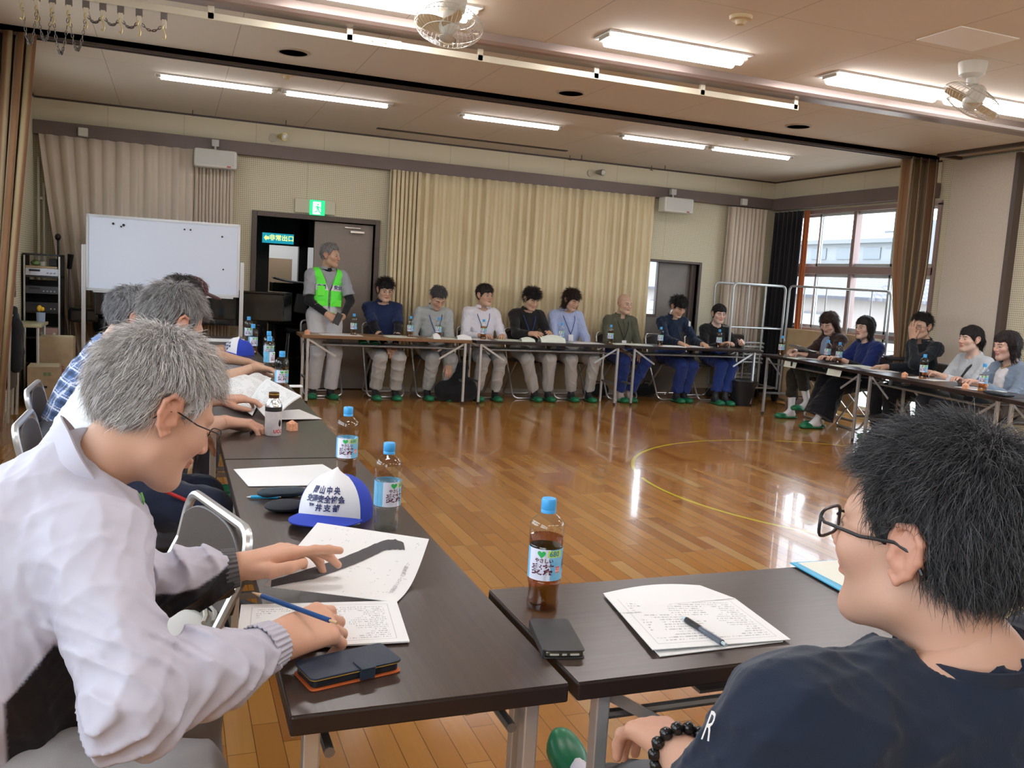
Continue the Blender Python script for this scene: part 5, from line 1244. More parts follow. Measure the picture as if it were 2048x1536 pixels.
def person(label, headc, look, pel, wr, ank, up=None, sw=.185, sc=1.0, skin=(.56, .36, .25), old=False, brow=(.03, .02, .02), eyes=True, jaw=1.0, stub=None,
           hair_=None, glasses_=None, top=None, bottom=None, elbow=(None, None), knee=(None, None), hands=None, feet='slipper', toes=None, fine=.0036, hb=.012,
           poleE=None, poleK=None, neckoff=.045, sock=(.03, .03, .035), shoulders=None, collar=None, extra=None, group=None, hc=.006, legs=True, nm='person', armr=1.0, girth=1.0, sh_drop=.048, cat='person'):
    """wr/ank: (right, left) world points. look: where the face points."""
    nofem = 'woman' not in label.split(',')[0]
    headc, pel = np.array(headc, float), np.array(pel, float); look = nrm(look)
    HR = frame_from(look, up if up is not None else (0, 0, 1))
    e = empty(nm, (pel[0], pel[1], 0), label=label, cat=cat, group=group)
    nb = headc + HR @ A3(0, -.030, -.075) * sc                      # top of the neck
    body_f = extra.get('facing') if extra and 'facing' in extra else A3(look[0], look[1], 0)
    body_f = nrm(body_f); rgt = nrm(np.cross(body_f, (0, 0, 1)))
    nk = extra['neck'] if extra and 'neck' in extra else nb + A3(0, 0, -.085) * sc - body_f * neckoff
    if shoulders is None: shoulders = (nk + rgt * sw + A3(0, 0, -sh_drop), nk - rgt * sw + A3(0, 0, -sh_drop))
    sR, sL = [np.array(v, float) for v in shoulders]; rgt = nrm(sR - sL); upv = nrm(nk - pel); fwd = nrm(np.cross(upv, rgt)); rgt2 = nrm(np.cross(fwd, upv))
    wr = [np.array(v, float) for v in wr]; ank = [np.array(v, float) for v in ank]
    E = []
    for i, (s_, w_) in enumerate(zip((sR, sL), wr)):
        pole = (poleE[i] if poleE else (rgt * (1 if i == 0 else -1) * .5 + A3(0, 0, -1) - fwd * .3))
        E.append(np.array(elbow[i], float) if elbow[i] is not None else ik(s_, w_, .285 * sc, .245 * sc, pole))
    hp = [pel + rgt2 * .088 * sc, pel - rgt2 * .088 * sc]; K = []
    for i in range(2): K.append(np.array(knee[i], float) if knee[i] is not None else ik(hp[i], ank[i], .42 * sc, .40 * sc, (poleK[i] if poleK else fwd + A3(0, 0, .6))))
    # ---------------- skin: one body mesh
    def bodyshape():
        B = Shape(); B.rc(nk - upv * .02, nb, .058 * sc, .052 * sc)
        m = (pel + nk) / 2; g = girth
        B.rc(pel, m, .115 * g, .112 * g, flat=(fwd, .78)); B.rc(m, nk - upv * .13, .118 * g, .115 * g, flat=(fwd, .72), k=.05)
        B.rc(sR - rgt * .03, sL + rgt * .03, .048, .048, k=.05); B.rc(nk, sR, .04, .04, k=.04); B.rc(nk, sL, .04, .04, k=.04)
        for i in range(2):
            B.rc((sR, sL)[i], E[i], .047 * sc * armr, .037 * sc * armr); d = wr[i] - E[i]; B.rc(E[i], E[i] + d * .35, .037 * sc * armr, .038 * sc * armr, k=.01); B.rc(E[i] + d * .35, wr[i], .038 * sc * armr, .0255 * sc, k=.01)
            if legs:
                B.rc(hp[i], K[i], .074 * sc, .052 * sc, k=.03); d = ank[i] - K[i]; B.rc(K[i], K[i] + d * .35, .052 * sc, .050 * sc); B.rc(K[i] + d * .35, ank[i], .050 * sc, .034 * sc)
        return B
    TO = []
    for i in range(2):
        td = np.array(toes[i], float) if toes else A3(body_f[0], body_f[1], 0); TO.append(nrm(td))
    parts = []
    B = bodyshape()
    if legs:
        for i in range(2):
            up_f = nrm(np.cross(np.cross(TO[i], (0, 0, 1)), TO[i])); B.rc(ank[i] - up_f * .045 - TO[i] * .03, ank[i] - up_f * .06 + TO[i] * .15, .032, .026, k=.03); B.rc(ank[i], ank[i] - up_f * .045 + TO[i] * .06, .034, .03, k=.02)
    _c0, _n0 = nb + (nk - nb) * .25, nrm(nb - nk); B.cutf(lambda P: np.where(((P - nb) ** 2).sum(1) < .0144, (P - _c0) @ _n0, -1.0))
    for i in range(2):
        d = nrm(wr[i] - E[i]); w0 = wr[i].copy(); B.cutf(lambda P, w0=w0, d=d: np.where(((P - w0) ** 2).sum(1) < .02, (P - w0) @ d, -1.0))
    V, F = B.mesh(hb); C = np.tile(np.array(skin, float), (len(V), 1))
    if legs and sock is not None:
        for i in range(2): C[np.linalg.norm(V - ank[i], axis=1) < .17] = sock
    parts.append((V, F, C))
    Hd = Shape(); Hd.frame(headc, HR, sc); head_ops(Hd, jaw=jaw); Hd.frame()
    Hd.rc(nk - upv * .02, nb, .058 * sc, .052 * sc, k=.03)
    if old:
        for x in (-.012, .012): Hd.rc(nb + HR @ A3(x, .045, .0) * sc, nk + HR @ A3(x * .8, .05, .01) * sc, .008, .007, k=.02)
    Hd.cut(nk + upv * .0, nk - nb)
    V, F = Hd.mesh(fine); L = ((V - headc) @ HR) / sc
    parts.append((V, F, skin_col(L, skin, old, brow, lip=tuple(np.array(skin) * A3(.88, .68, .66)) if nofem else (.50, .20, .18), eyes=eyes, stub=stub)))
    hs = hands or [{}, {}]
    for i in range(2):
        if hs[i] is None: continue
        o = dict(hs[i]); Hs = Shape(); fa = nrm(wr[i] - E[i]); d = np.array(o.pop('d', fa), float); nn_ = np.array(o.pop('n', (0, 0, 1)), float)
        Hs.rc(E[i] + (wr[i] - E[i]) * .55, wr[i], .034 * sc, .0255 * sc, flat=None); hand_ops(Hs, wr[i], d, nn_, (1 if i == 1 else -1), s=sc * o.pop('s', 1.0), **o)
        Hs.cut(wr[i] - fa * .03, -fa)
        V, F = Hs.mesh(min(fine, .0042) if fine < .006 else fine * .8)
        C = np.tile(np.array(skin) * A3(1.0, .93, .90), (len(V), 1)); parts.append((V, F, C))
    V, F, C = join(parts)
    body = mesh_obj('body', V, F, SKIN, e, smooth=True, col=C, world=True)
    if hair_: hair(e, headc, HR, sc, **hair_)
    if glasses_: glasses(e, headc, HR, sc, **glasses_)
    J = dict(head=headc, HR=HR, nb=nb, nk=nk, s=(sR, sL), E=E, wr=wr, hp=hp, K=K, ank=ank, pel=pel, rgt=rgt2, fwd=fwd, up=upv, sc=sc, e=e, body=body)
    def put(name, S_, h, colf, m=CLOTH, lbl=None, par=None):
        V, F = S_.mesh(h); C = colf(V) if callable(colf) else np.tile(np.array(colf, float), (len(V), 1))
        o = mesh_obj(name, V, F, m, par or e, smooth=True, col=C, world=True)
        if lbl: o['label'] = lbl
        return o
    J['put'] = put
    # ---------------- clothes
    if bottom:
        T = Shape(); g = bottom.get('w', 1.0); fl = bottom.get('flare', 1.0)
        T.rc(pel + rgt2 * .05, pel - rgt2 * .05, .135 * sc, .135 * sc, flat=(upv, .85), k=.03)
        T.rc(pel, pel + upv * .14, .135 * girth, .125 * girth, flat=(fwd, .82), k=.03)
        for i in range(2):
            end = ank[i] + (K[i] - ank[i]) * bottom.get('hem', .10)
            T.rc(hp[i], K[i], .092 * sc * g, .066 * sc * g, k=.03); T.rc(K[i], end, .066 * sc * g, .056 * sc * g * fl, k=.02, end='b')
        _fc = folds(bottom.get('seed', 3), bottom.get('amp', .0060), bottom.get('fr', 26)); T.disp = _fc; T.cutf(lambda P: np.where(((P - pel) ** 2).sum(1) < .075, (P - pel) @ upv - .16, -1.0))
        J['trousers'] = put('trousers', T, bottom.get('h', hc * 1.15), bottom['col'])
    if top:
        g = top.get('g', 1.0) * girth; T = Shape(); m = pel + (nk - pel) * .45; lo = pel + upv * top.get('hem', .03)
        ch = nk - upv * .135
        T.rc(lo, m, top.get('waist', .140) * g, .136 * g, flat=(fwd, .80), k=.03); T.rc(m, ch, .136 * g, .140 * g, flat=(fwd, .74), k=.06)
        T.rc(sR - rgt * .035, sL + rgt * .035, .064, .064, k=.06)
        T.rc(nk - upv * .02, sR - rgt * .03, .056, .056, k=.05); T.rc(nk - upv * .02, sL + rgt * .03, .056, .056, k=.05); T.rc(nk - upv * .04, nk + (nb - nk) * .32, .070 * sc, .064 * sc, k=.03)
        for i in range(2):
            s_ = (sR, sL)[i]; ra = top.get('arm', .060) * sc
            if top['sleeve'] == 'short': T.rc(s_, s_ + (E[i] - s_) * top.get('sl', .68), ra * 1.02, ra * 1.0, k=.035, end='b')
            elif top['sleeve'] == 'long':
                T.rc(s_, E[i], ra, ra * .88, k=.035); q = E[i] + (wr[i] - E[i]) * top.get('sl', .94); T.rc(E[i], q, ra * .88, ra * .62, k=.03, end='b')
        nh = Shape()
        T.rc(nk + (nb - nk) * .42 + fwd * .016, nk + (nb - nk) * 1.2 + fwd * .02, top.get('neckr', .066) * sc, .070 * sc, k=.010, op='s')
        _fa, _fb = folds(top.get('seed', 1), top.get('amp', .0042), top.get('fr', 24)), folds(top.get('seed', 1) + 50, .0030, 52); T.disp = lambda P: _fa(P) + _fb(P); _hc = pel + upv * top.get('hemcut', -.02); T.cutf(lambda P: np.where((((P - pel) - np.outer((P - pel) @ upv, upv)) ** 2).sum(1) < .035, (_hc - P) @ upv, -1.0))
        J['top'] = put(top.get('name', 'shirt'), T, top.get('h', hc), top['col'], top.get('m', CLOTH))
    if collar:
        cc = MB(); hgt, rad_, opn, tilt = collar.get('h', .035), collar.get('r', .068) * sc, collar.get('open', .5), collar.get('tilt', .35)
        def cf(u, v):
            a = pi / 2 + opn + u * (2 * pi - 2 * opn); dv = rgt2 * cos(a) + fwd * sin(a); fr_ = .5 + .5 * sin(a)
            if collar.get('fold'): r_ = rad_ * .92 + (.022 * v); zz = hgt * (1 - v) * 1.0 + .012 - .022 * fr_
            else: r_ = rad_ + .012 * v * tilt; zz = v * hgt - .01 - .02 * fr_
            return nk + dv * r_ + upv * (zz + .022) + fwd * .014
        o = cc.sheet(cf, 28, 5, .003).build('collar', MATS.get(collar.get('mat', ''), None) or mat('collar_%d' % abs(hash(str(collar['col'])) % 9999), collar['col'], .8), J['top'] if top else e, smooth=True); o.matrix_parent_inverse = matw(o.parent).inverted()
    if legs and feet:
        for i in range(2):
            td = TO[i]; upf = nrm(np.cross(np.cross(td, (0, 0, 1)), td)); rt = np.cross(td, upf); c = ank[i] - upf * .085 + td * .055
            if ank[i][2] < .14 and abs(td[2]) < .2: c[2] = .006
            Rf = np.column_stack([rt, td, upf]); Sl = Shape(); Sl.frame(c, Rf, 1.0)
            Sl.rc((0, -.105, .006), (0, .085, .006), .038, .047, flat=((0, 0, 1), .28), k=.01); Sl.ell((0, .065, .022), (.050, .080, .036), k=.01); Sl.cut((0, 0, -.005), (0, 0, -1))
            Sl.ell((0, -.03, .055), (.04, .06, .035), k=.008, op='s')
            V, F = Sl.mesh(.006); mesh_obj('slipper', V, F, GREEN, e, smooth=True, world=True)
    return J
def lanyard(J, col, drop=.30, card=True, mname='lanyard_navy', off=.0):
    m = mat(mname, col, .7); nk, rg, fw, up = J['nk'], J['rgt'], J['fwd'], J['up']; par = J['top']
    q = nk + fw * (.125 + off) - up * drop
    R_ = [nk - fw * .03 + rg * .07 + up * .035, nk + fw * .045 + rg * .085 + up * .01, nk + fw * (.105 + off) + rg * .065 - up * .10, nk + fw * (.125 + off) + rg * .03 - up * .2, q]
    L_ = [nk - fw * .03 - rg * .07 + up * .035, nk + fw * .045 - rg * .085 + up * .01, nk + fw * (.105 + off) - rg * .065 - up * .10, nk + fw * (.125 + off) - rg * .03 - up * .2, q]
    b = MB(); b.tube(R_, .0045, 6); b.tube(L_, .0045, 6); o = b.build('lanyard', m, J['e'], smooth=True, world=True)
    if card:
        Rm = np.column_stack([rg, fw, up]); o2 = MB().box(q - up * .045 + fw * .004, (.06, .004, .085), R=Rm).build('name_card', mat('card_white', (.75, .76, .78), .3), o); o2.matrix_parent_inverse = matw(o).inverted()
def local(x, y, ang):
    """sitter's frame: +Y is where the sitter faces"""
    R = rz(ang); return lambda a, b, c: A3(x, y, 0) + R @ A3(a, b, c)
# ================================================================== FIXTURES AND BACKGROUND THINGS
def world_build(b, name, m, par, **k): return b.build(name, m, par, world=True, **k)
RAILM = mat('rail_cream', (.62, .56, .44), .4, metal=.2)
e = empty('partition_rail', (1.8, 5.60, 2.75), label='cream metal rail hanging in a row of brackets under the bulkhead', cat='rail')
world_build(MB().box2((-1.25, 5.585, 2.742), (4.325, 5.615, 2.782)), 'rail', RAILM, e, bevel=.002)
for x in (-1.1, -.64, .18, .98, 1.82, 2.65, 3.49, 4.30):
    world_build(MB().box2((x - .018, 5.585, 2.745), (x + .018, 5.612, 2.86)).cyl((x, 5.60, 2.85), (x, 5.60, 2.875), .006), 'hanger', RAILM, e, bevel=.002)
world_build(MB().box2((.50 + .5, 5.580, 2.738), (1.30, 5.585, 2.785)).ball((1.12, 5.578, 2.76), .007).ball((1.2, 5.578, 2.76), .007), 'joint_plate', RAILM, e)
BRASS = mat('hook_brass', (.50, .40, .20), .35, metal=.6); CHAINM = mat('chain_dark', (.16, .14, .13), .4, metal=.7)
HX = [-.07, -.20, -.295, -.385, -.47, -.555, -.635, -.71, -.78]
for i, x in enumerate(HX):
    o = empty('hook', (x, 5.60, 2.74), label='brass hook on a white plate hanging from the rail at upper left', cat='hook', group='brass hooks hanging from the rail at upper left')
    world_build(MB().box2((x - .018, 5.592, 2.70), (x + .018, 5.606, 2.745)), 'trolley', CHAINM, o, bevel=.003)
    world_build(MB().box2((x - .013, 5.588, 2.655), (x + .013, 5.594, 2.705)), 'plate', RAILM, o, bevel=.003)
    pts = [(x, 5.585, 2.675), (x - .008, 5.585, 2.655), (x + .002, 5.585, 2.635), (x + .010, 5.585, 2.615), (x + .004, 5.585, 2.59), (x - .008, 5.585, 2.60)]
    world_build(MB().tube(bend_arc(pts, .01), .0045, 6), 'hook_bar', BRASS, o, smooth=True)
for i in range(len(HX) - 1):
    a, b_ = HX[i], HX[i + 1]; dp = .05 if i < 4 else .18 + .03 * (i % 3); n = 9 if i < 4 else 22; mb = MB()
    for k in range(n):
        t = (k + .5) / n; z = 2.685 - dp * (1 - (2 * t - 1) ** 2); z2 = 2.685 - dp * (1 - (2 * (t + .02) - 1) ** 2); xx = a + (b_ - a) * t
        d = nrm((b_ - a, 0, (-dp * (1 - (2 * (t + .05) - 1) ** 2) + dp * (1 - (2 * (t - .05) - 1) ** 2)) * 10)); s_ = np.cross(d, (0, 1, 0)) if k % 2 else A3(0, 1, 0)
        mb.tube([A3(xx, 5.60, z) + d * .013 * cos(q) + s_ * .006 * sin(q) for q in np.linspace(0, 2 * pi, 9)[:-1]], .0022, 4, closed=True)
    o = mb.build('chain', CHAINM, smooth=True, label='thin chain looped between two of the hanging brass hooks', cat='chain', group='chain loops between the hanging hooks')
# ceiling fans: cage, blades, motor, ceiling mount
def fan(x, y, tilt, yaw, label, drop=.22):
    e = empty('ceiling_fan', (x, y, H), yaw, label, 'fan', 'oscillating fans under the ceiling')
    FW = mat('fan_white', (.66, .64, .58), .4); FC = mat('fan_cage', (.60, .58, .52), .35, metal=.3); FB = mat('fan_blade', (.55, .42, .26), .35)
    MB().lathe([(0, 0), (.085, 0), (.085, -.02), (.075, -.075), (.05, -.095), (0, -.095)], 26).build('mount', FW, e, smooth=True)
    MB().cyl((0, 0, -.08), (0, -.01, -.14), .03, .035, 14).build('neck', FW, e, smooth=True)
    R = rx(tilt); c = A3(0, -.03, -drop)
    mo = MB().ball(c, (.06, .06, .085), 18, 12, R).build('motor', FW, e, smooth=True)
    Rr = .19; b = MB()
    for k in range(44):
        a = 2 * pi * k / 44; P = [c + R @ A3(Rr * sin(t) * cos(a) * 1.0, Rr * sin(t) * sin(a), -.02 - .085 * cos(t)) for t in np.linspace(.28, pi - .28, 12)]
        b.tube(P, .0012, 4)
    for rr, zz in ((Rr, -.02), (Rr * .75, -.076), (Rr * .30, -.102), (Rr * .75, .036)): b.tube([c + R @ A3(rr * cos(a), rr * sin(a), zz) for a in np.linspace(0, 2 * pi, 41)[:-1]], .0025, 5, closed=True)
    b.lathe([(0, -.107), (.035, -.105), (.045, -.098)], 20, c, R); b.build('cage', FC, e, smooth=True)
    for k in range(4):
        a = k * pi / 2 + .5
        def bl(u, v, a=a): r = .05 + .125 * u; w_ = .075 * sin(pi * (.25 + .65 * u)); t = a + (v - .5) * w_ / r * 1.5; return tuple(c + R @ A3(r * cos(t), r * sin(t), -.03 + (v - .5) * .045))
        MB().sheet(bl, 8, 6, .002).build('blade', FB, mo, smooth=True)
fan(4.68, 4.37, .55, .5, 'off-white oscillating fan under the ceiling at the right, below the square hatch')
fan(1.42, 4.92, -.25, -.6, 'off-white oscillating fan cut off by the top edge of the picture', drop=.14)
# boxes on the wall beam
WB = mat('box_white', (.62, .61, .56), .5)
def wall_speaker(x, label):
    e = empty('wall_speaker', (x, YB - .22, 2.42), label=label, cat='speaker', group='white boxes hung under the beam')
    world_build(MB().box((x, YB - .25, 2.425), (.42, .17, .185)), 'cabinet', WB, e, bevel=.022, seg=3)
    world_build(MB().box((x, YB - .337, 2.43), (.36, .004, .14)), 'grille', mat('grille_pale', (.52, .52, .49), .8), e, bevel=.01)
    world_build(MB().box((x + .13, YB - .337, 2.352), (.04, .004, .012)), 'badge', mat('badge_red', (.45, .06, .04), .5), e)
    world_build(MB().box((x, YB - .15, 2.60), (.07, .06, .07)).cyl((x, YB - .16, 2.51), (x, YB - .16, 2.57), .012), 'bracket', mat('bracket_grey', (.5, .5, .47), .5), e)
wall_speaker(.39, 'white speaker box under the beam above the left curtain'); wall_speaker(5.90, 'white speaker box under the beam above the small doorway')
for x, s in ((-.86, 'above the left curtain'), (7.0, 'above the right corner curtain')): MB().box((x, YB - .12, 2.575), (.09, .05, .085)).build('sensor_box', WB, bevel=.008, label='small white square box on the beam ' + s, cat='box')
def spot(x, m, label, dx):
    e = empty('spotlight', (x, YB - .03, 2.76), label=label, cat='spotlight')
    world_build(MB().lathe([(0, 0), (.045, 0), (.045, .02)], 20, (x - .06 * dx, YB - .02, 2.74), rx(pi / 2)), 'wall_plate', mat('plate_pale', (.5, .46, .36), .5), e, smooth=True)
    d = nrm((.6 * dx, -1, -.1)); c = A3(x, YB - .06, 2.755); world_build(MB().cyl(c, c + d * .10, .022, .042, 18), 'shade', m, e, smooth=True)
    world_build(MB().ball(c + d * .098, (.034, .034, .034), 14, 8), 'lens', mat('lens_pale', (.75, .75, .72), .15), e, smooth=True)
spot(1.04, mat('spot_gold', (.55, .42, .14), .25, metal=.9), 'small brass spotlight on the band above the open door', 1)
spot(4.85, mat('spot_grey', (.35, .33, .30), .3, metal=.6), 'small grey spotlight on the band above the tan curtain', 1)
# exit sign over the door
e = empty('exit_sign', (1.47, YB - .03, 2.03), label='green running-man exit sign over the open door', cat='sign')
GS = mat('sign_green', (.01, .42, .16), .4, emit=(.02, .75, .30), estr=.7); GW = mat('sign_white', (.9, 1, .92), .4, emit=(.85, 1, .9), estr=1.1)
world_build(MB().box((1.455, YB - .02, 2.045), (.44, .03, .15)), 'housing', mat('housing_cream', (.62, .58, .44), .5), e, bevel=.004)
fr_ = world_build(MB().box((1.475, YB - .045, 2.035), (.165, .03, .165)), 'sign_face', GS, e, bevel=.003)
def sg(pts, name='pictogram', m=GW, off=.0):
    b = MB(); n = len(pts); b.add([(1.475 + x * .165, YB - .0615 - off, 2.035 + z * .165) for x, z in pts], [tuple(range(n))]); return b.build(name, m, fr_, world=True)
sg([(-.30, -.44), (-.30, .38), (.22, .38), (.22, -.44)], 'doorway')
for pts in ([(-.02, .22), (.04, .28), (.10, .24), (.08, .16), (.0, .15)], [(-.08, .12), (.10, .10), (.08, -.06), (-.04, -.08)], [(.02, -.04), (.12, -.06), (.14, -.22), (.26, -.34), (.22, -.40), (.06, -.24)], [(-.04, -.06), (.06, -.08), (-.02, -.20), (-.20, -.26), (-.20, -.32), (.04, -.26)], [(-.06, .12), (-.20, .02), (-.14, -.06), (-.10, -.04), (-.14, .02), (-.02, .06)], [(.08, .08), (.24, -.02), (.22, -.06), (.04, .02)]):
    sg(pts, 'running_figure', mat('sign_green'), .001)
e = empty('direction_sign', (1.18, 11.2, 1.71), label='teal sign with yellow arrow and writing in the dark hallway', cat='sign')
TS = mat('sign_teal', (.01, .22, .30), .4, emit=(.01, .40, .55), estr=.6); YS = mat('sign_yellow', (.8, .85, .15), .4, emit=(.85, .95, .25), estr=.9)
s_ = world_build(MB().box((1.185, 11.2, 1.705), (.37, .04, .12)), 'sign_face', TS, e, bevel=.003)
text('lettering', '非常出口', .074, YS, e, lambda x, y, z: (.045 + x, -.0225, y - .003), weight=.0016)
MB().add([(-.165, -.0225, -.005), (-.135, -.0225, .030), (-.135, -.0225, .012), (-.105, -.0225, .012), (-.105, -.0225, -.022), (-.135, -.0225, -.022), (-.135, -.0225, -.040)], [(0, 6, 1), (2, 5, 4, 3)]).build('arrow', YS, e)
MB().cyl((1.0, 11.2, 1.77), (1.0, 11.2, 2.5), .006).cyl((1.37, 11.2, 1.77), (1.37, 11.2, 2.5), .006).build('sign_rod', BLK, e, world=True)
# upright piano silhouette, stool and papers in the hallway
e = empty('upright_piano', (1.35, 12.2, 0), label='dark upright piano with papers on top in the hallway', cat='piano')
PB = mat('piano_black', (.008, .008, .009), .12, coat=.5)
world_build(MB().box2((1.22, 11.95, 0), (1.72, 12.45, 1.16)), 'cabinet', PB, e, bevel=.01)
world_build(MB().box2((1.16, 11.80, .62), (1.76, 11.98, .72)), 'keyboard_lid', PB, e, bevel=.01)
MB().sheet(lambda u, v: (1.24 + .38 * u, 12.0 + .3 * v, 1.175 + .05 * (1 - u) ** 2 + .01 * sin(9 * v)), 10, 6, .01).build('paper_pile', PAP, smooth=True, label='crumpled white papers on top of the hallway piano', cat='papers')
e = empty('cardboard_box', (1.45, 14.6, 0), label='cardboard box standing in the bright room beyond the hallway', cat='box')
world_build(MB().box2((1.35, 14.4, 0), (1.75, 14.8, 1.50)), 'carton', mat('cardboard', (.30, .21, .13), .8), e)
e = empty('stool', (1.45, 11.5, 0), label='chrome-legged stool in the dark hallway behind the standing man', cat='stool')
world_build(MB().box((1.50, 11.3, .92), (.16, .05, .24), R=ry(.15)), 'backrest', mat('vinyl_grey', (.12, .12, .13), .3), e, bevel=.02)
world_build(MB().box((1.46, 11.35, .58), (.28, .26, .06)), 'seat', BLK, e, bevel=.02)
for dx in (-.1, .1):
    for dy in (-.1, .1): world_build(MB().cyl((1.46 + dx, 11.35 + dy, .56), (1.46 + dx * 1.3, 11.35 + dy * 1.3, 0), .011), 'leg', CHROME, e)
# whiteboard
e = empty('whiteboard', (-.07, 9.15, 0), label='large blank whiteboard on a wheeled frame in front of the left curtain', cat='whiteboard')
WBM = mat('whiteboard_face', (.66, .71, .82), .22); AL = mat('board_aluminium', (.62, .63, .64), .35, metal=.7)
wy = lambda x: 9.22 - .10 * (x + .73) / 1.31 * 1.0
def bq(x0, x1, z0, z1, th, dy): 
    b = MB(); V = [(x, wy(x) + dy + t, z) for t in (0, th) for x, z in ((x0, z0), (x1, z0), (x1, z1), (x0, z1))]; b.add(V, [(0, 1, 2, 3), (7, 6, 5, 4), (0, 4, 5, 1), (1, 5, 6, 2), (2, 6, 7, 3), (3, 7, 4, 0)]); return b
pb = world_build(bq(-.75, .59, 1.055, 1.725, .02, 0), 'panel', WBM, e)
for r_ in ((-.765, -.745, 1.045, 1.74), (.585, .605, 1.045, 1.74), (-.765, .605, 1.722, 1.745), (-.765, .605, 1.035, 1.058)): world_build(bq(*r_, .03, -.005), 'edge_strip', AL, pb)
world_build(bq(-.70, .55, 1.02, 1.034, .05, -.05), 'pen_tray', AL, e)
for x in (-.785, .63): world_build(MB().box2((x - .018, wy(x) - .01, .09), (x + .018, wy(x) + .03, 1.46 if x < 0 else 1.38)), 'leg', AL, e, bevel=.003); world_build(MB().box((x, wy(x), .08), (.05, .56, .035)).ball((x, wy(x) - .25, .03), (.03, .03, .03), 10, 6).ball((x, wy(x) + .25, .03), (.03, .03, .03), 10, 6), 'foot', AL, e)
for px_, py_, r_ in ((226, 447, .011), (242, 453, .008), (247, 450, .012), (369, 459, .008), (381, 460, .008), (444, 474, .009), (446, 539, .008)):
    P = PY(px_, py_, 9.17); P[1] = wy(P[0]) - .004; MB().lathe([(0, .004), (r_, .004), (r_, -.004)], 14, P, rx(pi / 2)).build('magnet', BLK, label='small round black magnet on the whiteboard', cat='magnet', group='round black magnets on the whiteboard')
# grand piano, long side along the wall
e = empty('grand_piano', (0, 9.5, 0), label='black grand piano with closed lid behind the whiteboard', cat='piano')
pts = [(-.98, 9.30), (.90, 9.34), (1.0, 9.44), (.98, 9.60), (.80, 9.72), (.45, 9.80), (.1, 9.86), (-.55, 9.90), (-.98, 9.90)]
world_build(MB().prism([(x + .16, y) for x, y in pts][1:8] + [(-.70, 9.90), (-.70, 9.30)], .80, 1.08), 'case', PB, e, bevel=.012)
world_build(MB().prism([(x + .16, y) for x, y in pts][1:8] + [(-.72, 9.91), (-.72, 9.28)], 1.08, 1.10), 'lid', PB, e, bevel=.005)
world_build(MB().box2((-.93, 9.32, .72), (-.66, 9.90, .86)), 'keyboard', PB, e, bevel=.03)
world_build(MB().box2((-.60, 9.36, .74), (.80, 9.70, .80)), 'soundboard', PB, e)
for x, y in ((-.62, 9.40), (-.62, 9.85), (.80, 9.50)):
    world_build(MB().lathe([(.035, .03), (.04, .10), (.055, .35), (.07, .55), (.06, .60), (.085, .66), (.085, .76)], 16, (x, y, 0), sq=lambda a: 1 + .12 * cos(4 * a)).cyl((x - .012, y, .03), (x + .012, y, .03), .03, n=14), 'leg', PB, e, smooth=True)
world_build(MB().box((-.30, 9.6, .42), (.10, .06, .66)).box((-.36, 9.6, .12), (.16, .16, .05)), 'pedal_lyre', PB, e, bevel=.01)
# microphone stand
e = empty('microphone_stand', (-.94, 9.62, 0), label='thin microphone stand in front of the left curtain', cat='stand')
world_build(MB().cyl((-.935, 9.62, .02), (-.945, 9.62, 1.28), .010), 'pole', GREYT, e, smooth=True)
world_build(MB().cyl((-.945, 9.62, 1.22), (-.93, 9.60, 1.36), .022, .028, 12), 'clamp', BLK, e, smooth=True)
world_build(MB().lathe([(0, .03), (.10, .028), (.12, 0)], 20, (-.935, 9.62, 0)), 'base', BLK, e, smooth=True)
e = empty('microphone_stand', (-1.06, 9.88, 0), label='black microphone stand rising behind the equipment rack', cat='stand')
world_build(MB().cyl((-1.05, 9.78, .02), (-1.06, 9.78, 1.5), .010), 'pole', BLK, e); world_build(MB().ball((-1.06, 9.77, 1.52), (.028, .028, .035)), 'clamp', BLK, e, smooth=True)
world_build(MB().lathe([(0, .03), (.08, .028), (.09, 0)], 20, (-1.05, 9.78, 0)), 'base', BLK, e, smooth=True)
for x, z0, z1 in ((-1.285, .2, 2.3), (-1.235, .2, 2.05)):
    MB().cyl((x + .02, YB - .04, z0), (x + .02, YB - .04, z1), .014, n=10).box((x + .02, YB - .03, 1.3), (.05, .02, .03)).box((x + .02, YB - .03, 1.9), (.05, .02, .03)).build('conduit', mat('conduit_cream', (.62, .6, .5), .5), label='pale conduit pipe running up the wall in the left corner', cat='pipe', group='conduit pipes in the left corner')
# equipment rack with its gear
e = empty('equipment_rack', (-1.16, 9.36, 0), label='black equipment rack in the left corner', cat='rack')
x0, x1, y0, y1 = -1.29, -.98, 9.24, 9.56; RK = mat('rack_black', (.015, .015, .017), .5)
for z, n_ in ((.32, 'shelf'), (.56, 'shelf'), (.80, 'shelf'), (1.13, 'shelf'), (1.33, 'top')): world_build(MB().box2((x0, y0, z), (x1, y1, z + .018)), n_, RK, e)
for x in (x0, x1 - .012): world_build(MB().box2((x, y0, .03), (x + .012, y1, 1.34)), 'side_panel', RK, e)
for x in (x0 + .004, x1 - .018): world_build(MB().box2((x, y0 - .006, .1), (x + .014, y0, 1.33)), 'edge_rail', AL, e)
world_build(MB().box2((x0, y1 - .01, .1), (x1, y1, 1.1)), 'back_panel', RK, e)
def gear(n_, x0_, x1_, z0_, z1_, m, label, knobs=0):
    g_ = empty(n_, ((x0_ + x1_) / 2, 9.35, z0_), label=label, cat='amplifier'); world_build(MB().box2((x0_, 9.236, z0_), (x1_, 9.50, z1_)), 'case', m, g_, bevel=.003)
    world_build(MB().box2((x0_ + .03, 9.232, z1_ - .03), (x0_ + .12, 9.236, z1_ - .012)), 'display', BLK, g_)
    for k in range(knobs): world_build(MB().cyl((x1_ - .03 - .03 * k, 9.236, z0_ + .025), (x1_ - .03 - .03 * k, 9.226, z0_ + .025), .007), 'knob', mat('knob_grey', (.3, .3, .32), .4), g_)
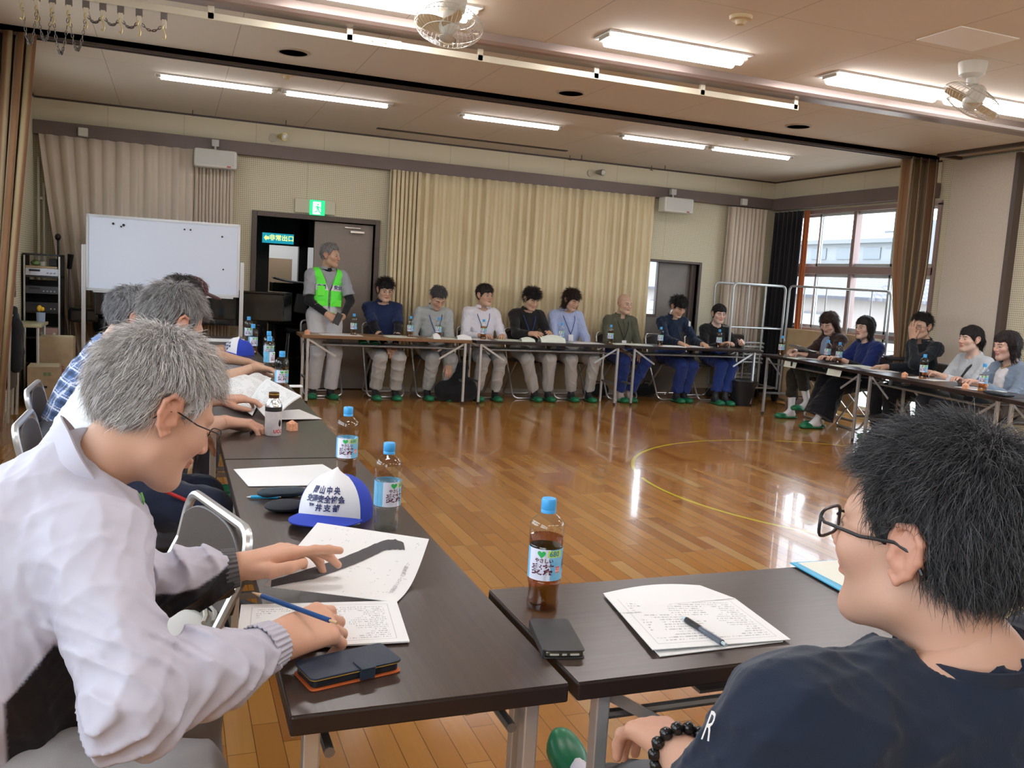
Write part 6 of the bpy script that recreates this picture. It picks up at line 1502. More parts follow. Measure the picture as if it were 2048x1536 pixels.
gear('amplifier', x0 + .02, x1 - .02, 1.148, 1.215, mat('gear_silver', (.55, .58, .66), .35, metal=.3), 'silver amplifier on the upper shelf of the rack', 3)
gear('disc_player', x0 + .02, x1 - .02, .98, 1.05, mat('gear_dark', (.05, .055, .065), .4), 'dark player in the middle of the rack', 4)
gear('mixer', x0 + .02, x1 - .02, .818, .90, mat('gear_black', (.025, .025, .03), .4), 'black unit with round knobs on the rack, above the pink box', 2)
MB().box2((x0 + .02, 9.25, 1.217), (x1 - .03, 9.48, 1.235)).build('wood_board', mat('board_tan', (.40, .30, .17), .7), label='thin tan board on top of the silver amplifier', cat='board')
MB().lathe([(0, 0), (.028, 0), (.03, .035), (.028, .04)], 18, (-1.14, 9.36, 1.236)).build('tape_roll', mat('tape_white', (.7, .7, .66), .5), smooth=True, label='white tape roll on the rack\'s top shelf', cat='tape')
MB().ball((-1.20, 9.36, 1.262), (.045, .05, .026)).build('bag_bundle', mat('bundle_green', (.22, .32, .12), .7, noise=.5, nscale=30), smooth=True, label='green and blue bundle at the left of the rack\'s top shelf', cat='bundle')
MB().box((-1.05, 9.36, 1.272), (.07, .10, .07)).build('black_case', RK, bevel=.006, label='black case at the right of the rack\'s top shelf', cat='case')
e = empty('toy_box', (-1.10, 9.34, .58), label='pinkish box with two pale buttons low in the rack', cat='box')
world_build(MB().box2((-1.17, 9.25, .579), (-1.0, 9.45, .665)), 'case', mat('box_pink', (.42, .28, .25), .6), e, bevel=.004)
for x in (-1.14, -1.035): world_build(MB().cyl((x, 9.252, .61), (x, 9.244, .61), .012), 'button', WB, e)
e = empty('pen_cup', (-1.165, 9.14, .72), label='blue-grey cup with yellow flowers on the small table by the rack', cat='cup')
world_build(MB().lathe([(0, 0), (.035, 0), (.038, .085), (.034, .085), (.033, .01)], 20, (-1.13, 9.12, .728)), 'cup', mat('cup_blue', (.28, .36, .48), .5), e, smooth=True)
world_build(MB().ball((-1.14, 9.12, .85), (.022, .02, .03)).ball((-1.115, 9.11, .845), (.018, .02, .02)), 'flowers', mat('flower_yellow', (.75, .45, .03), .6), e, smooth=True)
e = empty('small_table', (-1.20, 9.05, 0), label='small pale-topped table below the rack at the left edge', cat='table')
world_build(MB().box2((-1.30, 8.72, .70), (-1.08, 9.22, .727)), 'tabletop', mat('top_pale', (.45, .42, .27), .4), e, bevel=.004)
for x, y in ((-1.11, 8.76), (-1.27, 8.76), (-1.11, 9.18), (-1.27, 9.18)): world_build(MB().cyl((x, y, 0), (x, y, .70), .012), 'leg', CHROME, e)
# two cartons
CBD = mat('carton_tan', (.42, .32, .20), .85, noise=.10, nscale=14)
def carton(x0, x1, y0, y1, z1, label, slot=False, letter=None, yaw=0.):
    cx0, cy0 = (x0 + x1) / 2, (y0 + y1) / 2
    e = empty('carton', (cx0, cy0, 0), yaw, label, 'box')
    w_, d_ = x1 - x0, y1 - y0
    MB().box((0, 0, z1 / 2), (w_, d_, z1)).build('box_body', CBD, e, bevel=.004)
    MB().add([(-w_ / 2, -d_ / 2, z1), (w_ / 2, -d_ / 2, z1), (w_ / 2 - .01, 0, z1 + .012), (-w_ / 2 + .01, 0, z1 + .012), (-w_ / 2, d_ / 2, z1), (w_ / 2, d_ / 2, z1)], [(0, 1, 2, 3), (3, 2, 5, 4)]).build('lid_flap', mat('carton_light', (.50, .42, .27), .85), e)
    if slot: MB().box((-.03 + .03, -d_ / 2 - .001, z1 * .52), (.06, .003, .02)).build('hand_hole', BLK, e)
    if letter: text('lettering', letter[0], letter[1], mat('carton_ink', (.40, .10, .07), .7), e, lambda x, y, z: (x + letter[2], -d_ / 2 - .002, y + letter[3]), weight=.001)
    if slot: text('lettering', '麦茶', .035, mat('carton_green', (.12, .25, .12), .7), e, lambda x, y, z: (x + .03, -d_ / 2 - .002, y + z1 * .82), weight=.0005)
carton(-1.13, -.85, 9.00, 9.22, .60, 'tall cardboard carton standing by the rack', letter=('麦茶', .07, .0, .30))
carton(-1.18, -.93, 8.60, 8.92, .37, 'short cardboard carton with a dark hand hole, in front of the tall one', slot=True, yaw=.05)
# stacked chairs and dark jacket at the left edge
for k in range(4):
    x = -1.285 + .032 * k; e = empty('folded_chair', (x, 7.95, 0), label='folded chair in the upright stack against the left wall', cat='chair', group='folded chairs against the left wall')
    world_build(MB().tube(bend_arc([(x, 7.74, .02), (x + .02, 7.74, .86), (x + .02, 8.16, .86), (x, 8.16, .02)], .07), .011, 8), 'frame', CHROME, e, smooth=True)
    world_build(MB().box((x + .006, 7.95, .44), (.014, .34, .34)), 'seat', SEATM, e, bevel=.006); world_build(MB().box((x + .014, 7.95, .76), (.014, .34, .14)), 'backrest', SEATM, e, bevel=.006)
J_ = Shape(); J_.rc((-1.17, 7.86, .90), (-1.15, 7.84, .74), .035, .055, k=.04); J_.rc((-1.15, 7.83, .78), (-1.14, 7.80, .46), .045, .050, k=.04); J_.rc((-1.16, 7.90, .8), (-1.15, 7.96, .56), .04, .05); J_.disp = folds(33, .005, 24); V, F = J_.mesh(.008)
tag(mesh_obj('jacket', V, F, CLOTH, smooth=True, col=np.tile(A3(.02, .022, .025), (len(V), 1))), 'dark jacket draped over the folded chairs at the left edge', 'jacket')
# chair trolley in the right corner
e = empty('chair_trolley', (6.9, 9.62, 0), label='grey tubular trolley for folding chairs in the right corner', cat='trolley')
TG = mat('trolley_grey', (.46, .48, .48), .35, metal=.5)
for y in (9.42, 9.82): world_build(MB().tube(bend_arc([(6.58, y, .16), (6.56, y, 1.50), (7.36, y, 1.50), (7.36, y, .16)], .07), .016, 8), 'end_frame', TG, e, smooth=True)
for z in (.18, .95): world_build(MB().tube([(6.57, 9.42, z), (6.57, 9.82, z)], .012, 8).tube([(7.36, 9.42, z), (7.36, 9.82, z)], .012, 8).tube([(6.57, 9.42, z), (7.36, 9.42, z)], .012, 8), 'crossbar', TG, e, smooth=True)
for x in (6.80, 7.05): world_build(MB().tube([(x, 9.42, .18), (x, 9.42, 1.50)], .010, 8), 'upright', TG, e, smooth=True)
for x, y in ((6.6, 9.42), (7.34, 9.42), (6.6, 9.82), (7.34, 9.82)): world_build(MB().cyl((x - .014, y, .06), (x + .014, y, .06), .058, n=18), 'caster', BLK, e)
e = empty('trolley', (7.35, 8.9, 0), label='second tubular trolley reaching across the right window', cat='trolley')
world_build(MB().tube(bend_arc([(7.36, 9.36, .10), (7.36, 9.34, 1.51), (7.36, 7.62, 1.49), (7.36, 7.60, .06)], .07), .014, 8), 'end_frame', TG, e, smooth=True)
for y in (9.05, 8.65, 8.25, 7.9): world_build(MB().tube([(7.36, y, .98), (7.36, y, 1.505)], .008, 8), 'upright', TG, e, smooth=True)
for k in range(6):
    o = folding_chair(6.95, 9.62, -pi / 2, 'folding chair lying flat in the stack on the trolley', 'chairs stacked on the trolley', TG); o.rotation_euler = (radians(-70), 0, 0); o.location = (6.95, 9.50 + .0 * k, .28 + .05 * k)
# plywood sheet under the window
MB().box2((7.40, 8.05, .06), (7.43, 9.42, .97)).build('plywood_sheet', mat('plywood', (.46, .33, .18), .7, noise=.08, nscale=8), bevel=.002, label='tan plywood sheet leaning under the right window', cat='board')
# waste bin, bags on the floor
e = empty('waste_bin', (6.72, 9.1, 0), label='black waste bin with liner under the right end of the back row', cat='bin')
world_build(MB().lathe([(0, .0), (.125, 0), (.155, .27), (.165, .30), (.150, .285), (.12, .02)], 28, (6.62, 9.12, 0)), 'bin', mat('bin_black', (.012, .012, .014), .45), e, smooth=True)
world_build(MB().lathe([(.158, .24), (.170, .305), (.13, .32), (.06, .30), (0, .305)], 28, (6.62, 9.12, 0), sq=lambda a: 1 + .05 * sin(7 * a)), 'liner', mat('liner_black', (.02, .02, .022), .35), e, smooth=True)
def bag(name, c, r, col, label, top=None, seed=1, handle=True):
    e = empty(name, (c[0], c[1], 0), label=label, cat='bag'); s_ = Shape()
    s_.rc((c[0] - r[0] * .55, c[1], r[2] * .5), (c[0] + r[0] * .55, c[1], r[2] * .5), r[2] * .5, k=.05, flat=((0, 1, 0), max(.35, r[1] / r[2])))
    if top is not None: s_.rc((c[0], c[1], r[2] * .5), top, r[2] * .45, .07, k=.08)
    s_.disp = folds(seed, .008, 18); s_.cut((0, 0, .004), (0, 0, -1)); V, F = s_.mesh(.01); o = mesh_obj('bag_body', V, F, CLOTH, e, smooth=True, col=np.tile(A3(*col), (len(V), 1)), world=True)
    if handle: world_build(MB().tube([(c[0] - .05, c[1] - r[1] * .3, r[2] * .9), (c[0] - .03, c[1] - r[1] * .5, r[2] * 1.2), (c[0] + .04, c[1] - r[1] * .5, r[2] * 1.15), (c[0] + .06, c[1] - r[1] * .3, r[2] * .9)], .008, 6), 'handle', BLK, e, smooth=True)
bag('black_bag', (2.93, 9.22, 0), (.24, .12, .24), (.012, .012, .013), 'large black bag propped under the seam of the first two back tables', top=(3.0, 9.25, .38), seed=2, handle=False)
bag('black_bag', (4.92, 9.78, 0), (.18, .1, .16), (.02, .02, .022), 'dark bag on the floor beneath the bald man\'s chair', seed=3)
bag('black_bag', (5.62, 9.80, 0), (.16, .1, .17), (.012, .012, .013), 'black round bag on the floor by the navy work jacket man\'s chair', seed=4)
bag('shoulder_bag', (6.98, 8.52, 0), (.17, .09, .17), (.17, .11, .09), 'brown bag on the floor under the far end of the right row', seed=5)
# slippers left under the oak table: hanging pair
# ================================================================== PEOPLE
GM = mat('frame_black', (.02, .018, .018), .35); GMM = mat('frame_metal', (.35, .32, .28), .3, metal=.9)
BLKH = dict(col=(.010, .008, .008), col2=(.045, .035, .032), streak=.25)
GREYH = dict(col=(.16, .145, .14), col2=(.50, .47, .45), streak=.6)
def hs(style, base=BLKH, h=.0042, n=1500, ln=.035, lift=.25, seed=1, rad=.0011, **k): return dict(dict(style=style, h=h, n=n, ln=ln, lift=lift, seed=seed, rad=rad, **base), **k)
PH = dict(curl=.55); LAPH = dict(curl=.4)
gP = 'people seated along the back row'
LG = (.44, .43, .41); BLUET = (.022, .045, .20)
def back(x, zt, label, top, bottom, hair_, look=(0, -1, -.1), lean=0., wr=None, ank=None, knee=(None, None), dx=0., ang=pi, yb=9.64, **kw):
    f = local(x, yb, ang); hd = f(dx, .06 + lean, zt - .125)
    if wr is None: wr = (f(.10, .34, .60), f(-.10, .34, .60))
    if ank is None: ank = (f(.11, .27, .09), f(-.11, .27, .09))
    kw.setdefault('extra', {'facing': f(0, 1, 0) - f(0, 0, 0)})
    kw.setdefault('group', None); bottom = dict(bottom); bottom['w'] = bottom.get('w', 1.0) * 1.13; bottom['amp'] = .0075
    return person(label, hd, look, f(0, 0, .565), wr, ank, top=top, bottom=bottom, hair_=hair_, knee=knee, fine=.0042, sw=kw.pop('sw', .170), **kw)
# --- the standing man in the green vest
f = local(1.50, 9.50, pi)
J = person('standing grey-haired man in a green safety vest at the oak table', (1.545, 9.49, 1.510), (.78, -.55, -.06), (1.51, 9.52, .87), ((1.50, 9.30, .90), (1.67, 9.30, .885)), ((1.405, 9.47, .09), (1.585, 9.43, .09)),
           skin=(.50, .31, .21), old=True, brow=(.2, .18, .17), hair_=hs('short', GREYH, n=2500, ln=.025, seed=11), extra={'facing': A3(.15, -1, 0), 'neck': A3(1.525, 9.54, 1.345)}, sw=.175, fine=.0040,
           top=dict(sleeve='short', sl=.80, col=(.30, .31, .33), g=1.0, hem=.02, arm=.066, seed=5), bottom=dict(col=(.56, .55, .56), w=1.18, hem=.05, flare=1.1, amp=.004), toes=((-.15, -1, 0), (.2, -1, 0)),
           poleE=(A3(-1, .3, -.6), A3(1, .3, -.6)), hands=[dict(curl=.9, d=(.55, -.3, -.35), n=(-.3, -.8, .3)), dict(curl=.9, d=(-.55, -.3, -.3), n=(.3, -.8, .3))], collar=dict(col=(.30, .31, .33), fold=True, open=.3, h=.03))
# black undersleeves, the vest with its reflective bands
U = Shape()
for i in range(2):
    d = J['wr'][i] - J['E'][i]; U.rc(J['s'][i] + (J['E'][i] - J['s'][i]) * .5, J['E'][i], .050, .046); U.rc(J['E'][i], J['E'][i] + d * .95, .046, .033, end='b')
U.rc(J['nk'] - J['up'] * .02, J['nb'] - J['up'] * .045 , .061, .059, end='b')
U.disp = folds(2, .003, 34); J['put']('undershirt', U, .006, (.012, .012, .014))
pel, nk, up_, fw, rg = J['pel'], J['nk'], J['up'], J['fwd'], J['rgt']
Vt = Shape(); m_ = pel + (nk - pel) * .42; ch = nk - up_ * .135
Vt.rc(pel + up_ * .03, m_, .168, .162, flat=(fw, .82), k=.03); Vt.rc(m_, ch, .162, .160, flat=(fw, .80), k=.06); Vt.rc(nk - up_ * .045 + rg * .115, nk - up_ * .045 - rg * .115, .073, .073, k=.05)
for i in range(2): Vt.rc(nk - up_ * .03, nk - up_ * .045 + rg * (.11 if i else -.11), .066, .066, k=.04)
Vt.disp = folds(8, .004, 22); Vt.cut(pel + up_ * .0, -up_)
def vneck(P): q = P - nk; s_, h_, f_ = q @ rg, q @ up_, q @ fw; return np.where(f_ > 0, (.012 + np.maximum(0, h_ + .20) * .36) - np.abs(s_), .075 - np.sqrt(s_ ** 2 + (f_ + .0) ** 2) if False else -1.0)
Vt.cutf(lambda P: np.minimum(vneck(P), .1)); Vt.cutf(lambda P: np.where(((P - nk) @ up_) > -.25, np.abs((P - nk) @ rg) - .172, -1.0)); Vt.ell(nk + up_ * .02, (.075, .075, .07), k=.01, op='s')
def vcol(P):
    q = P - pel; h_, s_, f_ = q @ up_, q @ rg, q @ fw; C = np.tile(A3(.12, .86, .06), (len(P), 1)); T_ = (nk - pel) @ up_
    C[(h_ > .045) & (h_ < .105)] = (.62, .63, .64); C[(h_ > T_ - .205) & (h_ < T_ - .145)] = (.72, .72, .74)
    C[(h_ < .012)] = (.03, .05, .03); C[(f_ > 0) & (np.abs(s_) < .010 + np.maximum(0, h_ - T_ + .21) * .36)] = (.02, .02, .02); C[(h_ > T_ - .24) & (np.abs(s_) > .160)] = (.02, .03, .02)
    return C
vest = J['put']('safety_vest', Vt, .0048, vcol, NYLON)
for sx, w_, h_, z_ in ((-.09, .085, .085, .25), (-.09, .085, .03, .30), (.085, .10, .07, .14), (-.08, .10, .06, .13)):
    c_ = pel + up_ * z_ + rg * -sx + fw * .130; R_ = np.column_stack([rg, fw, up_])
    p_ = MB().box(c_, (w_, .012, h_), R=R_).build('pocket', mat('vest_green', (.14, .90, .05), .6), vest, bevel=.006); p_.matrix_parent_inverse = matw(vest).inverted()
def chest_txt(cx0):
    def fn(X, Y, Z): P = nk - up_ * .168 + rg * -(X + cx0) * -1 + up_ * Y; return tuple(P + fw * (.1245 - 2.2 * (X + cx0) ** 2))
    return fn
def chest_txt(cx0):
    def fn(X, Y, Z): return tuple(nk - up_ * .172 - rg * (X + cx0) + up_ * Y + fw * (.1400 - 1.6 * (X + cx0) ** 2))
    return fn
for s_, cx0 in (('交通', -.088), ('安全', .088)):
    t_ = text('lettering', s_, .046, TXN, vest, chest_txt(cx0), weight=.0015); t_.matrix_parent_inverse = matw(vest).inverted()
ph_ = empty('phone', (1.60, 9.27, .86), label='black phone held by the standing man in the green vest', cat='phone'); MB().box((1.605, 9.235, .86), (.072, .012, .13), R=rz(.1) @ ry(.5) @ rx(-.3)).build('handset', BLK, ph_, world=True, bevel=.004)
# --- eight people behind the back tables
Jn = back(2.17, 1.30, 'young man in a navy polo shirt and black undersleeves, seated beside the standing man', dict(sleeve='short', col=(.012, .022, .07), seed=2, sl=.75), dict(col=LG, seed=4, w=1.05), hs('fringe', seed=3, n=2200, ln=.04, lift=.5, vol=1.3), look=(.05, -1, -.22),
     wr=((2.14, 9.30, .60), (2.24, 9.30, .60)), glasses_=dict(m=GMM, thick=.0008), collar=dict(col=(.014, .02, .05), fold=True, open=.35, h=.03), poleE=(A3(-1, .2, -.6), A3(1, .2, -.6)))
U = Shape()
for i in range(2): d = Jn['wr'][i] - Jn['E'][i]; U.rc(Jn['E'][i] - (Jn['E'][i] - Jn['s'][i]) * .3, Jn['E'][i], .047, .044); U.rc(Jn['E'][i], Jn['E'][i] + d * .95, .044, .033, end='b')
U.disp = folds(2, .003, 34); Jn['put']('undersleeves', U, .006, (.010, .010, .013))
Jn = back(2.75, 1.245, 'grey-haired man in a light grey work jacket looking down, reaching to a black bag', dict(sleeve='long', col=(.36, .38, .37), seed=7, name='work_jacket', amp=.006), dict(col=(.37, .38, .37), seed=6, w=1.05),
     hs('short', dict(col=(.03, .028, .03), col2=(.16, .15, .15), streak=.5), seed=5, n=2200), look=(.1, -1, -.75), lean=.08, wr=((2.62, 9.38, .60), (2.83, 9.22, .42)), skin=(.52, .33, .23), eyes=False, collar=dict(col=(.36, .38, .37), fold=True, open=.35, h=.035))
lanyard(Jn, (.02, .05, .2), drop=.26)
Jn = back(3.33, 1.30, 'man in a white shirt with glasses and a navy lanyard', dict(sleeve='long', col=(.70, .68, .73), seed=8, sl=.9), dict(col=LG, seed=9), hs('fringe', dict(col=(.015, .011, .01), col2=(.06, .045, .04), streak=.4), seed=6, n=2000, ln=.035, vol=1.2), look=(.35, -1, -.02),
     wr=((3.22, 9.34, .735), (3.48, 9.34, .735)), glasses_=dict(m=GMM, thick=.0008), collar=dict(col=(.70, .68, .73), fold=True, open=.4, h=.035), brow=(.04, .03, .03))
lanyard(Jn, (.02, .04, .22), drop=.24)
Jn = back(3.90, 1.285, 'young man in a black shirt reading the open handout', dict(sleeve='long', col=(.014, .012, .012), seed=10), dict(col=LG, seed=11, w=1.05), hs('fringe', seed=9, n=2500, ln=.045, lift=.5, vol=1.5), look=(.12, -1, -.42), lean=.02, dx=0,
     ank=((3.93, 9.38, .09), (4.10, 9.38, .09)), knee=((3.75, 9.23, .50), (4.03, 9.23, .50)), wr=((3.78, 9.24, .78), (4.02, 9.24, .79)), eyes=False, collar=dict(col=(.014, .012, .012), fold=True, open=.4, h=.03), hands=[dict(curl=.5, n=(-.5, -.3, .6)), dict(curl=.5, n=(.5, -.3, .6))])
lanyard(Jn, (.02, .04, .25), drop=.30, card=False)
Jn = back(4.42, 1.30, 'man with chin-length hair in a light blue shirt and navy lanyard', dict(sleeve='long', col=(.36, .42, .62), seed=12), dict(col=LG, seed=13), hs('mid', dict(col=(.018, .010, .008), col2=(.07, .035, .025), streak=.4), seed=12, n=3000, ln=.05, lift=.3, vol=1.3), look=(.28, -1, -.40),
     ank=((4.40, 9.38, .09), (4.62, 9.36, .09)), knee=((4.30, 9.23, .50), (4.60, 9.23, .50)), wr=((4.26, 9.36, .60), (4.58, 9.34, .60)), eyes=False, collar=dict(col=(.36, .42, .62), fold=True, open=.4, h=.035))
lanyard(Jn, (.02, .03, .15), drop=.27)
Jn = back(5.13, 1.285, 'bald man in an olive jacket seated at the gap between tables', dict(sleeve='long', col=(.085, .085, .055), seed=14, name='work_jacket', amp=.006), dict(col=BLUET, seed=15), None, look=(.20, -1, -.05), skin=(.56, .37, .26), stub=.22, jaw=1.06,
     wr=((5.02, 9.36, .60), (5.26, 9.36, .60)), collar=dict(col=(.085, .085, .055), fold=False, open=.45, h=.045), ank=((5.04, 9.36, .09), (5.17, 9.38, .09)), knee=((5.00, 9.23, .50), (5.29, 9.23, .50)), sock=(.5, .42, .4), brow=(.06, .05, .045))
lanyard(Jn, (.01, .01, .01), drop=.28, mname='lanyard_black')
q = Jn['nk']; MB().tube([q + Jn['fwd'] * .075 - Jn['up'] * .03, q + Jn['fwd'] * .125 - Jn['up'] * .12, q + Jn['fwd'] * .128 - Jn['up'] * .38], .0035, 6).build('zip', BLK, Jn['e'], world=True)
Jn = back(5.85, 1.285, 'young man in a navy work jacket turning pages with both hands', dict(sleeve='long', col=(.010, .018, .040), seed=16, name='work_jacket', amp=.006), dict(col=BLUET, seed=17, w=1.05), hs('fringe', seed=15, n=2600, ln=.04, lift=.55, vol=1.6), look=(.05, -1, -.55), lean=.06,
     ank=((5.82, 9.36, .09), (5.94, 9.38, .09)), wr=((5.72, 9.20, .735), (6.05, 9.22, .735)), eyes=False, collar=dict(col=(.010, .018, .04), fold=False, open=.6, h=.05), hands=[dict(curl=.3), dict(curl=.35)])
MB().box2((5.985, 9.46, .935), (5.992, 9.47, 1.0)).box2((6.0, 9.46, .93), (6.007, 9.47, .99)).build('pocket_pens', WHI, Jn['e'], world=True)
back(6.48, 1.225, 'young woman in a black top with tied-back hair, last in the back row', dict(sleeve='long', col=(.010, .010, .011), seed=18), dict(col=BLUET, seed=19, hem=.16), hs('ponytail', seed=18, n=2200, ln=.05, lift=.06, vol=.8, part_x=.02), look=(-.22, -1, -.10), sw=.165, jaw=.94, skin=(.66, .45, .36), dx=0,
     wr=((6.38, 9.30, .735), (6.62, 9.24, .76)), ank=((6.28, 9.20, .09), (6.40, 9.16, .09)), hands=[dict(curl=.6), dict(curl=.9, n=(.6, -.2, .6))], yb=9.62)
# --- five people along the right row
def right(x, y, zt, label, top, bottom, hair_, look, wr, ank, **kw):
    a = pi / 2 - .12; f = local(x, y, a); lean = kw.pop('lean', .0)
    kw['extra'] = {'facing': f(0, 1, 0) - f(0, 0, 0)}
    return person(label, f(kw.pop('hx', 0), .06 + lean, zt - .125), look, f(0, 0, .565), [f(*v) for v in wr], [f(*v) for v in ank], top=top, bottom=bottom, hair_=hair_, fine=.0040, sw=kw.pop('sw', .165), **kw)
Jn = right(6.98, 8.04, 1.225, 'woman in a brown cardigan with long wavy hair reading a leaflet', dict(sleeve='long', col=(.035, .018, .016), seed=21, name='cardigan', amp=.005), dict(col=(.028, .025, .018), seed=22, hem=.38, w=1.15, amp=.007),
     hs('longhair', dict(col=(.022, .012, .010), col2=(.09, .05, .035), streak=.4), seed=21, n=3000, ln=.06, lift=.2), (-.9, -.35, -.55), ((.08, .40, .76), (-.10, .38, .74)), ((.02, .42, .09), (-.10, .30, .20)), eyes=False, jaw=.94, skin=(.60, .40, .31), sock=(.8, .8, .82), hands=[dict(curl=.7, n=(.3, .2, .7)), dict(curl=.7)])
q = Jn['nk']; IN = Shape(); IN.rc(Jn['pel'] + Jn['up'] * .12 + Jn['fwd'] * .03, q - Jn['up'] * .12 + Jn['fwd'] * .028, .118, .115, flat=(Jn['fwd'], .85)); IN.cutf(lambda P: np.abs((P - q) @ Jn['rgt']) - .052); IN.ell(q, (.07, .07, .06), op='s'); IN.disp = folds(4, .002, 40); Jn['put']('blouse', IN, .006, (.22, .27, .38))
lf = empty('leaflet', (6.62, 7.98, .78), label='crumpled grey leaflet held by the woman in the brown cardigan', cat='leaflet')
o = MB().sheet(lambda u, v: (6.44 + .26 * u, 7.92 + .20 * v, .775 + .06 * (1 - u) + .012 * sin(7 * u + 3 * v)), 14, 8, .001).build('leaf', paper_mat('newsprint', (.45, .44, .42), lines=.6), lf, smooth=True, world=True); add_uv(o, 14, 8, True)
Jn = right(6.96, 7.46, 1.21, 'woman with bobbed black hair and glasses in a navy blouse', dict(sleeve='short', sl=.95, arm=.072, col=(.008, .018, .10), seed=23, name='blouse'), dict(col=(.008, .008, .012), seed=24, w=1.5, flare=1.9, hem=.12, amp=.008), hs('bob', seed=22, n=2600, ln=.05, lift=.12, vol=1.1), (-.95, -.1, -.02),
     ((.10, .40, .735), (-.12, .36, .735)), ((.06, .46, .09), (-.08, .58, .09)), jaw=.95, skin=(.60, .40, .31), glasses_=dict(m=GMM, thick=.0008), sock=(.8, .8, .82))
U = Shape()
for i in range(2): d = Jn['wr'][i] - Jn['E'][i]; U.rc(Jn['E'][i] - (Jn['E'][i] - Jn['s'][i]) * .1, Jn['E'][i], .045); U.rc(Jn['E'][i], Jn['E'][i] + d * .8, .045, .034, end='b')
Jn['put']('undersleeves', U, .007, (.012, .012, .014))
right(6.92, 6.66, 1.275, 'man in a black jacket and glasses holding a hand over his face', dict(sleeve='long', sl=.88, col=(.008, .011, .016), seed=25, name='jacket', amp=.006), dict(col=(.012, .012, .015), seed=26), hs('short', seed=25, n=2600, ln=.03, lift=.5, vol=1.1), (-.95, -.25, -.08),
     ((.10, .34, .735), (-.03, .165, 1.035)), ((.12, .36, .09), (-.12, .40, .09)), elbow=(None, (6.62, 6.46, .80)), glasses_=dict(m=GM, thick=.0016), sw=.185, skin=(.50, .32, .23), hands=[dict(curl=.5), dict(d=(-.12, .15, 1), n=(-.9, -.2, 0), curls=[.35, .25, .35, .5], spread=2.2)], collar=dict(col=(.008, .011, .016), open=.5, h=.04), poleE=(A3(0, -1, -1), A3(0, 0, -1)))
Jn = right(6.84, 6.00, 1.20, 'woman in a pale grey sweatshirt with a black strap and ponytail', dict(sleeve='long', col=(.50, .53, .56), seed=27, name='sweatshirt', amp=.006), dict(col=(.05, .05, .06), seed=28), hs('ponytail', seed=27, n=2600, ln=.05, lift=.08, vol=1.0), (-.95, .12, .02),
     ((.08, .36, .735), (-.08, .36, .735)), ((.1, .34, .09), (-.1, .34, .09)), jaw=.95, skin=(.62, .42, .33))
n_ = Jn['nk']; R5 = [n_ + Jn['rgt'] * -.09 + Jn['up'] * .0 + Jn['fwd'] * .02, n_ + Jn['fwd'] * .115 - Jn['rgt'] * .06 - Jn['up'] * .10, n_ + Jn['fwd'] * .135 + Jn['rgt'] * .02 - Jn['up'] * .25, n_ + Jn['fwd'] * .10 + Jn['rgt'] * .11 - Jn['up'] * .38]
MB().tube(R5, .009, 6).build('shoulder_strap', BLK, Jn['e'], smooth=True, world=True)
Jn = right(6.60, 5.42, 1.185, 'woman in a blue-grey cardigan over a white blouse at the right edge', dict(sleeve='long', col=(.17, .22, .29), seed=29, name='cardigan', amp=.005), dict(col=(.10, .08, .07), seed=30), hs('bob', dict(col=(.014, .010, .010), col2=(.06, .04, .035), streak=.3), seed=29, n=2600, ln=.05, lift=.12, vol=1.1), (-.98, .2, -.12),
     ((.12, .36, .735), (-.14, .36, .735)), ((.1, .34, .09), (-.1, .34, .09)), jaw=.95, skin=(.60, .40, .32))
q2 = Jn['nk']; J2 = Jn; IN = Shape(); IN.rc(J2['pel'] + J2['up'] * .12 + J2['fwd'] * .03, q2 - J2['up'] * .12 + J2['fwd'] * .028, .118, .115, flat=(J2['fwd'], .85)); IN.cutf(lambda P: np.abs((P - q2) @ J2['rgt']) - .055); IN.ell(q2, (.07, .07, .06), op='s'); IN.disp = folds(4, .003, 60); J2['put']('blouse', IN, .006, (.62, .60, .62))
MB().tube([q2 + J2['rgt'] * .06 + J2['up'] * .03, q2 + J2['fwd'] * .09 + J2['rgt'] * .03 - J2['up'] * .02, q2 + J2['fwd'] * .105 - J2['up'] * .04, q2 + J2['fwd'] * .09 - J2['rgt'] * .03 - J2['up'] * .02, q2 - J2['rgt'] * .06 + J2['up'] * .03], .0035, 6).build('necklace', mat('gold'), J2['e'], smooth=True, world=True)
# --- the left row, from the far end to the near one
def left(head, look, label, top, bottom, hair_, wr, pel, neck, **kw):
    kw.setdefault('ank', ((pel[0] + .40, pel[1] - .12, .09), (pel[0] + .40, pel[1] + .12, .09)))
    return person(label, head, look, pel, wr, kw.pop('ank'), top=top, bottom=bottom, hair_=hair_, extra={'facing': A3(1, .12, 0), 'neck': A3(*neck)}, **kw)
Jc = left((.13, 6.85, 1.11), (.9, -.2, -.35), 'man in a maroon cap at the far end of the left row, hands clasped', dict(sleeve='short', col=(.12, .12, .14), seed=40), dict(col=(.05, .05, .06), seed=41), hs('short', GREYH, n=800, seed=40), ((.32, 6.66, .735), (.34, 6.84, .735)), (-.16, 6.72, .565), (.02, 6.85, .955), fine=.0045,
     hands=[dict(curl=1.1, d=(.5, .7, 0)), dict(curl=1.1, d=(.5, -.7, 0))])
cp = Shape(); cp.frame(Jc['head'], Jc['HR'], 1.0); cp.ell((0, -.012, .050), (.090, .108, .092)); cp.cut((0, 0, .045), (0, -.1, -1)); cp.ell((0, .125, .055), (.065, .075, .012), k=.01); cp.frame(); Jc['put']('baseball_cap', cp, .004, (.065, .018, .018))
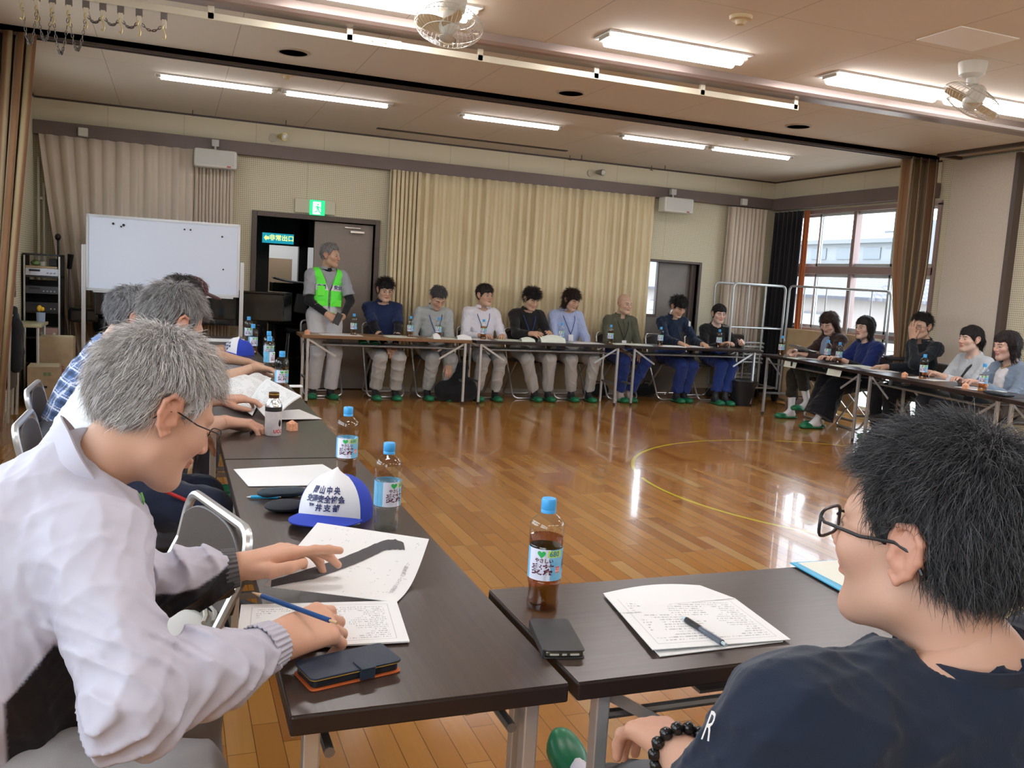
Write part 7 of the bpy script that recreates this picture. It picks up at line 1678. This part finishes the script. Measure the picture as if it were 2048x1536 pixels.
left((.045, 5.33, 1.135), (.95, .25, -.35), 'dark-haired man in short blue sleeves reaching for the bottle', dict(sleeve='short', sl=.98, arm=.065, col=(.075, .12, .24), seed=42), dict(col=(.05, .05, .07), seed=43), hs('short', dict(col=(.02, .016, .015), col2=(.10, .09, .085), streak=.5), n=2500, seed=42), ((.44, 5.12, .785), (.44, 5.72, .75)),
     (-.22, 5.2, .565), (-.06, 5.33, .965), shoulders=((.02, 5.12, .90), (-.02, 5.50, .90)), hands=[dict(curls=[.15, .25, .4, .5], d=(.93, -.32, -.10), n=(.1, .2, 1)), dict(curl=.5)], fine=.0042, glasses_=None)
def plaid(P):
    C = np.tile(A3(.10, .17, .36), (len(P), 1)); a, b_ = P @ nrm((.25, .95, .1)), P @ nrm((.35, 0, .94))
    for q_, per in ((a, .062), (b_, .058)):
        t_ = (q_ / per) % 1; C[(t_ < .10)] = (.62, .64, .72); C[(t_ > .22) & (t_ < .27)] = (.50, .52, .62); k_ = (t_ > .55) & (t_ < .85); C[k_] = C[k_] * .55
    return C
left((-.155, 4.06, 1.095), (.93, .22, -.30), 'grey-haired man in a blue plaid shirt, leaning back in the left row', dict(sleeve='short', sl=.9, arm=.07, col=plaid, seed=44, h=.0038, g=1.05), dict(col=(.06, .06, .07), seed=45), hs('short', dict(col=(.12, .115, .12), col2=(.42, .41, .42), streak=.6), n=5000, ln=.03, seed=44, rad=.0007),
     ((.05, 3.92, .60), (.05, 4.18, .60)), (-.42, 4.06, .565), (-.265, 4.08, .945), glasses_=dict(m=GM, thick=.0011), skin=(.52, .32, .23), old=True, brow=(.12, .11, .11), collar=dict(col=(.14, .22, .42), fold=True, open=.3, h=.035), fine=.0036)
Jw = left((.0, 3.30, 1.125), (.80, .42, -.42), 'grey-haired man with glasses in a white T-shirt reading a booklet', dict(sleeve='short', sl=.80, arm=.072, col=(.78, .80, .82), seed=46, h=.0048, g=1.12, amp=.0035), dict(col=(.012, .016, .035), seed=47, w=1.15, amp=.006), hs('short', dict(col=(.13, .125, .125), col2=(.50, .48, .47), streak=.6), n=9000, ln=.035, seed=46, rad=.0006, h=.0034),
     ((.19, 3.52, .745), (.20, 3.98, .765)), (-.33, 3.24, .565), (-.135, 3.33, .975), shoulders=((-.125, 3.10, .89), (-.14, 3.50, .90)), sc=1.06, glasses_=dict(m=GM, thick=.0010, half=True), skin=(.60, .36, .26), old=True, brow=(.2, .19, .18), stub=None, eyes=False,
     hands=[dict(curls=[.5, .6, .65, .7], d=(1, -.05, -.05), s=1.05), dict(curl=.45, d=(.95, .12, .05), s=1.05, n=(-.1, -.1, 1))], fine=.0032, jaw=1.05, ank=((.12, 2.98, .09), (.22, 3.36, .09)), knee=((.12, 3.06, .52), None), sock=(.02, .02, .03), armr=1.1)
MB().tube([(-.02, 3.00, .61), (.06, 3.0, .57), (.135, 3.0, .50), (.15, 2.95, .30)], .006, 6).build('red_piping', mat('piping_red', (.45, .02, .02), .6), Jw['e'], smooth=True, world=True)
# beard of the man in the white T-shirt
bd = Shape(); bd.frame(Jw['head'], Jw['HR'], 1.06); bd.ell((0, .072, -.088), (.034, .030, .030)); bd.rc((-.05, .02, -.07), (0, .075, -.10), .016, .02, k=.02); bd.rc((.05, .02, -.07), (0, .075, -.10), .016, .02, k=.02); bd.ell((0, .096, -.048), (.028, .010, .008), k=.01); bd.ell((0, .098, -.0575), (.016, .012, .004), op='s'); bd.frame(); bd.disp = folds(3, .002, 120); Jw['put']('beard', bd, .003, (.40, .39, .40), HAIRM)
# booklet held by the man in the white T-shirt and the stapled leaves beside it
e = empty('reading_booklet', (.40, 4.0, .71), label='printed booklet held up by the man in the white T-shirt', cat='booklet')
bb0, bb1, bb2, bb3 = PY(512, 832, 3.62), PY(535, 840, 3.75), PY(602, 791, 4.10), PY(534, 757, 4.30)
bb0 = PZ(500, 800, .735); bb1 = PZ(540, 845, .715); bb2 = PY(602, 791, bb1[1] + .22); bb3 = PY(534, 757, bb0[1] + .16)
o = MB().sheet(lambda u, v: tuple((1 - u) * (1 - v) * bb0 + u * (1 - v) * bb1 + u * v * bb2 + (1 - u) * v * bb3 + A3(0, 0, .012) * sin(pi * v)), 12, 12, .006).build('pages', PAPT, e, smooth=True, world=True); add_uv(o, 12, 12, True)
o = paper('left_page', [PZ(430, 800, .71), PZ(505, 830, .712), PZ(535, 768, .74), PZ(450, 745, .72)], PAPT, e, th=.004, curl=lambda u, v: (0, 0, .02 * sin(pi * u))); o.matrix_parent_inverse = matw(e).inverted()
# --- the near man in the pale jacket
LAV = A3(.50, .485, .565)
jp = dict(pel=A3(-.34, 1.50, .565), nk=A3(-.150, 1.545, .985))
JS = (PD(185, 1105, 1.31), A3(-.165, 1.735, .90))
jE = (PD(262, 1420, 1.17), PD(262, 1178, 1.63))
jW = (A3(.160, 1.385, .752), A3(.125, 1.72, .768))
def jacket_col(P):
    C = np.tile(LAV, (len(P), 1)); pel = jp['pel']; BK_ = A3(.012, .011, .014)
    def seg(a, b, lo=0., hi=1.):
        ab = b - a; t = np.clip(((P - a) @ ab) / (ab @ ab), lo, hi); return np.linalg.norm(P - a - ab * t[:, None], axis=1), t
    d0, _ = seg(JS[0], jE[0]); d1, _ = seg(jE[0], jW[0]); lim = -.125 - .085 * np.clip((.825 - P[:, 2]) / .10, 0, 1)
    g_ = np.minimum.reduce([1.46 - P[:, 1], .825 - P[:, 2], P[:, 0] - lim, d0 - .090, d1 - .085])
    a, b = jE[1], jW[1]; d2, t = seg(a, b, -.4, 1.1); ax = a + (b - a) * t[:, None]
    g2 = np.minimum.reduce([.10 - d2, (t + .2) * .2, P[:, 0] + .08, -(P[:, 2] - ax[:, 2]) + .028 * np.clip((t - .6) / .4, 0, 1)])
    m = np.clip(np.maximum(g_, g2) / .0045 + .5, 0, 1)[:, None]
    return C * (1 - m) + BK_ * m
J = person('white-haired man in glasses and a pale lavender jacket writing with a pencil', PD(308, 822, 1.465), (.80, .36, -.44), jp['pel'], jW, ((.05, 1.38, .09), (.05, 1.62, .09)), skin=(.62, .37, .26), old=True, brow=(.3, .28, .27), eyes=False,
           hair_=dict(style='short', col=(.24, .22, .21), col2=(.86, .82, .79), streak=.75, h=.0030, n=24000, ln=.028, lift=.28, seed=50, rad=.00036, vol=.75, jit=.45, gravity=.25), glasses_=dict(m=GM, thick=.0011, half=True, w_=.0245, hh=.017), shoulders=JS, elbow=jE, knee=((.02, 1.36, .535), (.02, 1.62, .535)),
           extra={'facing': A3(1, .1, 0), 'neck': jp['nk']}, fine=.0024, sock=(.02, .02, .02), neckoff=.05,
           hands=[dict(d=(.84, .46, .06), n=(-.10, -.55, .80), curls=[.70, .85, .98, 1.05], thumb='pinch', spread=.6, s=1.15), dict(d=(.90, .12, .22), n=(-.30, .05, .95), curls=[.16, .42, .60, .75], thumb=[(.022, .018, -.008), (.046, .046, -.012), (.054, .074, -.014), (.046, .100, -.016)], s=1.12)],
           bottom=dict(col=(.33, .31, .31), seed=51, w=1.12, amp=.004, h=.007))
up_ = J['up']; fw = J['fwd']; rg = J['rgt']; pel, nk = jp['pel'], jp['nk']
T = Shape(); g = 1.14; m = pel + (nk - pel) * .45; ch = nk - up_ * .14
T.rc(pel - up_ * .02 + fw * .02, m, .170 * g, .160 * g, flat=(fw, .98), k=.03); T.rc(m, ch - fw * .01, .160 * g, .138 * g, flat=(fw, .90), k=.07)
T.rc(JS[0] + A3(0, .05, .0), JS[1] - A3(0, .05, 0), .078, .078, k=.07)
T.rc(nk - up_ * .03, JS[0] + A3(0, .04, 0), .066, .064, k=.06); T.rc(nk - up_ * .03, JS[1] - A3(0, .04, 0), .066, .064, k=.06)
for i in range(2):
    T.rc(JS[i], jE[i], .079, .060, k=.04); q = jE[i] + (jW[i] - jE[i]) * .52; T.rc(jE[i], q, .058, .056, k=.03); T.rc(q, jE[i] + (jW[i] - jE[i]) * .90, .056, .039, k=.03, end='b')
T.rc(nk - up_ * .035, nk + (J['nb'] - nk) * .18, .078, .074, k=.02)
T.ell(nk + (J['nb'] - nk) * .75 + fw * .012, (.070, .070, .066), k=.006, op='s')
# drapery: long pulls running from the shoulder to the elbow and rings at the bends
def drape(P):
    o = folds(61, .0075, 14)(P) + folds(62, .0034, 33)(P) + folds(63, .0012, 75)(P)
    for i in range(2):
        for c, r, a in ((jE[i], .13, .007), (jE[i] + (jW[i] - jE[i]) * .55, .12, .006), (JS[i] + A3(0, 0, -.03), .12, .004)):
            d = jW[i] - jE[i]; t = (P - c) @ nrm(d); w_ = np.exp(-((P - c) ** 2).sum(1) / r ** 2); o = o - a * w_ * (1 - np.abs(np.sin(t * 60 + 3 * np.sin(P[:, 2] * 30)))) ** 1.5 * 1.6
    return o
T.disp = drape; T.cutf(lambda P: np.where((((P - pel) - np.outer((P - pel) @ up_, up_)) ** 2).sum(1) < .065, -((P - pel) @ up_) - .12, -1.0))
jk = J['put']('jacket', T, .0036, jacket_col, NYLON)
# standing collar, folded outwards
nax = nrm(J['nb'] - nk); nf = nrm(J['HR'][:, 1] * A3(1, 1, 0)); nf = nrm(nf - nax * (nf @ nax)); nr = nrm(np.cross(nf, nax))
def col_fn(u, v):
    a = pi / 2 + .28 + u * (2 * pi - .56); back_ = .5 - .5 * sin(a)
    h_ = .048 + .030 * back_
    return nk + nax * (-.012 - .022 * (1 - back_) + v * h_) + (nr * cos(a) * .95 + nf * sin(a)) * (.076 + .022 * v * (.5 + .5 * back_) + .004 * sin(5 * a)) + nf * .010
MB().sheet(col_fn, 40, 8, .004).build('collar', mat('collar_lavender', tuple(LAV), .55, bump=.1), jk, smooth=True, world=True)
MB().tube([A3(0, 0, 0) + PD(282, 985, 1.40), PD(287, 1000, 1.40), PD(283, 1030, 1.40), PD(278, 1050, 1.40)], .0022, 6).build('zip_cord', mat('cord_green', (.12, .35, .08), .5), jk, smooth=True, world=True)
# gathered cuffs and the dark inner sleeve of the far arm
for i in range(2):
    a = jE[i] + (jW[i] - jE[i]) * .86; b = jE[i] + (jW[i] - jE[i]) * .99; d = nrm(b - a); x_ = nrm(np.cross(d, (0, 0, 1))); y_ = np.cross(d, x_)
    def cuff(u, v, a=a, b=b, x_=x_, y_=y_, i=i):
        t = 2 * pi * u; r = (.043 - .004 * v) * (1 + .035 * sin(26 * t)); return a + (b - a) * v + (x_ * cos(t) * 1.0 + y_ * sin(t) * .92) * r
    MB().sheet(cuff, 156, 5, .002).build('cuff', mat('cuff_lavender', tuple(LAV * .93), .6) if i == 0 else mat('cuff_grey', (.09, .09, .095), .7), jk, smooth=True, world=True)
# pencil held in the right hand
pen('blue_pencil', PD(505, 1185, 1.515), PD(674, 1246, 1.405), .0042, mat('pencil_blue', (.010, .06, .20), .3), mat('pencil_blue'), 'dark blue pencil held in the near man\'s writing hand', mat('pencil_wood', (.55, .35, .2), .6))
# --- the man in the navy T-shirt, seen from behind
nH = PD(1862, 1082, .975)
NAV = (.012, .018, .034)
J = person('man in a navy T-shirt and dark-framed glasses, seen from behind', nH, (-.30, .95, .04), (.86, .72, .565), ((.95, 1.10, .62), tuple(PD(1355, 1497, 1.10))), ((1.02, 1.62, .12), (.98, 1.78, .13)), skin=(.52, .30, .21), old=True, brow=(.03, .03, .03),
           hair_=dict(style='short', col=(.010, .009, .010), col2=(.22, .22, .23), streak=.30, capk=.45, h=.0030, n=32000, ln=.030, lift=.24, seed=60, rad=.00034, vol=.95, jit=.7, gravity=.3), glasses_=dict(m=GM, thick=.0019, w_=.0255, hh=.0165, y0=.108), shoulders=((1.00, .69, .905), (.605, .70, .905)),
           extra={'facing': A3(0, 1, 0), 'neck': A3(.815, .665, .955)}, fine=.0024, toes=((0, .85, .55), (-.12, .80, .60)), elbow=(None, tuple(PD(1450, 1650, .95))), knee=((.93, 1.16, .56), (.74, 1.16, .51)), sock=(.70, .66, .74), armr=1.1,
           top=dict(sleeve='short', sl=.92, arm=.076, col=NAV, seed=63, h=.0042, g=1.16, amp=.011, fr=15, neckr=.066), collar=dict(col=(.015, .021, .038), open=0.0, h=.030, r=.074, tilt=.2), bottom=dict(col=(.10, .10, .11), seed=64, w=1.1, h=.008), hands=[dict(curl=.6), dict(d=(.1, 1, -.2), curl=.5)])
# neckline ribbing, logo, bracelet
nk = J['nk']; upn = nrm(J['nb'] - nk)
rb = [nk + upn * .012 + (J['rgt'] * cos(a) * .079 + nrm(np.cross(upn, J['rgt'])) * sin(a) * .072) for a in np.linspace(0, 2 * pi, 33)[:-1]]
lc = PD(1418, 1455, .90); lr = nrm(CM[0]); lu = nrm(CM[1])
text('lettering', 'R', .045, WHI, J['top'], lambda x, y, z: tuple(lc + (lr * (x * .35 + y * .35) + lu * (y * .95 - x * .1)) + nrm(CAM - lc) * .0)).matrix_parent_inverse = matw(J['top']).inverted()
w0 = J['wr'][1]; d0 = nrm(w0 - J['E'][1]); xa = nrm(np.cross(d0, (0, 0, 1))); ya = np.cross(d0, xa); b = MB()
for k in range(14):
    a = 2 * pi * k / 14; c_ = w0 - d0 * .012 + (xa * cos(a) + ya * sin(a)) * .034; b.ball(c_, (.0085, .0085, .0085), 8, 6)
b.build('bead_bracelet', mat('bead_black', (.012, .012, .012), .2), J['e'], smooth=True, world=True)
# --- the neighbour in khaki, only an arm on the table inside the picture
person('person in khaki sleeves at the right edge, forearm resting on the front table', (1.74, .86, 1.13), (-.05, 1, -.2), (1.70, .70, .565), ((1.98, 1.28, .745), tuple(PZ(1915, 1208, .745))), ((1.75, 1.15, .09), (1.58, 1.15, .09)), skin=(.55, .33, .24),
       hair_=hs('short', n=500, seed=70), shoulders=((1.92, .82, .90), (1.56, .84, .90)), elbow=(None, tuple(PZ(2100, 1290, .775))), extra={'facing': A3(0, 1, 0), 'neck': A3(1.74, .82, .96)}, fine=.0045,
       top=dict(sleeve='long', sl=.40, arm=.066, col=(.42, .34, .17), seed=71, amp=.006, h=.005), bottom=dict(col=(.06, .06, .07), seed=72), hands=[dict(curl=.5), dict(curl=.5)])
